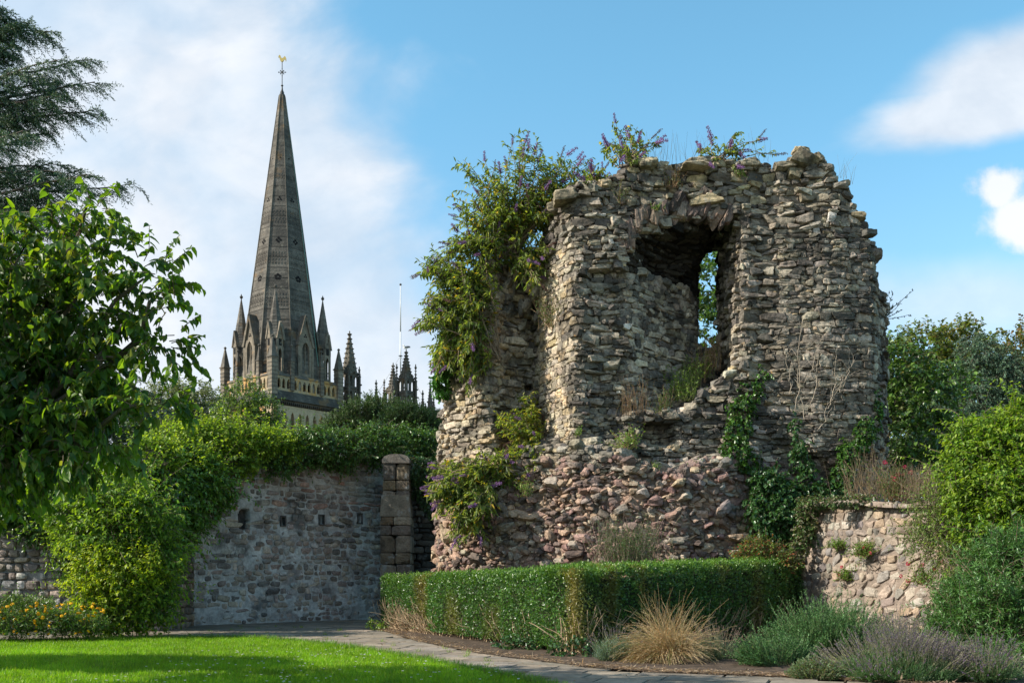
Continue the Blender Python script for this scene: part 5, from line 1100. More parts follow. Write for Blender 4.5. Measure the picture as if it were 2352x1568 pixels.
back_tree('distant_tree', 'hazy grey-green rounded tree in the distance just left of the tall spire tower', [blob(400, 930, 62, 70, 60, 2.5), blob(460, 920, 62, 45, 45, 2), blob(360, 960, 62, 70, 60, 2.5), blob(490, 960, 62, 30, 40, 1.5), blob(430, 990, 62, 90, 50, 2.5)], (430, 62), 1500, .20, .12, [(0.17,0.20,0.10), (0.22,0.24,0.13), (0.12,0.15,0.08)], 51, slen=.9)
back_tree('small_tree', 'small bright green tree standing in front of the foot of the spire tower', [blob(562, 905, 40, 42, 38, .9), blob(540, 945, 40, 45, 45, 1), blob(610, 935, 40, 42, 32, .9), blob(575, 980, 40, 80, 40, 1.2), blob(520, 990, 40, 40, 40, 1), blob(566, 872, 40, 16, 22, .4)], (575, 40), 850, .11, .07, [(0.10,0.18,0.03), (0.13,0.22,0.035), (0.07,0.13,0.025), (0.18,0.25,0.05)], 52, slen=.5, tipc=(0.16, 0.22, 0.05), mat='glossy', shell=.4)
for i, (lab, bl, tk_) in enumerate((('dark green yew with feathery upright sprays directly below the tall pointed turret', [blob(835, 960, 40, 50, 42, 1), blob(875, 940, 40, 30, 34, .8), blob(790, 985, 40, 50, 34, 1), blob(812, 945, 40, 22, 26, .6), blob(850, 925, 40, 16, 20, .5)], (840, 40)), ('dark green yew with feathery sprays below the flagpole, beside the ruin', [blob(935, 960, 39, 40, 32, .9), blob(975, 975, 39, 40, 34, .9), blob(905, 975, 39, 30, 26, .8), blob(920, 945, 39, 18, 18, .5)], (945, 39)))):
    back_tree('yew_tree', lab, bl, tk_, 1100, .10, .035, [(0.055,0.105,0.030), (0.075,0.13,0.035), (0.045,0.085,0.028)], 53+i, slen=.55, m=22, up=.9, grav=.1, mat='needle', hang=-.4, tipc=(0.10, 0.16, 0.04), group='yews behind the ivy wall')
back_tree('maple_tree', 'dark leafy maple directly behind the ruin, its leaves seen through the window slit', [blob(1630, 640, 30, 60, 70, 1.0), blob(1620, 760, 30, 80, 110, 1.0), blob(1650, 590, 30.5, 30, 36, .7), blob(1800, 800, 31, 150, 140, 1.4), blob(2060, 830, 29, 70, 60, 1.0), blob(2110, 900, 29, 80, 70, 1.1), blob(2050, 960, 29, 60, 70, 1.1), blob(2140, 990, 29, 80, 50, 1.0), blob(2080, 1060, 29, 90, 50, 1.0), blob(2190, 860, 29.5, 50, 30, .7), blob(2000, 860, 30, 60, 80, 1)], (1950, 30), 2300, .13, .10, [(0.07,0.14,0.032), (0.09,0.17,0.035), (0.055,0.11,0.028), (0.12,0.20,0.04)], 56, 'oval', slen=.55, m=10, up=.1, hang=.3, tr_=.12, mat='glossy', shell=.3, cull=.5)
back_tree('sycamore_tree', 'tall tree with yellowing and rust-tinged leaves behind the right end of the ruin', [blob(2120, 790, 46, 60, 50, 1.6), blob(2210, 780, 46, 55, 45, 1.5), blob(2170, 850, 46, 90, 60, 2), blob(2060, 810, 46, 45, 45, 1.5), blob(2260, 820, 46, 50, 50, 1.5), blob(2240, 900, 46, 90, 60, 2), blob(2100, 900, 46, 90, 60, 2), blob(2090, 970, 46, 90, 60, 2)], (2160, 46), 2100, .19, .14, [(0.13,0.165,0.035), (0.16,0.185,0.045), (0.20,0.16,0.045), (0.09,0.14,0.03), (0.12,0.16,0.04)], 57, slen=.8, m=12, shell=.45, tr_=.25)
back_tree('blue_cypress', 'blue-green cypress with drooping feathery sprays at the right edge behind the bright bush', [blob(2250, 800, 34, 40, 40, 1), blob(2290, 850, 34, 60, 60, 1.2), blob(2220, 900, 34, 60, 60, 1.2), blob(2170, 960, 33.5, 70, 55, 1.2), blob(2310, 930, 34, 60, 70, 1.2), blob(2240, 990, 33.5, 80, 60, 1.2), blob(2340, 860, 34, 50, 60, 1), blob(2130, 1020, 33, 60, 50, 1), blob(2230, 780, 34, 20, 26, .5)], (2260, 34), 3400, .085, .032, [(0.075,0.14,0.085), (0.095,0.17,0.10), (0.055,0.11,0.07), (0.13,0.20,0.12)], 58, slen=.5, m=22, up=.1, grav=1.1, mat='needle', hang=.6, shell=.35, tr_=.2)
back_tree('ash_tree', 'rust-tinged thin-leaved tree at the far right edge behind the blue cypress', [blob(2350, 800, 42, 40, 40, 1.4), blob(2390, 860, 42, 60, 90, 2), blob(2330, 770, 42, 25, 25, .9), blob(2400, 980, 42, 90, 90, 2)], (2400, 42), 700, .17, .12, [(0.10,0.13,0.03), (0.15,0.16,0.045), (0.19,0.12,0.04)], 59, slen=.7)
back_tree('background_tree', 'dark green tree mass filling the gap behind the low right wall', [blob(2100, 1070, 38, 150, 60, 2), blob(2250, 1080, 38, 120, 60, 2), blob(1990, 1050, 38, 90, 60, 2)], (2150, 38), 900, .16, .11, [(0.035,0.07,0.024), (0.05,0.09,0.03)], 60, slen=.6)
back_tree('background_tree', 'dark tree filling the low gap behind the left garden wall', [blob(250, 1010, 34, 150, 70, 2), blob(60, 1020, 34, 150, 90, 2), blob(370, 1020, 36, 90, 50, 2), blob(-120, 950, 34, 150, 120, 2)], (150, 34), 1200, .15, .10, [(0.04,0.08,0.03), (0.055,0.10,0.035)], 61, slen=.6)
# twiggy sapling sprouting from the ruin's right edge
rs = np.random.RandomState(70); sp_ = plant('sapling', 'sparse dark twiggy sapling arching from the right edge of the ruin against the sky', 'sapling', tuple(P(2020, 740, 24)))
n_ = 12; a0_ = np.repeat(P(2022, 735, 24)[None], n_, 0)+rs.normal(0, .05, (n_, 3)); tg_ = np.array([P(2030+rs.rand()*65, 640+rs.rand()*80, 24+rs.normal(0, .3)) for _ in range(n_)])
st2 = grow(rs, a0_, tg_-a0_, np.linalg.norm(tg_-a0_, axis=1)*1.05, 8, -.2, .06); gs = Geo(); g = Geo(); tubes(gs, st2, .012, .004, (0.07, 0.06, 0.05), 4); q, t = on_stems(rs, st2, 9, .25, 1)
leaves(g, q, nrm(t+rand_dir(rs, len(q))*.8), rand_dir(rs, len(q)), rs.uniform(.05, .11, len(q)), .035, lum(len(q), rs, [(0.03,0.055,0.025), (0.05,0.07,0.03)], .2), 'dia')
part(g, 'foliage', M['leaf'], sp_); part(gs, 'stems', M['bark'], sp_, True)
# ---------------- ivy and climbers on the boundary wall
IV = [(0.045, 0.115, 0.020), (0.06, 0.145, 0.024), (0.035, 0.085, 0.02), (0.085, 0.18, 0.03)]
def wb(px, py, rx, ry, dep, off=0.0):
    s = s_of(px); D = A0[1]+dv[1]*s; return blob(px, py, D-off, rx, ry, dep)
def roughen(blobs, seed, k=3):
    rs = np.random.RandomState(seed); out = list(blobs)
    for c_, r_ in blobs:
        for _ in range(k):
            d = rand_dir(rs, 1)[0]; d[2] = abs(d[2])*.8+.1; f = rs.uniform(.3, .55); out.append((c_+d*np.array(r_)*rs.uniform(.75, 1.05), tuple(np.array(r_)*f)))
    return out
def climber(name, label, cat, blobs, ns, L, W, pal, seed, loc, shape='oval', slen=.3, m=9, mat='glossy', tipc=None, up=.2, grav=.8, hang=.4, shell=.55, jit=.16, group=None, fold=.25, clip=None, cull=.6, stemr=.004):
    blobs = [(c_, tuple(np.maximum(np.array(r_)-slen*.24, np.array(r_)*.45))) for c_, r_ in blobs]
    if ns > 1000: blobs = roughen([(c_, tuple(np.array(r_)*.86)) for c_, r_ in blobs], seed+500)
    rs = np.random.RandomState(seed); t = plant(name, label, cat, loc, group); g, gs, _ = foliage(rs, blobs, ns, slen, m, L, W, pal, shape, up, grav, .9, hang, fold, .15, shell, cull, .16, 4, stemr, (0.14, 0.11, 0.07), tipc, jit, clip=clip)
    if ns > 600: g, gs, _ = foliage(rs, blobs, int(ns*.07), slen*2.3, int(m*1.5), L*.95, W*.95, pal, shape, up+.2, grav, .9, hang, fold, .15, .8, .9, .16, 6, stemr*1.4, (0.16, 0.12, 0.08), tipc, jit, g, gs, clip=clip)
    part(g, 'foliage', M[mat], t, True); part(gs, 'stems', M['bark'], t); return t
BR = (0.34, 0.42, 0.04)
climber('ivy', 'bright yellow-green ivy mounded on top of the boundary wall, left part', 'ivy', [wb(400, 1030, 75, 55, .7), wb(480, 1010, 75, 45, .8), wb(560, 1020, 80, 42, .8), wb(350, 1060, 60, 60, .6, 1.5), wb(430, 1070, 90, 45, .6, .8), wb(630, 1030, 70, 40, .7), wb(520, 1060, 90, 34, .6, .2)], 3300, .085, .06, [(0.10, 0.20, 0.022), (0.13, 0.24, 0.026), (0.07, 0.14, 0.02), (0.18, 0.29, 0.03)], 81, tuple(P(480, 1060, 26.5)), tipc=BR, up=.6, grav=.3, mat='thin', group='ivy on the boundary wall')
climber('ivy', 'darker glossy ivy hanging over the top of the boundary wall towards the buttress', 'ivy', [wb(700, 1030, 80, 40, .7), wb(780, 1030, 80, 40, .7), wb(860, 1020, 70, 36, .7), wb(940, 1020, 60, 36, .6), wb(985, 1030, 36, 44, .5), wb(660, 1055, 60, 26, .5), wb(760, 1058, 80, 22, .45), wb(850, 1050, 60, 20, .4), wb(610, 1078, 70, 18, .3, .1), wb(960, 1065, 40, 26, .4)], 3600, .075, .055, [(0.05,0.125,0.026), (0.065,0.15,0.03), (0.04,0.095,0.02), (0.10,0.20,0.035)], 82, tuple(P(820, 1060, 28.5)), tipc=(0.10, 0.18, 0.04), up=.5, grav=.4, group='ivy on the boundary wall')
climber('ivy', 'dark hanging ivy in the shaded gap to the right of the buttress', 'ivy', [blob(968, 1090, 29, 26, 50, .3), blob(990, 1120, 29, 18, 60, .3), blob(955, 1075, 28.8, 25, 30, .3)], 420, .08, .06, [(0.03,0.075,0.022), (0.04,0.09,0.028)], 83, tuple(P(970, 1100, 29)), up=-.2, hang=.8, group='ivy on the boundary wall')
climber('climbing_shrub', 'dense glossy green climber with long shoots hanging down the left end of the boundary wall', 'climber', [blob(440, 1110, 24.3, 80, 50, .6), blob(500, 1120, 25.2, 40, 40, .35), blob(390, 1160, 23.6, 80, 60, .7), blob(330, 1110, 23, 80, 60, .7), blob(465, 1160, 24.8, 42, 34, .25), blob(410, 1210, 23.8, 50, 46, .4), blob(340, 1210, 22.6, 80, 70, .8), blob(250, 1130, 22.8, 80, 60, .7), blob(375, 1290, 22.6, 36, 60, .35)], 3100, .105, .062, [(0.07,0.165,0.022), (0.09,0.20,0.026), (0.05,0.12,0.02), (0.13,0.25,0.03)], 84, base3(350, 22.6), tipc=(0.15, 0.26, 0.03), up=.1, grav=.9, slen=.4)
# the big mixed shrub, its golden front bush and the ivy on the left wall
climber('ivy', 'dark green ivy spread over the left garden wall at the frame edge', 'ivy', [blob(40, 1170, 22.9, 110, 50, .35), blob(140, 1190, 22.8, 80, 60, .35), blob(190, 1260, 22.7, 80, 90, .3), blob(70, 1200, 22.9, 26, 60, .2), blob(-60, 1160, 22.9, 80, 40, .3), blob(200, 1120, 22.7, 120, 60, .5), blob(80, 1120, 22.8, 130, 50, .5)], 2600, .08, .06, [(0.03,0.08,0.018), (0.04,0.10,0.022), (0.055,0.13,0.026)], 85, base3(100, 22.8), up=.0, hang=.7, slen=.28, tipc=(0.09, 0.17, 0.03))
climber('mixed_shrub', 'large rounded shrub with arching glossy green shoots between the left wall and the golden bush', 'shrub', [blob(270, 1150, 20.8, 80, 60, .7), blob(190, 1190, 20.8, 80, 50, .6), blob(330, 1200, 20.6, 70, 60, .6), blob(250, 1240, 20.5, 100, 60, .7), blob(360, 1290, 20.6, 50, 80, .5), blob(150, 1230, 20.9, 36, 30, .35), blob(330, 1380, 20.4, 80, 70, .5), blob(240, 1400, 20.3, 80, 60, .5), blob(350, 1390, 20.9, 36, 40, .3)], 2500, .095, .05, [(0.075,0.165,0.022), (0.10,0.21,0.026), (0.055,0.12,0.02), (0.16,0.27,0.035)], 86, base3(270, 20.6), tipc=(0.28, 0.38, 0.03), mat='thin', up=.4, grav=.9, slen=.42)
climber('golden_shrub', 'rounded shrub with bright golden-yellow leaves in front of the big green shrub at left', 'shrub', [blob(240, 1310, 19.9, 80, 50, .5), blob(200, 1350, 19.9, 60, 55, .5), blob(300, 1340, 19.9, 70, 60, .5), blob(260, 1390, 19.8, 80, 55, .5), blob(330, 1300, 20, 40, 40, .4)], 1100, .07, .042, [(0.14,0.25,0.018), (0.20,0.30,0.02), (0.09,0.18,0.02), (0.28,0.34,0.02)], 87, base3(250, 19.9), mat='thin', tipc=(0.40, 0.45, 0.02), up=.6, grav=.2, slen=.25)
# low flower patch in front of the shrubs
climber('yellow_flower_patch', 'low bed of yellow and orange flowering plants at the left edge of the lawn', 'flowers', [blob(30, 1440, 18.8, 70, 30, .5), blob(110, 1435, 18.9, 60, 28, .5), blob(-50, 1420, 19, 70, 40, .5), blob(170, 1445, 19, 50, 22, .4), blob(60, 1405, 19.4, 60, 30, .5), blob(210, 1440, 19.1, 40, 24, .4)], 1500, .06, .026, [(0.10,0.19,0.03), (0.13,0.23,0.04), (0.17,0.24,0.06), (0.07,0.14,0.025)], 88, base3(60, 18.8), up=1.0, grav=.2, slen=.22, hang=-.2)
fl_root = bpy.data.objects['yellow_flower_patch']; rs = np.random.RandomState(89)
g = Geo(); g.ngon((0, 0), .008, .030, 0, .012, 8, 0, (0.85, 0.50, 0.015)); g.ngon((0, 0), .028, .018, .012, .022, 8, 0, (0.78, 0.42, 0.01)); proto = None
def scatter_copies(name, g, mat, root, pts, scl, rs, tilt_=.6, faceup=None, smooth=False):
    first = None
    for i, p_ in enumerate(pts):
        if first is None: o = g.build(name, mat, root, smooth); first = o
        else: o = first.copy(); col.objects.link(o); o.parent = root
        o.location = (p_[0]-root.location.x, p_[1]-root.location.y, p_[2]-root.location.z); s = scl*rs.uniform(.75, 1.25); o.scale = (s, s, s)
        if faceup is None: o.rotation_euler = (rs.normal(0, tilt_), rs.normal(0, tilt_), rs.rand()*6.28)
        else: o.rotation_euler = Vector(faceup[i]).to_track_quat('Z', 'X').to_euler()
pts = [P(rs.uniform(-30, 240), 1385+rs.rand()*72, 18.5+rs.uniform(-.1, .3)) for _ in range(85)]
scatter_copies('flower_head', g, M['petal'], fl_root, pts, 1.15, rs, .7)
# ---------------- clipped box hedge (two arms meeting at a corner)
rs = np.random.RandomState(90); hd = plant('box_hedge', 'long clipped box hedge turning a corner in front of the ruin, its left arm sunlit', 'hedge', (1.02, 16.0, 0))
HA, HB, HC = np.array([-3.15, 23.9]), np.array([1.0, 15.35]), np.array([6.75, 22.2]); HT = 0.95
nA = np.array([(HB-HA)[1], -(HB-HA)[0]]); nA = nA/np.linalg.norm(nA); nA = nA*np.sign(nA@np.array([-1, -1])); nC = np.array([(HC-HB)[1], -(HC-HB)[0]]); nC = nC/np.linalg.norm(nC); nC = nC*np.sign(nC@np.array([1, -1]))
def htop(a): return 1.30+0.13*np.clip(a, 0, 1)
g = Geo(); gcore = Geo(); gtw = Geo()
for (a, b_, nf_, t0_, t1_, cnt) in ((HA, HB, nA, 1.27, 1.37, 62000), (HB, HC, nC, 1.37, 1.66, 60000)):
    L_ = np.linalg.norm(b_-a); d = (b_-a)/L_; e = HT
    # inner core so that light does not pass straight through
    q0 = a-nf_*.16+d*.16; q1 = b_-nf_*.16-d*.1; q2 = b_-nf_*(e-.14)-d*.1; q3 = a-nf_*(e-.14)+d*.16
    if a is HB: q0 = q0+d*.25; q3 = q3+d*.62
    else: q1 = q1-d*.25; q2 = q2-d*.62
    gcore.hexa([(*q0, .25), (*q1, .1), (*q2, .1), (*q3, .25), (*q0, t0_-.20), (*q1, t1_-.20), (*q2, t1_-.20), (*q3, t0_-.20)], (0.035, 0.04, 0.02))
    # surface parameter: u along, w around the cross-section (front face, rounded shoulder, top, back)
    n_ = cnt; u_ = rs.rand(n_)*(L_+0.1)-.05; w_ = rs.rand(n_); hh = t0_+(t1_-t0_)*u_/L_; per = hh*.92+e+hh*.5; s_ = w_*per
    front_ = s_ < hh*.92; topm_ = (s_ >= hh*.92) & (s_ < hh*.92+e); 
    dep_ = np.where(front_, 0, np.where(topm_, s_-hh*.92, e)); zz_ = np.where(front_, s_+hh*.08, np.where(topm_, hh, hh-(s_-hh*.92-e)))
    rd_ = np.exp(-((hh-zz_)/.13))*.13*np.where(front_, 1, 0); dr_ = np.exp(-dep_/.15)*.10*np.where(topm_, 1, 0)
    nrmv = np.where(front_[:, None], np.array([nf_[0], nf_[1], 0.05]), np.where(topm_[:, None], np.array([0, 0, 1.0]), np.array([-nf_[0], -nf_[1], 0])))
    p3 = np.column_stack([a[0]+d[0]*u_-nf_[0]*(dep_+rd_), a[1]+d[1]*u_-nf_[1]*(dep_+rd_), zz_-dr_])
    bump_ = 0.06*vnoise(p3, 1.8, 5)+0.05*vnoise(p3, 5, 6)+0.03*vnoise(p3, 11, 8); p3 = p3+nrmv*(bump_-rs.rand(n_)**1.5*.10)[:, None]
    if a is HA:   # round the free end, thin it out where bare stems show
        bare = (u_ > .5) & (u_ < 2.9) & (zz_ < (.60-.17*np.abs(u_-1.3)+.1*vnoise(p3, 6, 2))) & front_; keep = ~(bare & (rs.rand(n_) < .93)); notch = ((u_-1.05)/.26)**2+((zz_-.62)/.16)**2 < 1; keep &= ~(notch & front_ & (rs.rand(n_) < .8))
    else: keep = ~((zz_ < .22+.12*vnoise(p3, 2, 7)) & front_ & (rs.rand(n_) < .7))
    other = nC if a is HA else nA; keep &= ((p3[:, :2]-HB)@other) < .06
    p3, nv_ = p3[keep], nrmv[keep]; n_ = len(p3); ax = nrm(nv_*.6+rand_dir(rs, n_)*.8+[0, 0, .35]); nr = nrm(nv_*.9+rand_dir(rs, n_)*.8)
    pat = vnoise(p3, 1.3, 9)[:, None]; br_ = np.clip(vnoise(p3*[1, 1, .45], 1.5, 12)-.22, 0, 1)[:, None]*2.0
    C = lum(n_, rs, [(0.055,0.135,0.03), (0.07,0.165,0.035), (0.04,0.10,0.026), (0.11,0.21,0.04)], .18)*(1+.2*pat); C = C*(1-br_*.8)+np.array([0.20, 0.16, 0.05])*br_*.8
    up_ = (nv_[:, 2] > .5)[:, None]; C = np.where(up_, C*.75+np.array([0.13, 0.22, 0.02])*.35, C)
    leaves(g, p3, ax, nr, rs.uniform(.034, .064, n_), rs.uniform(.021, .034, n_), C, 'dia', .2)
    # fresh sprouts standing above the clipped top
    m_ = 900; u2 = rs.rand(m_)*L_; dp = rs.rand(m_)*e; zb = t0_+(t1_-t0_)*u2/L_; b0 = np.column_stack([a[0]+d[0]*u2-nf_[0]*dp, a[1]+d[1]*u2-nf_[1]*dp, zb-.06]); s_ = grow(rs, b0, np.array([0, 0, 1.0])+rs.normal(0, .2, (m_, 3)), rs.uniform(.06, .16, m_), 3, 0, .1); q, t = on_stems(rs, s_, 8, .2, 1)
    leaves(g, q, nrm(t*.7+rand_dir(rs, len(q))*.8), rand_dir(rs, len(q)), .032, .018, lum(len(q), rs, [(0.10,0.21,0.025), (0.14,0.25,0.03)], .15), 'dia')
    m_ = 420; u2 = rs.rand(m_)*L_ if a is HB else np.concatenate([rs.uniform(.5, 2.9, 260), rs.rand(160)*L_]); dp = rs.uniform(.05, .4, m_); b0 = np.column_stack([a[0]+d[0]*u2-nf_[0]*dp, a[1]+d[1]*u2-nf_[1]*dp, np.full(m_, .02)]); s_ = grow(rs, b0, np.array([0, 0, 1.0])+np.array([nf_[0], nf_[1], 0])*.18+rs.normal(0, .38, (m_, 3)), rs.uniform(.35, .9, m_), 7, -.3, .17); tubes(gtw, s_, rs.uniform(.005, .014, m_), .004, (0.40, 0.29, 0.18), 4)
# end cap leaves at the free end
n_ = 8000; v_ = rs.rand(n_)*HT; zz_ = rs.rand(n_)*1.27; d = nrm(HA-HB); p3 = np.column_stack([HA[0]-nA[0]*v_, HA[1]-nA[1]*v_, zz_])+np.column_stack([d[0]*np.ones(n_), d[1]*np.ones(n_), 0*v_])*(.05-rs.rand(n_)*.12)[:, None]
leaves(g, p3, nrm(rand_dir(rs, n_)+[0, 0, .3]), rand_dir(rs, n_), rs.uniform(.028, .05, n_), .02, lum(n_, rs, [(0.055,0.135,0.03), (0.07,0.165,0.035), (0.11,0.19,0.04)], .18), 'dia')
part(g, 'clipped_foliage', M['glossy'], hd); part(gtw, 'bare_stems', M['bark'], hd); part(gcore, 'inner_twigs', M['bark'], hd)
# small ivy at the hedge foot
climber('ground_ivy', 'small patch of dark ivy creeping along the foot of the hedge corner', 'ivy', [(np.array([.25, 16.7, .10]), (.5, .25, .08)), (np.array([1.0, 15.3, .12]), (.45, .25, .12)), (np.array([1.9, 16.0, .10]), (.5, .25, .09)), (np.array([.0, 17.1, .08]), (.35, .3, .06))], 330, .055, .05, [(0.035,0.085,0.03), (0.05,0.115,0.035)], 91, (1.0, 15.4, .02), up=.5, grav=.4, slen=.14, m=6, stemr=.002)
# ---------------- butterfly bushes (purple flowering) and other plants growing on the ruin
def spikeflower():
    g = Geo(); rs = np.random.RandomState(5); n_ = 90; t = rs.rand(n_); a = rs.rand(n_)*6.28; r = .030*(1-t*.75)
    p_ = np.column_stack([np.cos(a)*r, np.sin(a)*r, t*.22]); leaves(g, p_, np.column_stack([np.cos(a), np.sin(a), .4+0*a]), rand_dir(rs, n_), rs.uniform(.018, .028, n_), .018, lum(n_, rs, [(0.27,0.14,0.36), (0.37,0.23,0.46), (0.20,0.10,0.25), (0.17,0.09,0.13)], .2), 'dia'); g.ngon((0, 0), .018, .004, 0, .22, 6, 0, (0.20, 0.10, 0.24)); return g
def spent():
    g = Geo(); rs = np.random.RandomState(6); n_ = 60; t = rs.rand(n_); a = rs.rand(n_)*6.28; r = .018*(1-t*.7); p_ = np.column_stack([np.cos(a)*r, np.sin(a)*r, t*.24]); leaves(g, p_, np.column_stack([np.cos(a), np.sin(a), .6+0*a]), rand_dir(rs, n_), .02, .014, lum(n_, rs, [(0.12,0.06,0.05), (0.16,0.08,0.07), (0.09,0.05,0.04)], .2), 'dia'); g.ngon((0, 0), .012, .003, 0, .24, 5, 0, (0.12, 0.07, 0.05)); return g
BUD = [(0.15, 0.21, 0.045), (0.19, 0.25, 0.055), (0.11, 0.16, 0.04), (0.25, 0.28, 0.06), (0.08, 0.12, 0.035)]
def buddleia(label, root, tips, ns, nl, seed, L=.15, W=.046, nfl=12, wob=.25, pal=BUD, yel=.03, flower_tips=None, side=2, sl=.45, name='butterfly_bush', cat='flowering shrub', grav=.35, group='butterfly bushes on the ruin', fs=1.15, spread=None):
    """root: list of (px,py,D); tips: list of (px,py,D,spread px)"""
    rs = np.random.RandomState(seed); rt = plant(name, label, cat, tuple(P(*root[0])), group); gs, g = Geo(), Geo()
    k = rs.randint(0, len(tips), ns); b0 = np.array([P(*root[rs.randint(len(root))]) for _ in range(ns)])+rs.normal(0, .10, (ns, 3))
    tp_ = np.array([P(tips[i][0]+rs.normal(0, tips[i][3]), tips[i][1]+rs.normal(0, tips[i][3]), tips[i][2]+rs.normal(0, .30)) for i in k]); n_ = 9; t = np.linspace(0, 1, n_)[None, :, None]
    ln = np.linalg.norm(tp_-b0, axis=1)[:, None]; md = (b0+tp_)/2+np.column_stack([rs.normal(0, .08, (ns, 2)), rs.uniform(.08, .3, ns)])*ln
    st = b0[:, None]*(1-t)**2+2*md[:, None]*t*(1-t)+tp_[:, None]*t**2; st = st+rs.normal(0, .012, st.shape); tubes(gs, st, .014, .005, (0.24, 0.18, 0.12), 4)
    q, d = on_stems(rs, st, side*2, .3, .95); s2 = grow(rs, q, nrm(d+rs.normal(0, .55, d.shape)), sl*rs.uniform(.5, 1.2, len(q)), 5, grav, .1); tubes(gs, s2, .006, .003, (0.22, 0.18, 0.11), 3)
    for S, mm, t0 in ((st, nl, .35), (s2, nl, .1)):
        q, d = on_stems(rs, S, mm, t0, 1.0); N = len(q); ax = nrm(d*.6+nrm(np.cross(d, rand_dir(rs, N)))*.8+[0, 0, -.35]); C = lum(N, rs, pal, .18); yl = rs.rand(N) < yel; C[yl] = [0.50, 0.34, 0.03]
        leaves(g, q, ax, nrm(np.array([0, 0, 1.0])+rand_dir(rs, N)*.6), L*rs.uniform(.6, 1.2, N), W, C, 'oval', .3, .25)
    part(g, 'foliage', M['thin'], rt, True); part(gs, 'stems', M['bark'], rt)
    ends = [(p[-1], nrm(p[-1]-p[-2])) for p in st]+[(p[-1], nrm(p[-1]-p[-2])) for p in s2]
    ei = rs.permutation(len(st)); ej = len(st)+rs.permutation(len(s2)); order = list(ei[:nfl])+list(ej[:max(nfl-len(ei), nfl//3)]); order = order[:95]
    pf = [ends[i] for i in order]; cut_ = int(len(pf)*.7)
    dirs = [nrm(d+np.array([rs.normal(0, .3), rs.normal(0, .3), .1])) for _, d in pf]
    scatter_copies('flower_spike', spikeflower(), M['petal'], rt, [p for p, _ in pf[:cut_]], fs, rs, faceup=dirs[:cut_]); scatter_copies('spent_flower_spike', spent(), M['petal'], rt, [p for p, _ in pf[cut_:]], fs, rs, faceup=dirs[cut_:]); return rt
buddleia('biggest butterfly bush, sprouting from the top of the ruin\'s left pier against the sky', [(1165, 590, 24.6), (1140, 600, 24.8), (1190, 580, 24.6)],
    [(1185, 330, 24.2, 12), (1070, 385, 24.4, 14), (1110, 400, 24.3, 20), (1160, 400, 24.3, 22), (1240, 370, 24.3, 20), (1290, 380, 24.2, 16), (1330, 375, 24.1, 12), (1340, 410, 24.0, 14), (1370, 420, 24.0, 12), (1375, 440, 24.0, 14), (1320, 450, 24.0, 20), (1290, 430, 24.0, 20), (1250, 430, 24.2, 28), (1200, 450, 24.2, 28), (1150, 480, 24.3, 28), (1100, 480, 24.4, 24), (1050, 440, 24.4, 10), (1070, 520, 24.4, 22), (1045, 560, 24.4, 16), (1200, 520, 24.2, 28), (1130, 545, 24.3, 25), (1010, 570, 24.5, 14), (1230, 490, 24.2, 20), (1245, 585, 24.0, 16), (1235, 630, 24.1, 14)], 190, 8, 101, nfl=85, side=3, sl=.42)
buddleia('butterfly bush cascading down the left side of the ruin, below the biggest bush', [(1120, 720, 24.4), (1090, 760, 24.4), (1100, 690, 24.4), (1140, 820, 24.3)],
    [(985, 600, 24.6, 12), (1030, 640, 24.4, 20), (1060, 620, 24.4, 22), (1000, 700, 24.5, 14), (1040, 700, 24.4, 22), (980, 740, 24.5, 12), (1020, 770, 24.4, 18), (1070, 740, 24.3, 24), (1100, 660, 24.3, 20), (1010, 820, 24.5, 14), (1060, 800, 24.2, 22), (1080, 800, 24.2, 20), (1080, 850, 24.1, 16), (1110, 600, 24.4, 20)], 170, 9, 102, nfl=30, side=3, sl=.38)
buddleia('upright butterfly bush at the top left corner of the ruin above the arch', [(1440, 385, 23.0), (1455, 380, 23.1)], [(1410, 285, 23, 5), (1450, 300, 23, 8), (1500, 290, 23, 6), (1405, 330, 23, 7), (1480, 330, 23, 8), (1510, 330, 23, 4), (1430, 350, 23, 6), (1395, 338, 23, 4), (1465, 350, 23, 8)], 26, 8, 103, nfl=13, side=1, sl=.22, L=.10)
buddleia('low butterfly bush with few pink flowers on top of the ruin wall, middle', [(1665, 370, 23.0), (1650, 372, 23.0)], [(1690, 305, 23, 4), (1640, 325, 23, 4), (1745, 322, 23, 5), (1670, 330, 23, 8), (1705, 340, 23, 8), (1610, 350, 23, 5), (1630, 365, 23, 8), (1780, 358, 23, 4), (1700, 360, 23, 10)], 24, 7, 104, nfl=12, side=1, sl=.2, L=.09)
buddleia('pink flowering valerian and butterfly bush patch beside the corner boulder on the ruin top', [(1375, 435, 23.2), (1360, 440, 23.2)], [(1365, 395, 23.2, 8), (1385, 400, 23.2, 8), (1345, 415, 23.2, 8), (1400, 415, 23.2, 6)], 22, 7, 105, nfl=8, side=1, sl=.16, L=.08, name='valerian', cat='wild flowers', group='wild flowers on the ruin')
buddleia('butterfly bush with lilac flowers spilling over the pink rubble at the ruin\'s lower left', [(1130, 1120, 23.5), (1110, 1150, 23.6), (1150, 1090, 23.6)],
    [(1010, 1080, 23.6, 10), (1040, 1100, 23.4, 16), (1000, 1130, 23.4, 8), (1020, 1160, 23.3, 12), (1050, 1180, 23.2, 16), (1060, 1130, 23.3, 22), (1100, 1090, 23.3, 20), (1150, 1060, 23.4, 20), (1180, 1090, 23.3, 16), (1050, 1230, 23.2, 12), (1080, 1200, 23.1, 16), (1110, 1160, 23.1, 18), (1100, 1050, 23.6, 14)], 120, 9, 106, nfl=34, side=3, sl=.35, pal=BUD+[(0.20,0.23,0.05)])
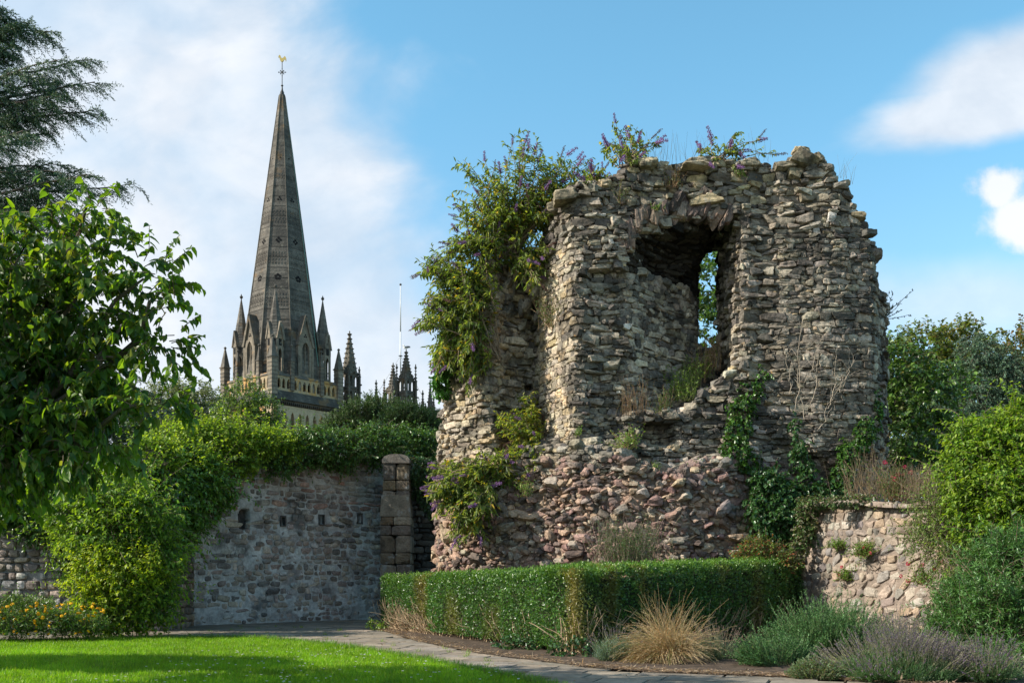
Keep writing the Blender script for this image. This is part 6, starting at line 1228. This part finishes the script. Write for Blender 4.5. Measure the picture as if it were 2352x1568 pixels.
buddleia('yellow-green butterfly bush hanging in the recess between the ruin\'s two left piers', [(1230, 1050, 23.9), (1240, 1010, 24.1)], [(1200, 920, 24, 14), (1225, 960, 23.9, 14), (1190, 990, 23.8, 14), (1230, 1010, 23.6, 12), (1170, 1060, 23.6, 16), (1210, 1060, 23.4, 14), (1150, 960, 24, 8), (1230, 1080, 23.4, 10), (1215, 1030, 23.4, 14)], 75, 10, 107, nfl=12, side=3, sl=.3, pal=[(0.17,0.22,0.04), (0.24,0.27,0.045), (0.10,0.16,0.035), (0.30,0.30,0.05)], L=.10)
def tuft(label, roots, n, h, seed, pal, cat='wild plant', name='wild_plant', m=8, L=.05, W=.018, spr=.1, lean=.25, leafy=True, col_=(0.28, 0.17, 0.10), group='wild plants on the ruin', fl=None, mat='leaf', r=.004, grav=.0, loc=None):
    rs = np.random.RandomState(seed); rt = plant(name, label, cat, tuple(P(*roots[0])) if loc is None else loc, group); gs, g = Geo(), Geo(); b0 = np.array([P(*roots[rs.randint(len(roots))]) for _ in range(n)])+rs.normal(0, 1, (n, 3))*[spr, spr*.6, spr*.25]
    st = grow(rs, b0, np.array([0, 0, 1.0])+rs.normal(0, lean, (n, 3)), h*rs.uniform(.5, 1.2, n), 6, grav, .08); tubes(gs, st, r, r*.4, lum(n, rs, [col_], .2), 3)
    if leafy: q, t = on_stems(rs, st, m, .05, .95); N = len(q); leaves(g, q, nrm(t*.6+rand_dir(rs, N)*.8), rand_dir(rs, N), L*rs.uniform(.6, 1.3, N), W, lum(N, rs, pal, .2), 'dia', .2); part(g, 'foliage', M[mat], rt, True)
    part(gs, 'stems', M['bark'], rt)
    if fl:
        gf = Geo(); rs2_ = np.random.RandomState(seed+1); e = rand_dir(rs2_, 40); leaves(gf, e*.012, e, rand_dir(rs2_, 40), .02, .016, lum(40, rs2_, [fl[0]], .15), 'dia'); scatter_copies('flower_head', gf, M['petal'], rt, [s[-1] for s in st[:fl[1]]], fl[2], rs)
    return rt
VG = [(0.08,0.14,0.035), (0.11,0.18,0.045), (0.06,0.10,0.03)]
tuft('bushy valerian with reddish stems growing on the ruin\'s middle pier, left of the window', [(1262, 750, 24.0), (1280, 755, 23.8), (1295, 745, 23.5)], 150, .85, 110, VG, m=14, spr=.12)
tuft('reddish wild plant on the ruin wall just above the left end of the arch', [(1425, 470, 22.85)], 50, .55, 111, VG, m=9, spr=.10)
tuft('small wild plant below the corner boulder on the ruin', [(1385, 475, 22.9), (1395, 470, 22.9)], 40, .4, 112, VG, m=9, spr=.1)
tuft('dry rusty weeds hanging above the arch crown', [(1545, 430, 22.8)], 45, .42, 113, [(0.20,0.13,0.06), (0.10,0.13,0.04)], m=9, spr=.09)
tuft('thin dry grass and dead flower stalks along the ruin\'s skyline', [(1520, 372, 23), (1560, 374, 23), (1590, 374, 23), (1540, 374, 23.1), (1495, 372, 23), (1620, 374, 23.1), (1735, 372, 23)], 70, .62, 114, VG, leafy=False, spr=.22, lean=.18, r=.003, col_=(0.2, 0.17, 0.11))
tuft('leafless grass stalks on the right shoulder of the ruin', [(1935, 410, 23.1), (1948, 425, 23.1)], 14, .6, 115, VG, leafy=False, spr=.06, lean=.2, r=.003, col_=(0.2, 0.18, 0.12))
tuft('bright green weeds filling the window sill of the ruin, right side', [(1560, 905, 23.4), (1590, 890, 23.6), (1610, 870, 23.9), (1575, 920, 23.2)], 190, .62, 116, [(0.13,0.21,0.035), (0.18,0.25,0.04), (0.09,0.15,0.03)], m=9, L=.075, W=.028, spr=.12, col_=(0.2, 0.2, 0.08))
tuft('tall rusty seed stalks in the window opening beside the slit', [(1620, 860, 24.0), (1635, 850, 24.0), (1600, 880, 23.8), (1640, 845, 23.8)], 90, .85, 117, [(0.17,0.15,0.05), (0.12,0.16,0.04), (0.25,0.20,0.07)], m=12, L=.04, spr=.10, lean=.14)
tuft('dry red-brown stalks on the ledge below the window, left side', [(1440, 955, 22.75), (1460, 950, 22.75), (1480, 940, 22.8)], 60, .75, 118, [(0.18,0.11,0.06), (0.10,0.12,0.04)], m=9, L=.03, spr=.1, lean=.14)
tuft('small green bush rooted in the dark hollow under the window', [(1440, 1030, 22.5), (1455, 1025, 22.5)], 50, .55, 119, [(0.13,0.22,0.04), (0.17,0.26,0.05)], m=10, L=.06, W=.03, spr=.08, lean=.5, grav=.3)
tuft('leafy upright weed on the ledge right of the dark hollow', [(1515, 950, 22.7), (1525, 940, 22.7)], 45, .5, 120, VG, m=12, L=.045, spr=.07)
for i, (px, py, n_, h_, lab) in enumerate(((1605, 1080, 20, .3, 'tiny green weed on the stones just above the pink rubble, centre'), (1330, 1000, 16, .2, 'tiny fern-like weed on the edge of the middle pier'), (1210, 1140, 40, .4, 'narrow green weed on the pink rubble beneath the middle pier'), (1500, 1080, 25, .2, 'low green weed where the grey stones meet the pink rubble'), (1510, 420+62, 14, .16, 'small leafy weed beside the arch crown'), (1700, 405, 18, .18, 'small weed among the top stones of the right part of the ruin'))):
    tuft(lab, [(px, py, 22.45 if py > 600 else 22.7)], n_, h_, 121+i, [(0.10,0.19,0.035), (0.14,0.24,0.04)], m=9, L=.045, W=.02, spr=.05, lean=.4)
tuft('feathery green bush with dry upright twigs in front of the ruin, behind the hedge', [(1440, 1300, 21.2), (1470, 1300, 21.2), (1410, 1300, 21.4)], 260, .95, 130, [(0.07,0.13,0.045), (0.09,0.16,0.05), (0.05,0.10,0.035)], name='garden_bush', cat='bush', m=20, L=.06, W=.014, spr=.22, lean=.3, col_=(0.26, 0.18, 0.13), group=None, loc=tuple(base3(1440, 21.2)))
bpy.data.objects['garden_bush'].location = base3(1440, 21.2)
tuft('pale dry twigs standing behind the hedge beside the feathery bush', [(1390, 1290, 21.6), (1410, 1290, 21.6), (1500, 1270, 21.6)], 90, 1.0, 131, VG, leafy=False, spr=.2, lean=.35, r=.004, col_=(0.33, 0.24, 0.19), group=None, cat='dry plant', name='dry_plant')
# climbing ivy on the ruin
climber('ivy', 'ivy strip climbing the ruin between the window and the right facing', 'ivy', [blob(1745, 860, 22.75, 14, 24, .12), blob(1725, 900, 22.7, 22, 22, .14), blob(1705, 940, 22.65, 26, 30, .15), blob(1695, 985, 22.6, 26, 30, .15), blob(1690, 1030, 22.5, 30, 30, .18), blob(1715, 1060, 22.5, 30, 20, .14)], 400, .08, .07, IV, 140, tuple(P(1700, 1080, 22.5)), up=-.1, hang=.7, slen=.16, m=6, group='ivy on the ruin')
climber('ivy', 'dark ivy mass at the foot of the ruin\'s right facing, behind the retaining wall end', 'ivy', [blob(1760, 1110, 22.3, 40, 40, .22), blob(1800, 1150, 22.2, 50, 50, .3), blob(1780, 1200, 22.0, 44, 44, .3), blob(1830, 1180, 22.2, 46, 40, .3), blob(1830, 1120, 22.4, 40, 26, .18), blob(1835, 1050, 22.5, 18, 50, .08), blob(1825, 980, 22.55, 9, 36, .06), blob(1900, 1130, 22.4, 60, 16, .22), blob(1855, 1075, 22.45, 14, 30, .08), blob(1745, 1160, 22.2, 30, 40, .2), blob(1850, 1220, 21.9, 30, 40, .2)], 1650, .08, .07, [(0.035,0.09,0.026), (0.04,0.10,0.028), (0.05,0.12,0.032)], 141, tuple(P(1800, 1240, 22)), up=-.1, hang=.7, slen=.18, m=7, group='ivy on the ruin')
climber('ivy', 'ivy strand rising diagonally up the ruin\'s lower right corner', 'ivy', [blob(1935, 1090, 22.4, 24, 28, .14), blob(1955, 1040, 22.45, 26, 28, .14), blob(1985, 990, 22.6, 20, 34, .14), blob(2010, 940, 22.9, 12, 50, .12)], 520, .075, .06, IV, 142, tuple(P(1930, 1110, 22.4)), up=-.1, hang=.7, slen=.16, m=6, group='ivy on the ruin')
climber('ivy', 'bright ivy trailing down the far left edge of the ruin', 'ivy', [blob(1020, 830, 25.2, 16, 40, .2), blob(1012, 880, 25.4, 14, 36, .2), blob(1030, 790, 25.0, 20, 30, .2)], 420, .085, .07, [(0.05,0.15,0.025), (0.07,0.19,0.03)], 143, tuple(P(1012, 930, 25.4)), up=-.1, hang=.8, slen=.18, m=6, group='ivy on the ruin')
climber('ivy', 'ivy spilling over the left end of the low retaining wall', 'ivy', [blob(1855, 1165, 21.6, 26, 20, .2), blob(1880, 1150, 21.2, 40, 7, .15), blob(1850, 1210, 21.5, 22, 30, .15), blob(1960, 1150, 20.5, 80, 5, .12), blob(1835, 1260, 21.4, 18, 30, .15)], 520, .06, .05, [(0.06,0.12,0.035), (0.10,0.16,0.05), (0.18,0.16,0.10)], 144, tuple(P(1850, 1240, 21.4)), up=.1, hang=.5, slen=.14, m=6)
tuft('dry brown grasses and dead stalks on top of the retaining wall, beside the ruin', [(1980, 1145, 21.5), (2000, 1140, 21.4), (1965, 1140, 21.6), (2020, 1135, 21.8)], 120, .95, 150, [(0.13,0.15,0.06), (0.25,0.18,0.10)], name='dry_grass', cat='dry grass', m=5, L=.05, W=.012, spr=.16, lean=.2, col_=(0.30, 0.22, 0.14), group='plants on the retaining wall')
tuft('valerian with pink flowers above the retaining wall, left of the brown stalks', [(2055, 1150, 20.8), (2070, 1150, 20.8), (2045, 1150, 20.9)], 150, .75, 151, VG, m=12, spr=.16, lean=.15, fl=((0.50, 0.07, 0.12), 8, 1.5), name='valerian', cat='wild flowers', group='plants on the retaining wall')
tuft('dense dry straw-brown stalks on top of the retaining wall next to the bright bush', [(2100, 1145, 20.6), (2120, 1140, 20.6), (2140, 1135, 20.5), (2085, 1148, 20.7)], 220, .6, 152, [(0.30,0.22,0.13)], name='dry_grass', cat='dry grass', m=4, L=.04, W=.01, spr=.14, lean=.12, col_=(0.36, 0.27, 0.18), group='plants on the retaining wall')
# plants rooted in the retaining wall's face
def wplant(px, py, n_, h_, seed, lab, D=None, fl=None):
    D = D or np.interp(px, [1850, 1980, 2070, 2170], [21.7, 20.2, 19.4, 18.5])-.05; return tuft(lab, [(px, py, D)], n_, h_, seed, [(0.08,0.17,0.03), (0.12,0.22,0.035), (0.16,0.26,0.04)], m=11, L=.05, W=.022, spr=.07, lean=.7, fl=fl, group='plants in the retaining wall face', name='wall_plant', cat='wall plant')
wplant(1925, 1258, 55, .22, 160, 'small round green plant rooted in the upper part of the retaining wall'); wplant(1985, 1275, 110, .34, 161, 'largest green plant rooted in the middle of the retaining wall', fl=((0.6, 0.06, 0.12), 3, 1.2)); wplant(1945, 1330, 70, .26, 162, 'green plant with a red flower low in the retaining wall', fl=((0.6, 0.05, 0.10), 4, 1.3))
wplant(2120, 1340, 60, .45, 163, 'red-flowered straggling plant at the right of the retaining wall near the dark bush', D=18.2, fl=((0.55, 0.05, 0.10), 7, 1.5))
climber('rose_bush', 'small rose bush with tiny red leaves rising behind the right end of the hedge', 'shrub', [blob(1740, 1265, 21.4, 34, 24, .3), blob(1770, 1275, 21.3, 30, 22, .3), blob(1715, 1285, 21.4, 30, 18, .3), blob(1800, 1295, 21.2, 26, 18, .3)], 560, .045, .03, [(0.08,0.15,0.03), (0.12,0.19,0.035), (0.30,0.09,0.04), (0.16,0.2,0.04)], 164, base3(1750, 21.4), up=.8, grav=.1, slen=.25, m=9, mat='leaf')
# ---------------- bright and dark bushes at the right edge
climber('bright_bush', 'large bright yellow-green leafy bush at the right edge above the retaining wall', 'bush', [blob(2250, 1020, 17.6, 60, 44, .6), blob(2320, 1030, 17.4, 80, 70, .7), blob(2215, 1080, 17.6, 50, 60, .5), blob(2275, 1130, 17.3, 90, 80, .7), blob(2380, 1000, 17.4, 90, 80, .8), blob(2225, 1160, 17.4, 50, 50, .5), blob(2340, 1180, 17.1, 90, 80, .7), blob(2265, 1215, 17.0, 70, 46, .5), blob(2400, 1150, 17.2, 80, 110, .8)], 3600, .078, .046, [(0.075,0.18,0.022), (0.11,0.23,0.025), (0.045,0.11,0.02), (0.17,0.28,0.03)], 170, base3(2300, 17.2), tipc=(0.27, 0.36, 0.03), up=.5, grav=.5, slen=.32, m=11, mat='thin')
climber('pale_climber', 'wispy pale green climber with thin shoots spreading over the right end of the retaining wall', 'climber', [blob(2150, 1200, 17.9, 50, 40, .25), blob(2110, 1235, 18.2, 36, 26, .2), blob(2170, 1250, 17.7, 50, 40, .3), blob(2140, 1160, 18, 40, 30, .2), blob(2200, 1290, 17.3, 50, 30, .3)], 640, .05, .026, [(0.12,0.20,0.045), (0.18,0.25,0.06), (0.09,0.15,0.035)], 171, base3(2150, 17.9), up=.2, grav=.3, slen=.5, m=11, mat='thin')
climber('dark_evergreen_bush', 'large dense dark green evergreen bush with narrow pointed leaves in the lower right corner', 'bush', [blob(2280, 1330, 14.4, 70, 56, .5), blob(2215, 1390, 14.3, 66, 54, .5), blob(2330, 1300, 14.2, 90, 70, .6), blob(2280, 1420, 13.9, 110, 90, .6), blob(2185, 1475, 13.9, 62, 56, .45), blob(2350, 1450, 13.7, 90, 110, .6), blob(2200, 1540, 13.5, 90, 60, .5), blob(2320, 1550, 13.2, 110, 70, .6), blob(2420, 1350, 14, 90, 110, .6)], 4300, .085, .015, [(0.055,0.15,0.035), (0.075,0.19,0.045), (0.04,0.11,0.028), (0.11,0.23,0.06)], 172, base3(2280, 13.8), shape='dia', tipc=(0.13, 0.25, 0.07), up=.6, grav=.1, slen=.22, m=16, hang=-.15)
def spiky(name, label, cat, px, D, rx, n, h, seed, pal, m, L, W, lean=.5, group=None, fl=None, ry=.3, mat='leaf', wig=.06, grav=.1, heads=None, r=.003, stc=(0.15, 0.17, 0.08), outw=.6, z=.03, t0=.1):
    rs = np.random.RandomState(seed); b0c = np.array(base3(px, D, z)); rt = plant(name, label, cat, tuple(b0c), group); nc = max(3, int(rx*14)); ca_ = rs.rand(nc)*6.28; cr_ = np.sqrt(rs.rand(nc)); ch_ = rs.uniform(.68, 1.18, nc); kc = rs.randint(0, nc, n); ex = np.cos(ca_)[kc]*cr_[kc]+rs.normal(0, .24, n); ey = np.sin(ca_)[kc]*cr_[kc]+rs.normal(0, .24, n); a = np.arctan2(ey, ex); rr = np.clip(np.hypot(ex, ey), 0, 1.15); off = np.column_stack([np.cos(a)*rr*rx*.6, np.sin(a)*rr*ry*.6, 0*a]); gs, g = Geo(), Geo()
    d = np.column_stack([np.cos(a)*rr*outw*rx/max(rx, ry), np.sin(a)*rr*outw*ry/max(rx, ry), np.ones(n)])+rs.normal(0, lean*.4, (n, 3)); hh = h*(1.05-.45*rr**2)*rs.uniform(.7, 1.12, n)*ch_[kc]; d = d+np.column_stack([rs.normal(0, .22, nc)[kc], rs.normal(0, .2, nc)[kc], 0*rr])
    st = grow(rs, b0c+off, d, hh, 7, grav, wig); tubes(gs, st, r, r*.5, lum(n, rs, [stc], .15), 3); q, t = on_stems(rs, st, m, t0, 1.0); N = len(q)
    leaves(g, q, nrm(t*.8+nrm(np.cross(t, rand_dir(rs, N)))*.65), rand_dir(rs, N), L*rs.uniform(.6, 1.2, N), W, lum(N, rs, pal, .18), 'dia', .1)
    part(g, 'foliage', M[mat], rt, True); part(gs, 'stems', M['bark'], rt)
    if heads:   # flower spikes on long stalks: one mass of tiny heads
        k = rs.permutation(n)[:heads[0]]; gf = Geo(); hs_ = grow(rs, st[k, -1], nrm(st[k, -1]-st[k, -2]), heads[1]*rs.uniform(.6, 1.2, len(k)), 4, 0, .05); gq = Geo(); tubes(gq, hs_, .002, .0015, (0.22, 0.22, 0.12), 3); q, t = on_stems(rs, hs_, 13, .62, 1.0); N = len(q)
        leaves(gf, q, nrm(t*.5+rand_dir(rs, N)), rand_dir(rs, N), .012, .010, lum(N, rs, heads[2], .2), 'dia'); tag(part(gf, 'flower_spikes', M['petal'], rt), kind='stuff'); part(gq, 'flower_stalks', M['bark'], rt)
    return rt
spiky('rosemary_bush', 'spreading green rosemary with upright needle-leaved stems in front of the retaining wall', 'herb bush', 1905, 14.8, 1.15, 1200, .92, 180, [(0.07,0.17,0.05), (0.095,0.21,0.06), (0.05,0.125,0.04)], 50, .036, .011, lean=.6, ry=.7, outw=.95, mat='needle')
spiky('rosemary_bush', 'lower left mound of rosemary leaning towards the path', 'herb bush', 1800, 13.5, .62, 560, .62, 181, [(0.06,0.15,0.045), (0.08,0.18,0.05), (0.045,0.11,0.035)], 38, .034, .011, lean=.7, ry=.45, outw=1.1, mat='needle')
LAV = [(0.15,0.10,0.17), (0.12,0.09,0.11), (0.20,0.16,0.17), (0.17,0.135,0.11), (0.13,0.09,0.20)]
spiky('lavender', 'wide lavender bush with many faded purple-grey flower spikes in the bottom right foreground', 'lavender', 2065, 11.7, .98, 2000, .37, 182, [(0.09,0.19,0.07), (0.12,0.22,0.09), (0.07,0.15,0.06)], 20, .045, .007, lean=.5, ry=.7, outw=.8, heads=(1400, .26, LAV), group='lavender in the flower bed')
spiky('lavender', 'lavender behind, between the rosemary and the dark evergreen bush', 'lavender', 2075, 14.0, .55, 600, .50, 183, [(0.12,0.19,0.10), (0.15,0.22,0.12)], 14, .04, .006, lean=.5, ry=.4, outw=.8, heads=(420, .26, LAV), group='lavender in the flower bed')
spiky('lavender', 'small silvery lavender clump at the left of the straw-coloured grass', 'lavender', 1408, 14.3, .24, 330, .34, 184, [(0.17,0.26,0.20), (0.21,0.30,0.24), (0.13,0.20,0.15)], 16, .035, .006, lean=.6, ry=.2, outw=.9, heads=(60, .20, LAV), group='lavender in the flower bed')
spiky('lavender', 'lavender clump with reddish brown faded flowers right of the straw-coloured grass', 'lavender', 1655, 14.6, .36, 480, .38, 185, [(0.13,0.18,0.11), (0.17,0.22,0.14)], 14, .035, .006, lean=.5, ry=.3, outw=.9, heads=(260, .24, [(0.25,0.13,0.11), (0.20,0.12,0.12), (0.30,0.20,0.17)]), group='lavender in the flower bed')
spiky('lavender', 'low lavender clump at the very bottom right corner under the dark evergreen bush', 'lavender', 2270, 11.5, .5, 700, .34, 187, [(0.09,0.17,0.07), (0.11,0.20,0.09)], 16, .04, .007, lean=.5, ry=.4, outw=.9, heads=(330, .2, LAV), group='lavender in the flower bed')
spiky('sage_clump', 'low grey-green leafy clump with brown stalks between the lavender and the path', 'herb', 1880, 11.8, .42, 420, .24, 188, [(0.10,0.17,0.07), (0.14,0.20,0.10), (0.18,0.15,0.09)], 12, .04, .012, lean=.7, ry=.3, outw=1.2)
spiky('creeping_jenny', 'tiny bright lime-green leafy clump at the foot of the rosemary', 'plant', 1728, 13.9, .10, 60, .22, 186, [(0.22,0.36,0.03), (0.28,0.42,0.04)], 7, .05, .035, lean=.8, ry=.1, outw=1)
# feather grass: arching straw blades
rs = np.random.RandomState(190); fg = plant('feather_grass', 'straw-coloured feathery ornamental grass clump arching in front of the dark hedge', 'ornamental grass', base3(1535, 14.2, .03)); n_ = 1900; a = rs.rand(n_)*6.28; rr = rs.rand(n_)**.6; kc = rs.randint(0, 13, n_); lean_ = rs.normal(0, .3, (13, 3))[kc]*[1, .8, 0]; hk = rs.uniform(.6, 1.2, 13)[kc]
b0 = np.array(base3(1535, 14.2, .03))+np.column_stack([np.cos(a)*rr*.24, np.sin(a)*rr*.18, 0*a]); d = np.column_stack([np.cos(a)*rr*.75-.05, np.sin(a)*rr*.55, np.full(n_, 1.0)])+rs.normal(0, .15, (n_, 3))+lean_
st = grow(rs, b0, d, rs.uniform(.35, .95, n_)*(1.05-.2*rr)*hk, 9, 1.7, .09); g = Geo(); tubes(g, st, .0028, .0012, lum(n_, rs, [(0.50,0.37,0.19), (0.60,0.46,0.25), (0.42,0.30,0.16), (0.33,0.33,0.12)], .15), 3); s9 = grow(rs, b0[:130], np.array([0, 0, 1.])+rs.normal(0, .33, (130, 3)), rs.uniform(.75, 1.15, 130), 9, .7, .07); tubes(g, s9, .0026, .001, lum(130, rs, [(0.55,0.42,0.23)], .15), 3); part(g, 'arching_blades', M['straw'], fg)
g = Geo(); tip = st[:, -3:]; k = rs.rand(n_) < .5; q, t = on_stems(rs, tip[k], 7, 0, 1); N = len(q); leaves(g, q, nrm(t+rand_dir(rs, N)*.5), rand_dir(rs, N), .035, .004, lum(N, rs, [(0.62,0.50,0.32)], .15), 'dia'); part(g, 'seed_heads', M['straw'], fg)
g = Geo(); n_ = 700; a = rs.rand(n_)*6.28; b0 = np.array(base3(1535, 14.2, .03))+np.column_stack([np.cos(a)*.22, np.sin(a)*.15, 0*a]); st = grow(rs, b0, np.column_stack([np.cos(a), np.sin(a)*.8, rs.uniform(.1, .7, n_)]), rs.uniform(.25, .55, n_), 7, 1.2, .08); tubes(g, st, .003, .0015, lum(n_, rs, [(0.26,0.18,0.12), (0.36,0.26,0.16)], .15), 3); part(g, 'dead_skirt', M['straw'], fg)
# weeds at the hedge's free end
climber('weed', 'small yellow-green weed at the free left end of the hedge by the path', 'weed', [(np.array([-3.25, 23.3, .12]), (.16, .12, .12)), (np.array([-3.0, 22.9, .08]), (.12, .1, .08))], 70, .05, .03, [(0.20,0.30,0.04), (0.14,0.24,0.03)], 195, (-3.2, 23.2, .01), up=.8, slen=.12, m=6, stemr=.002)
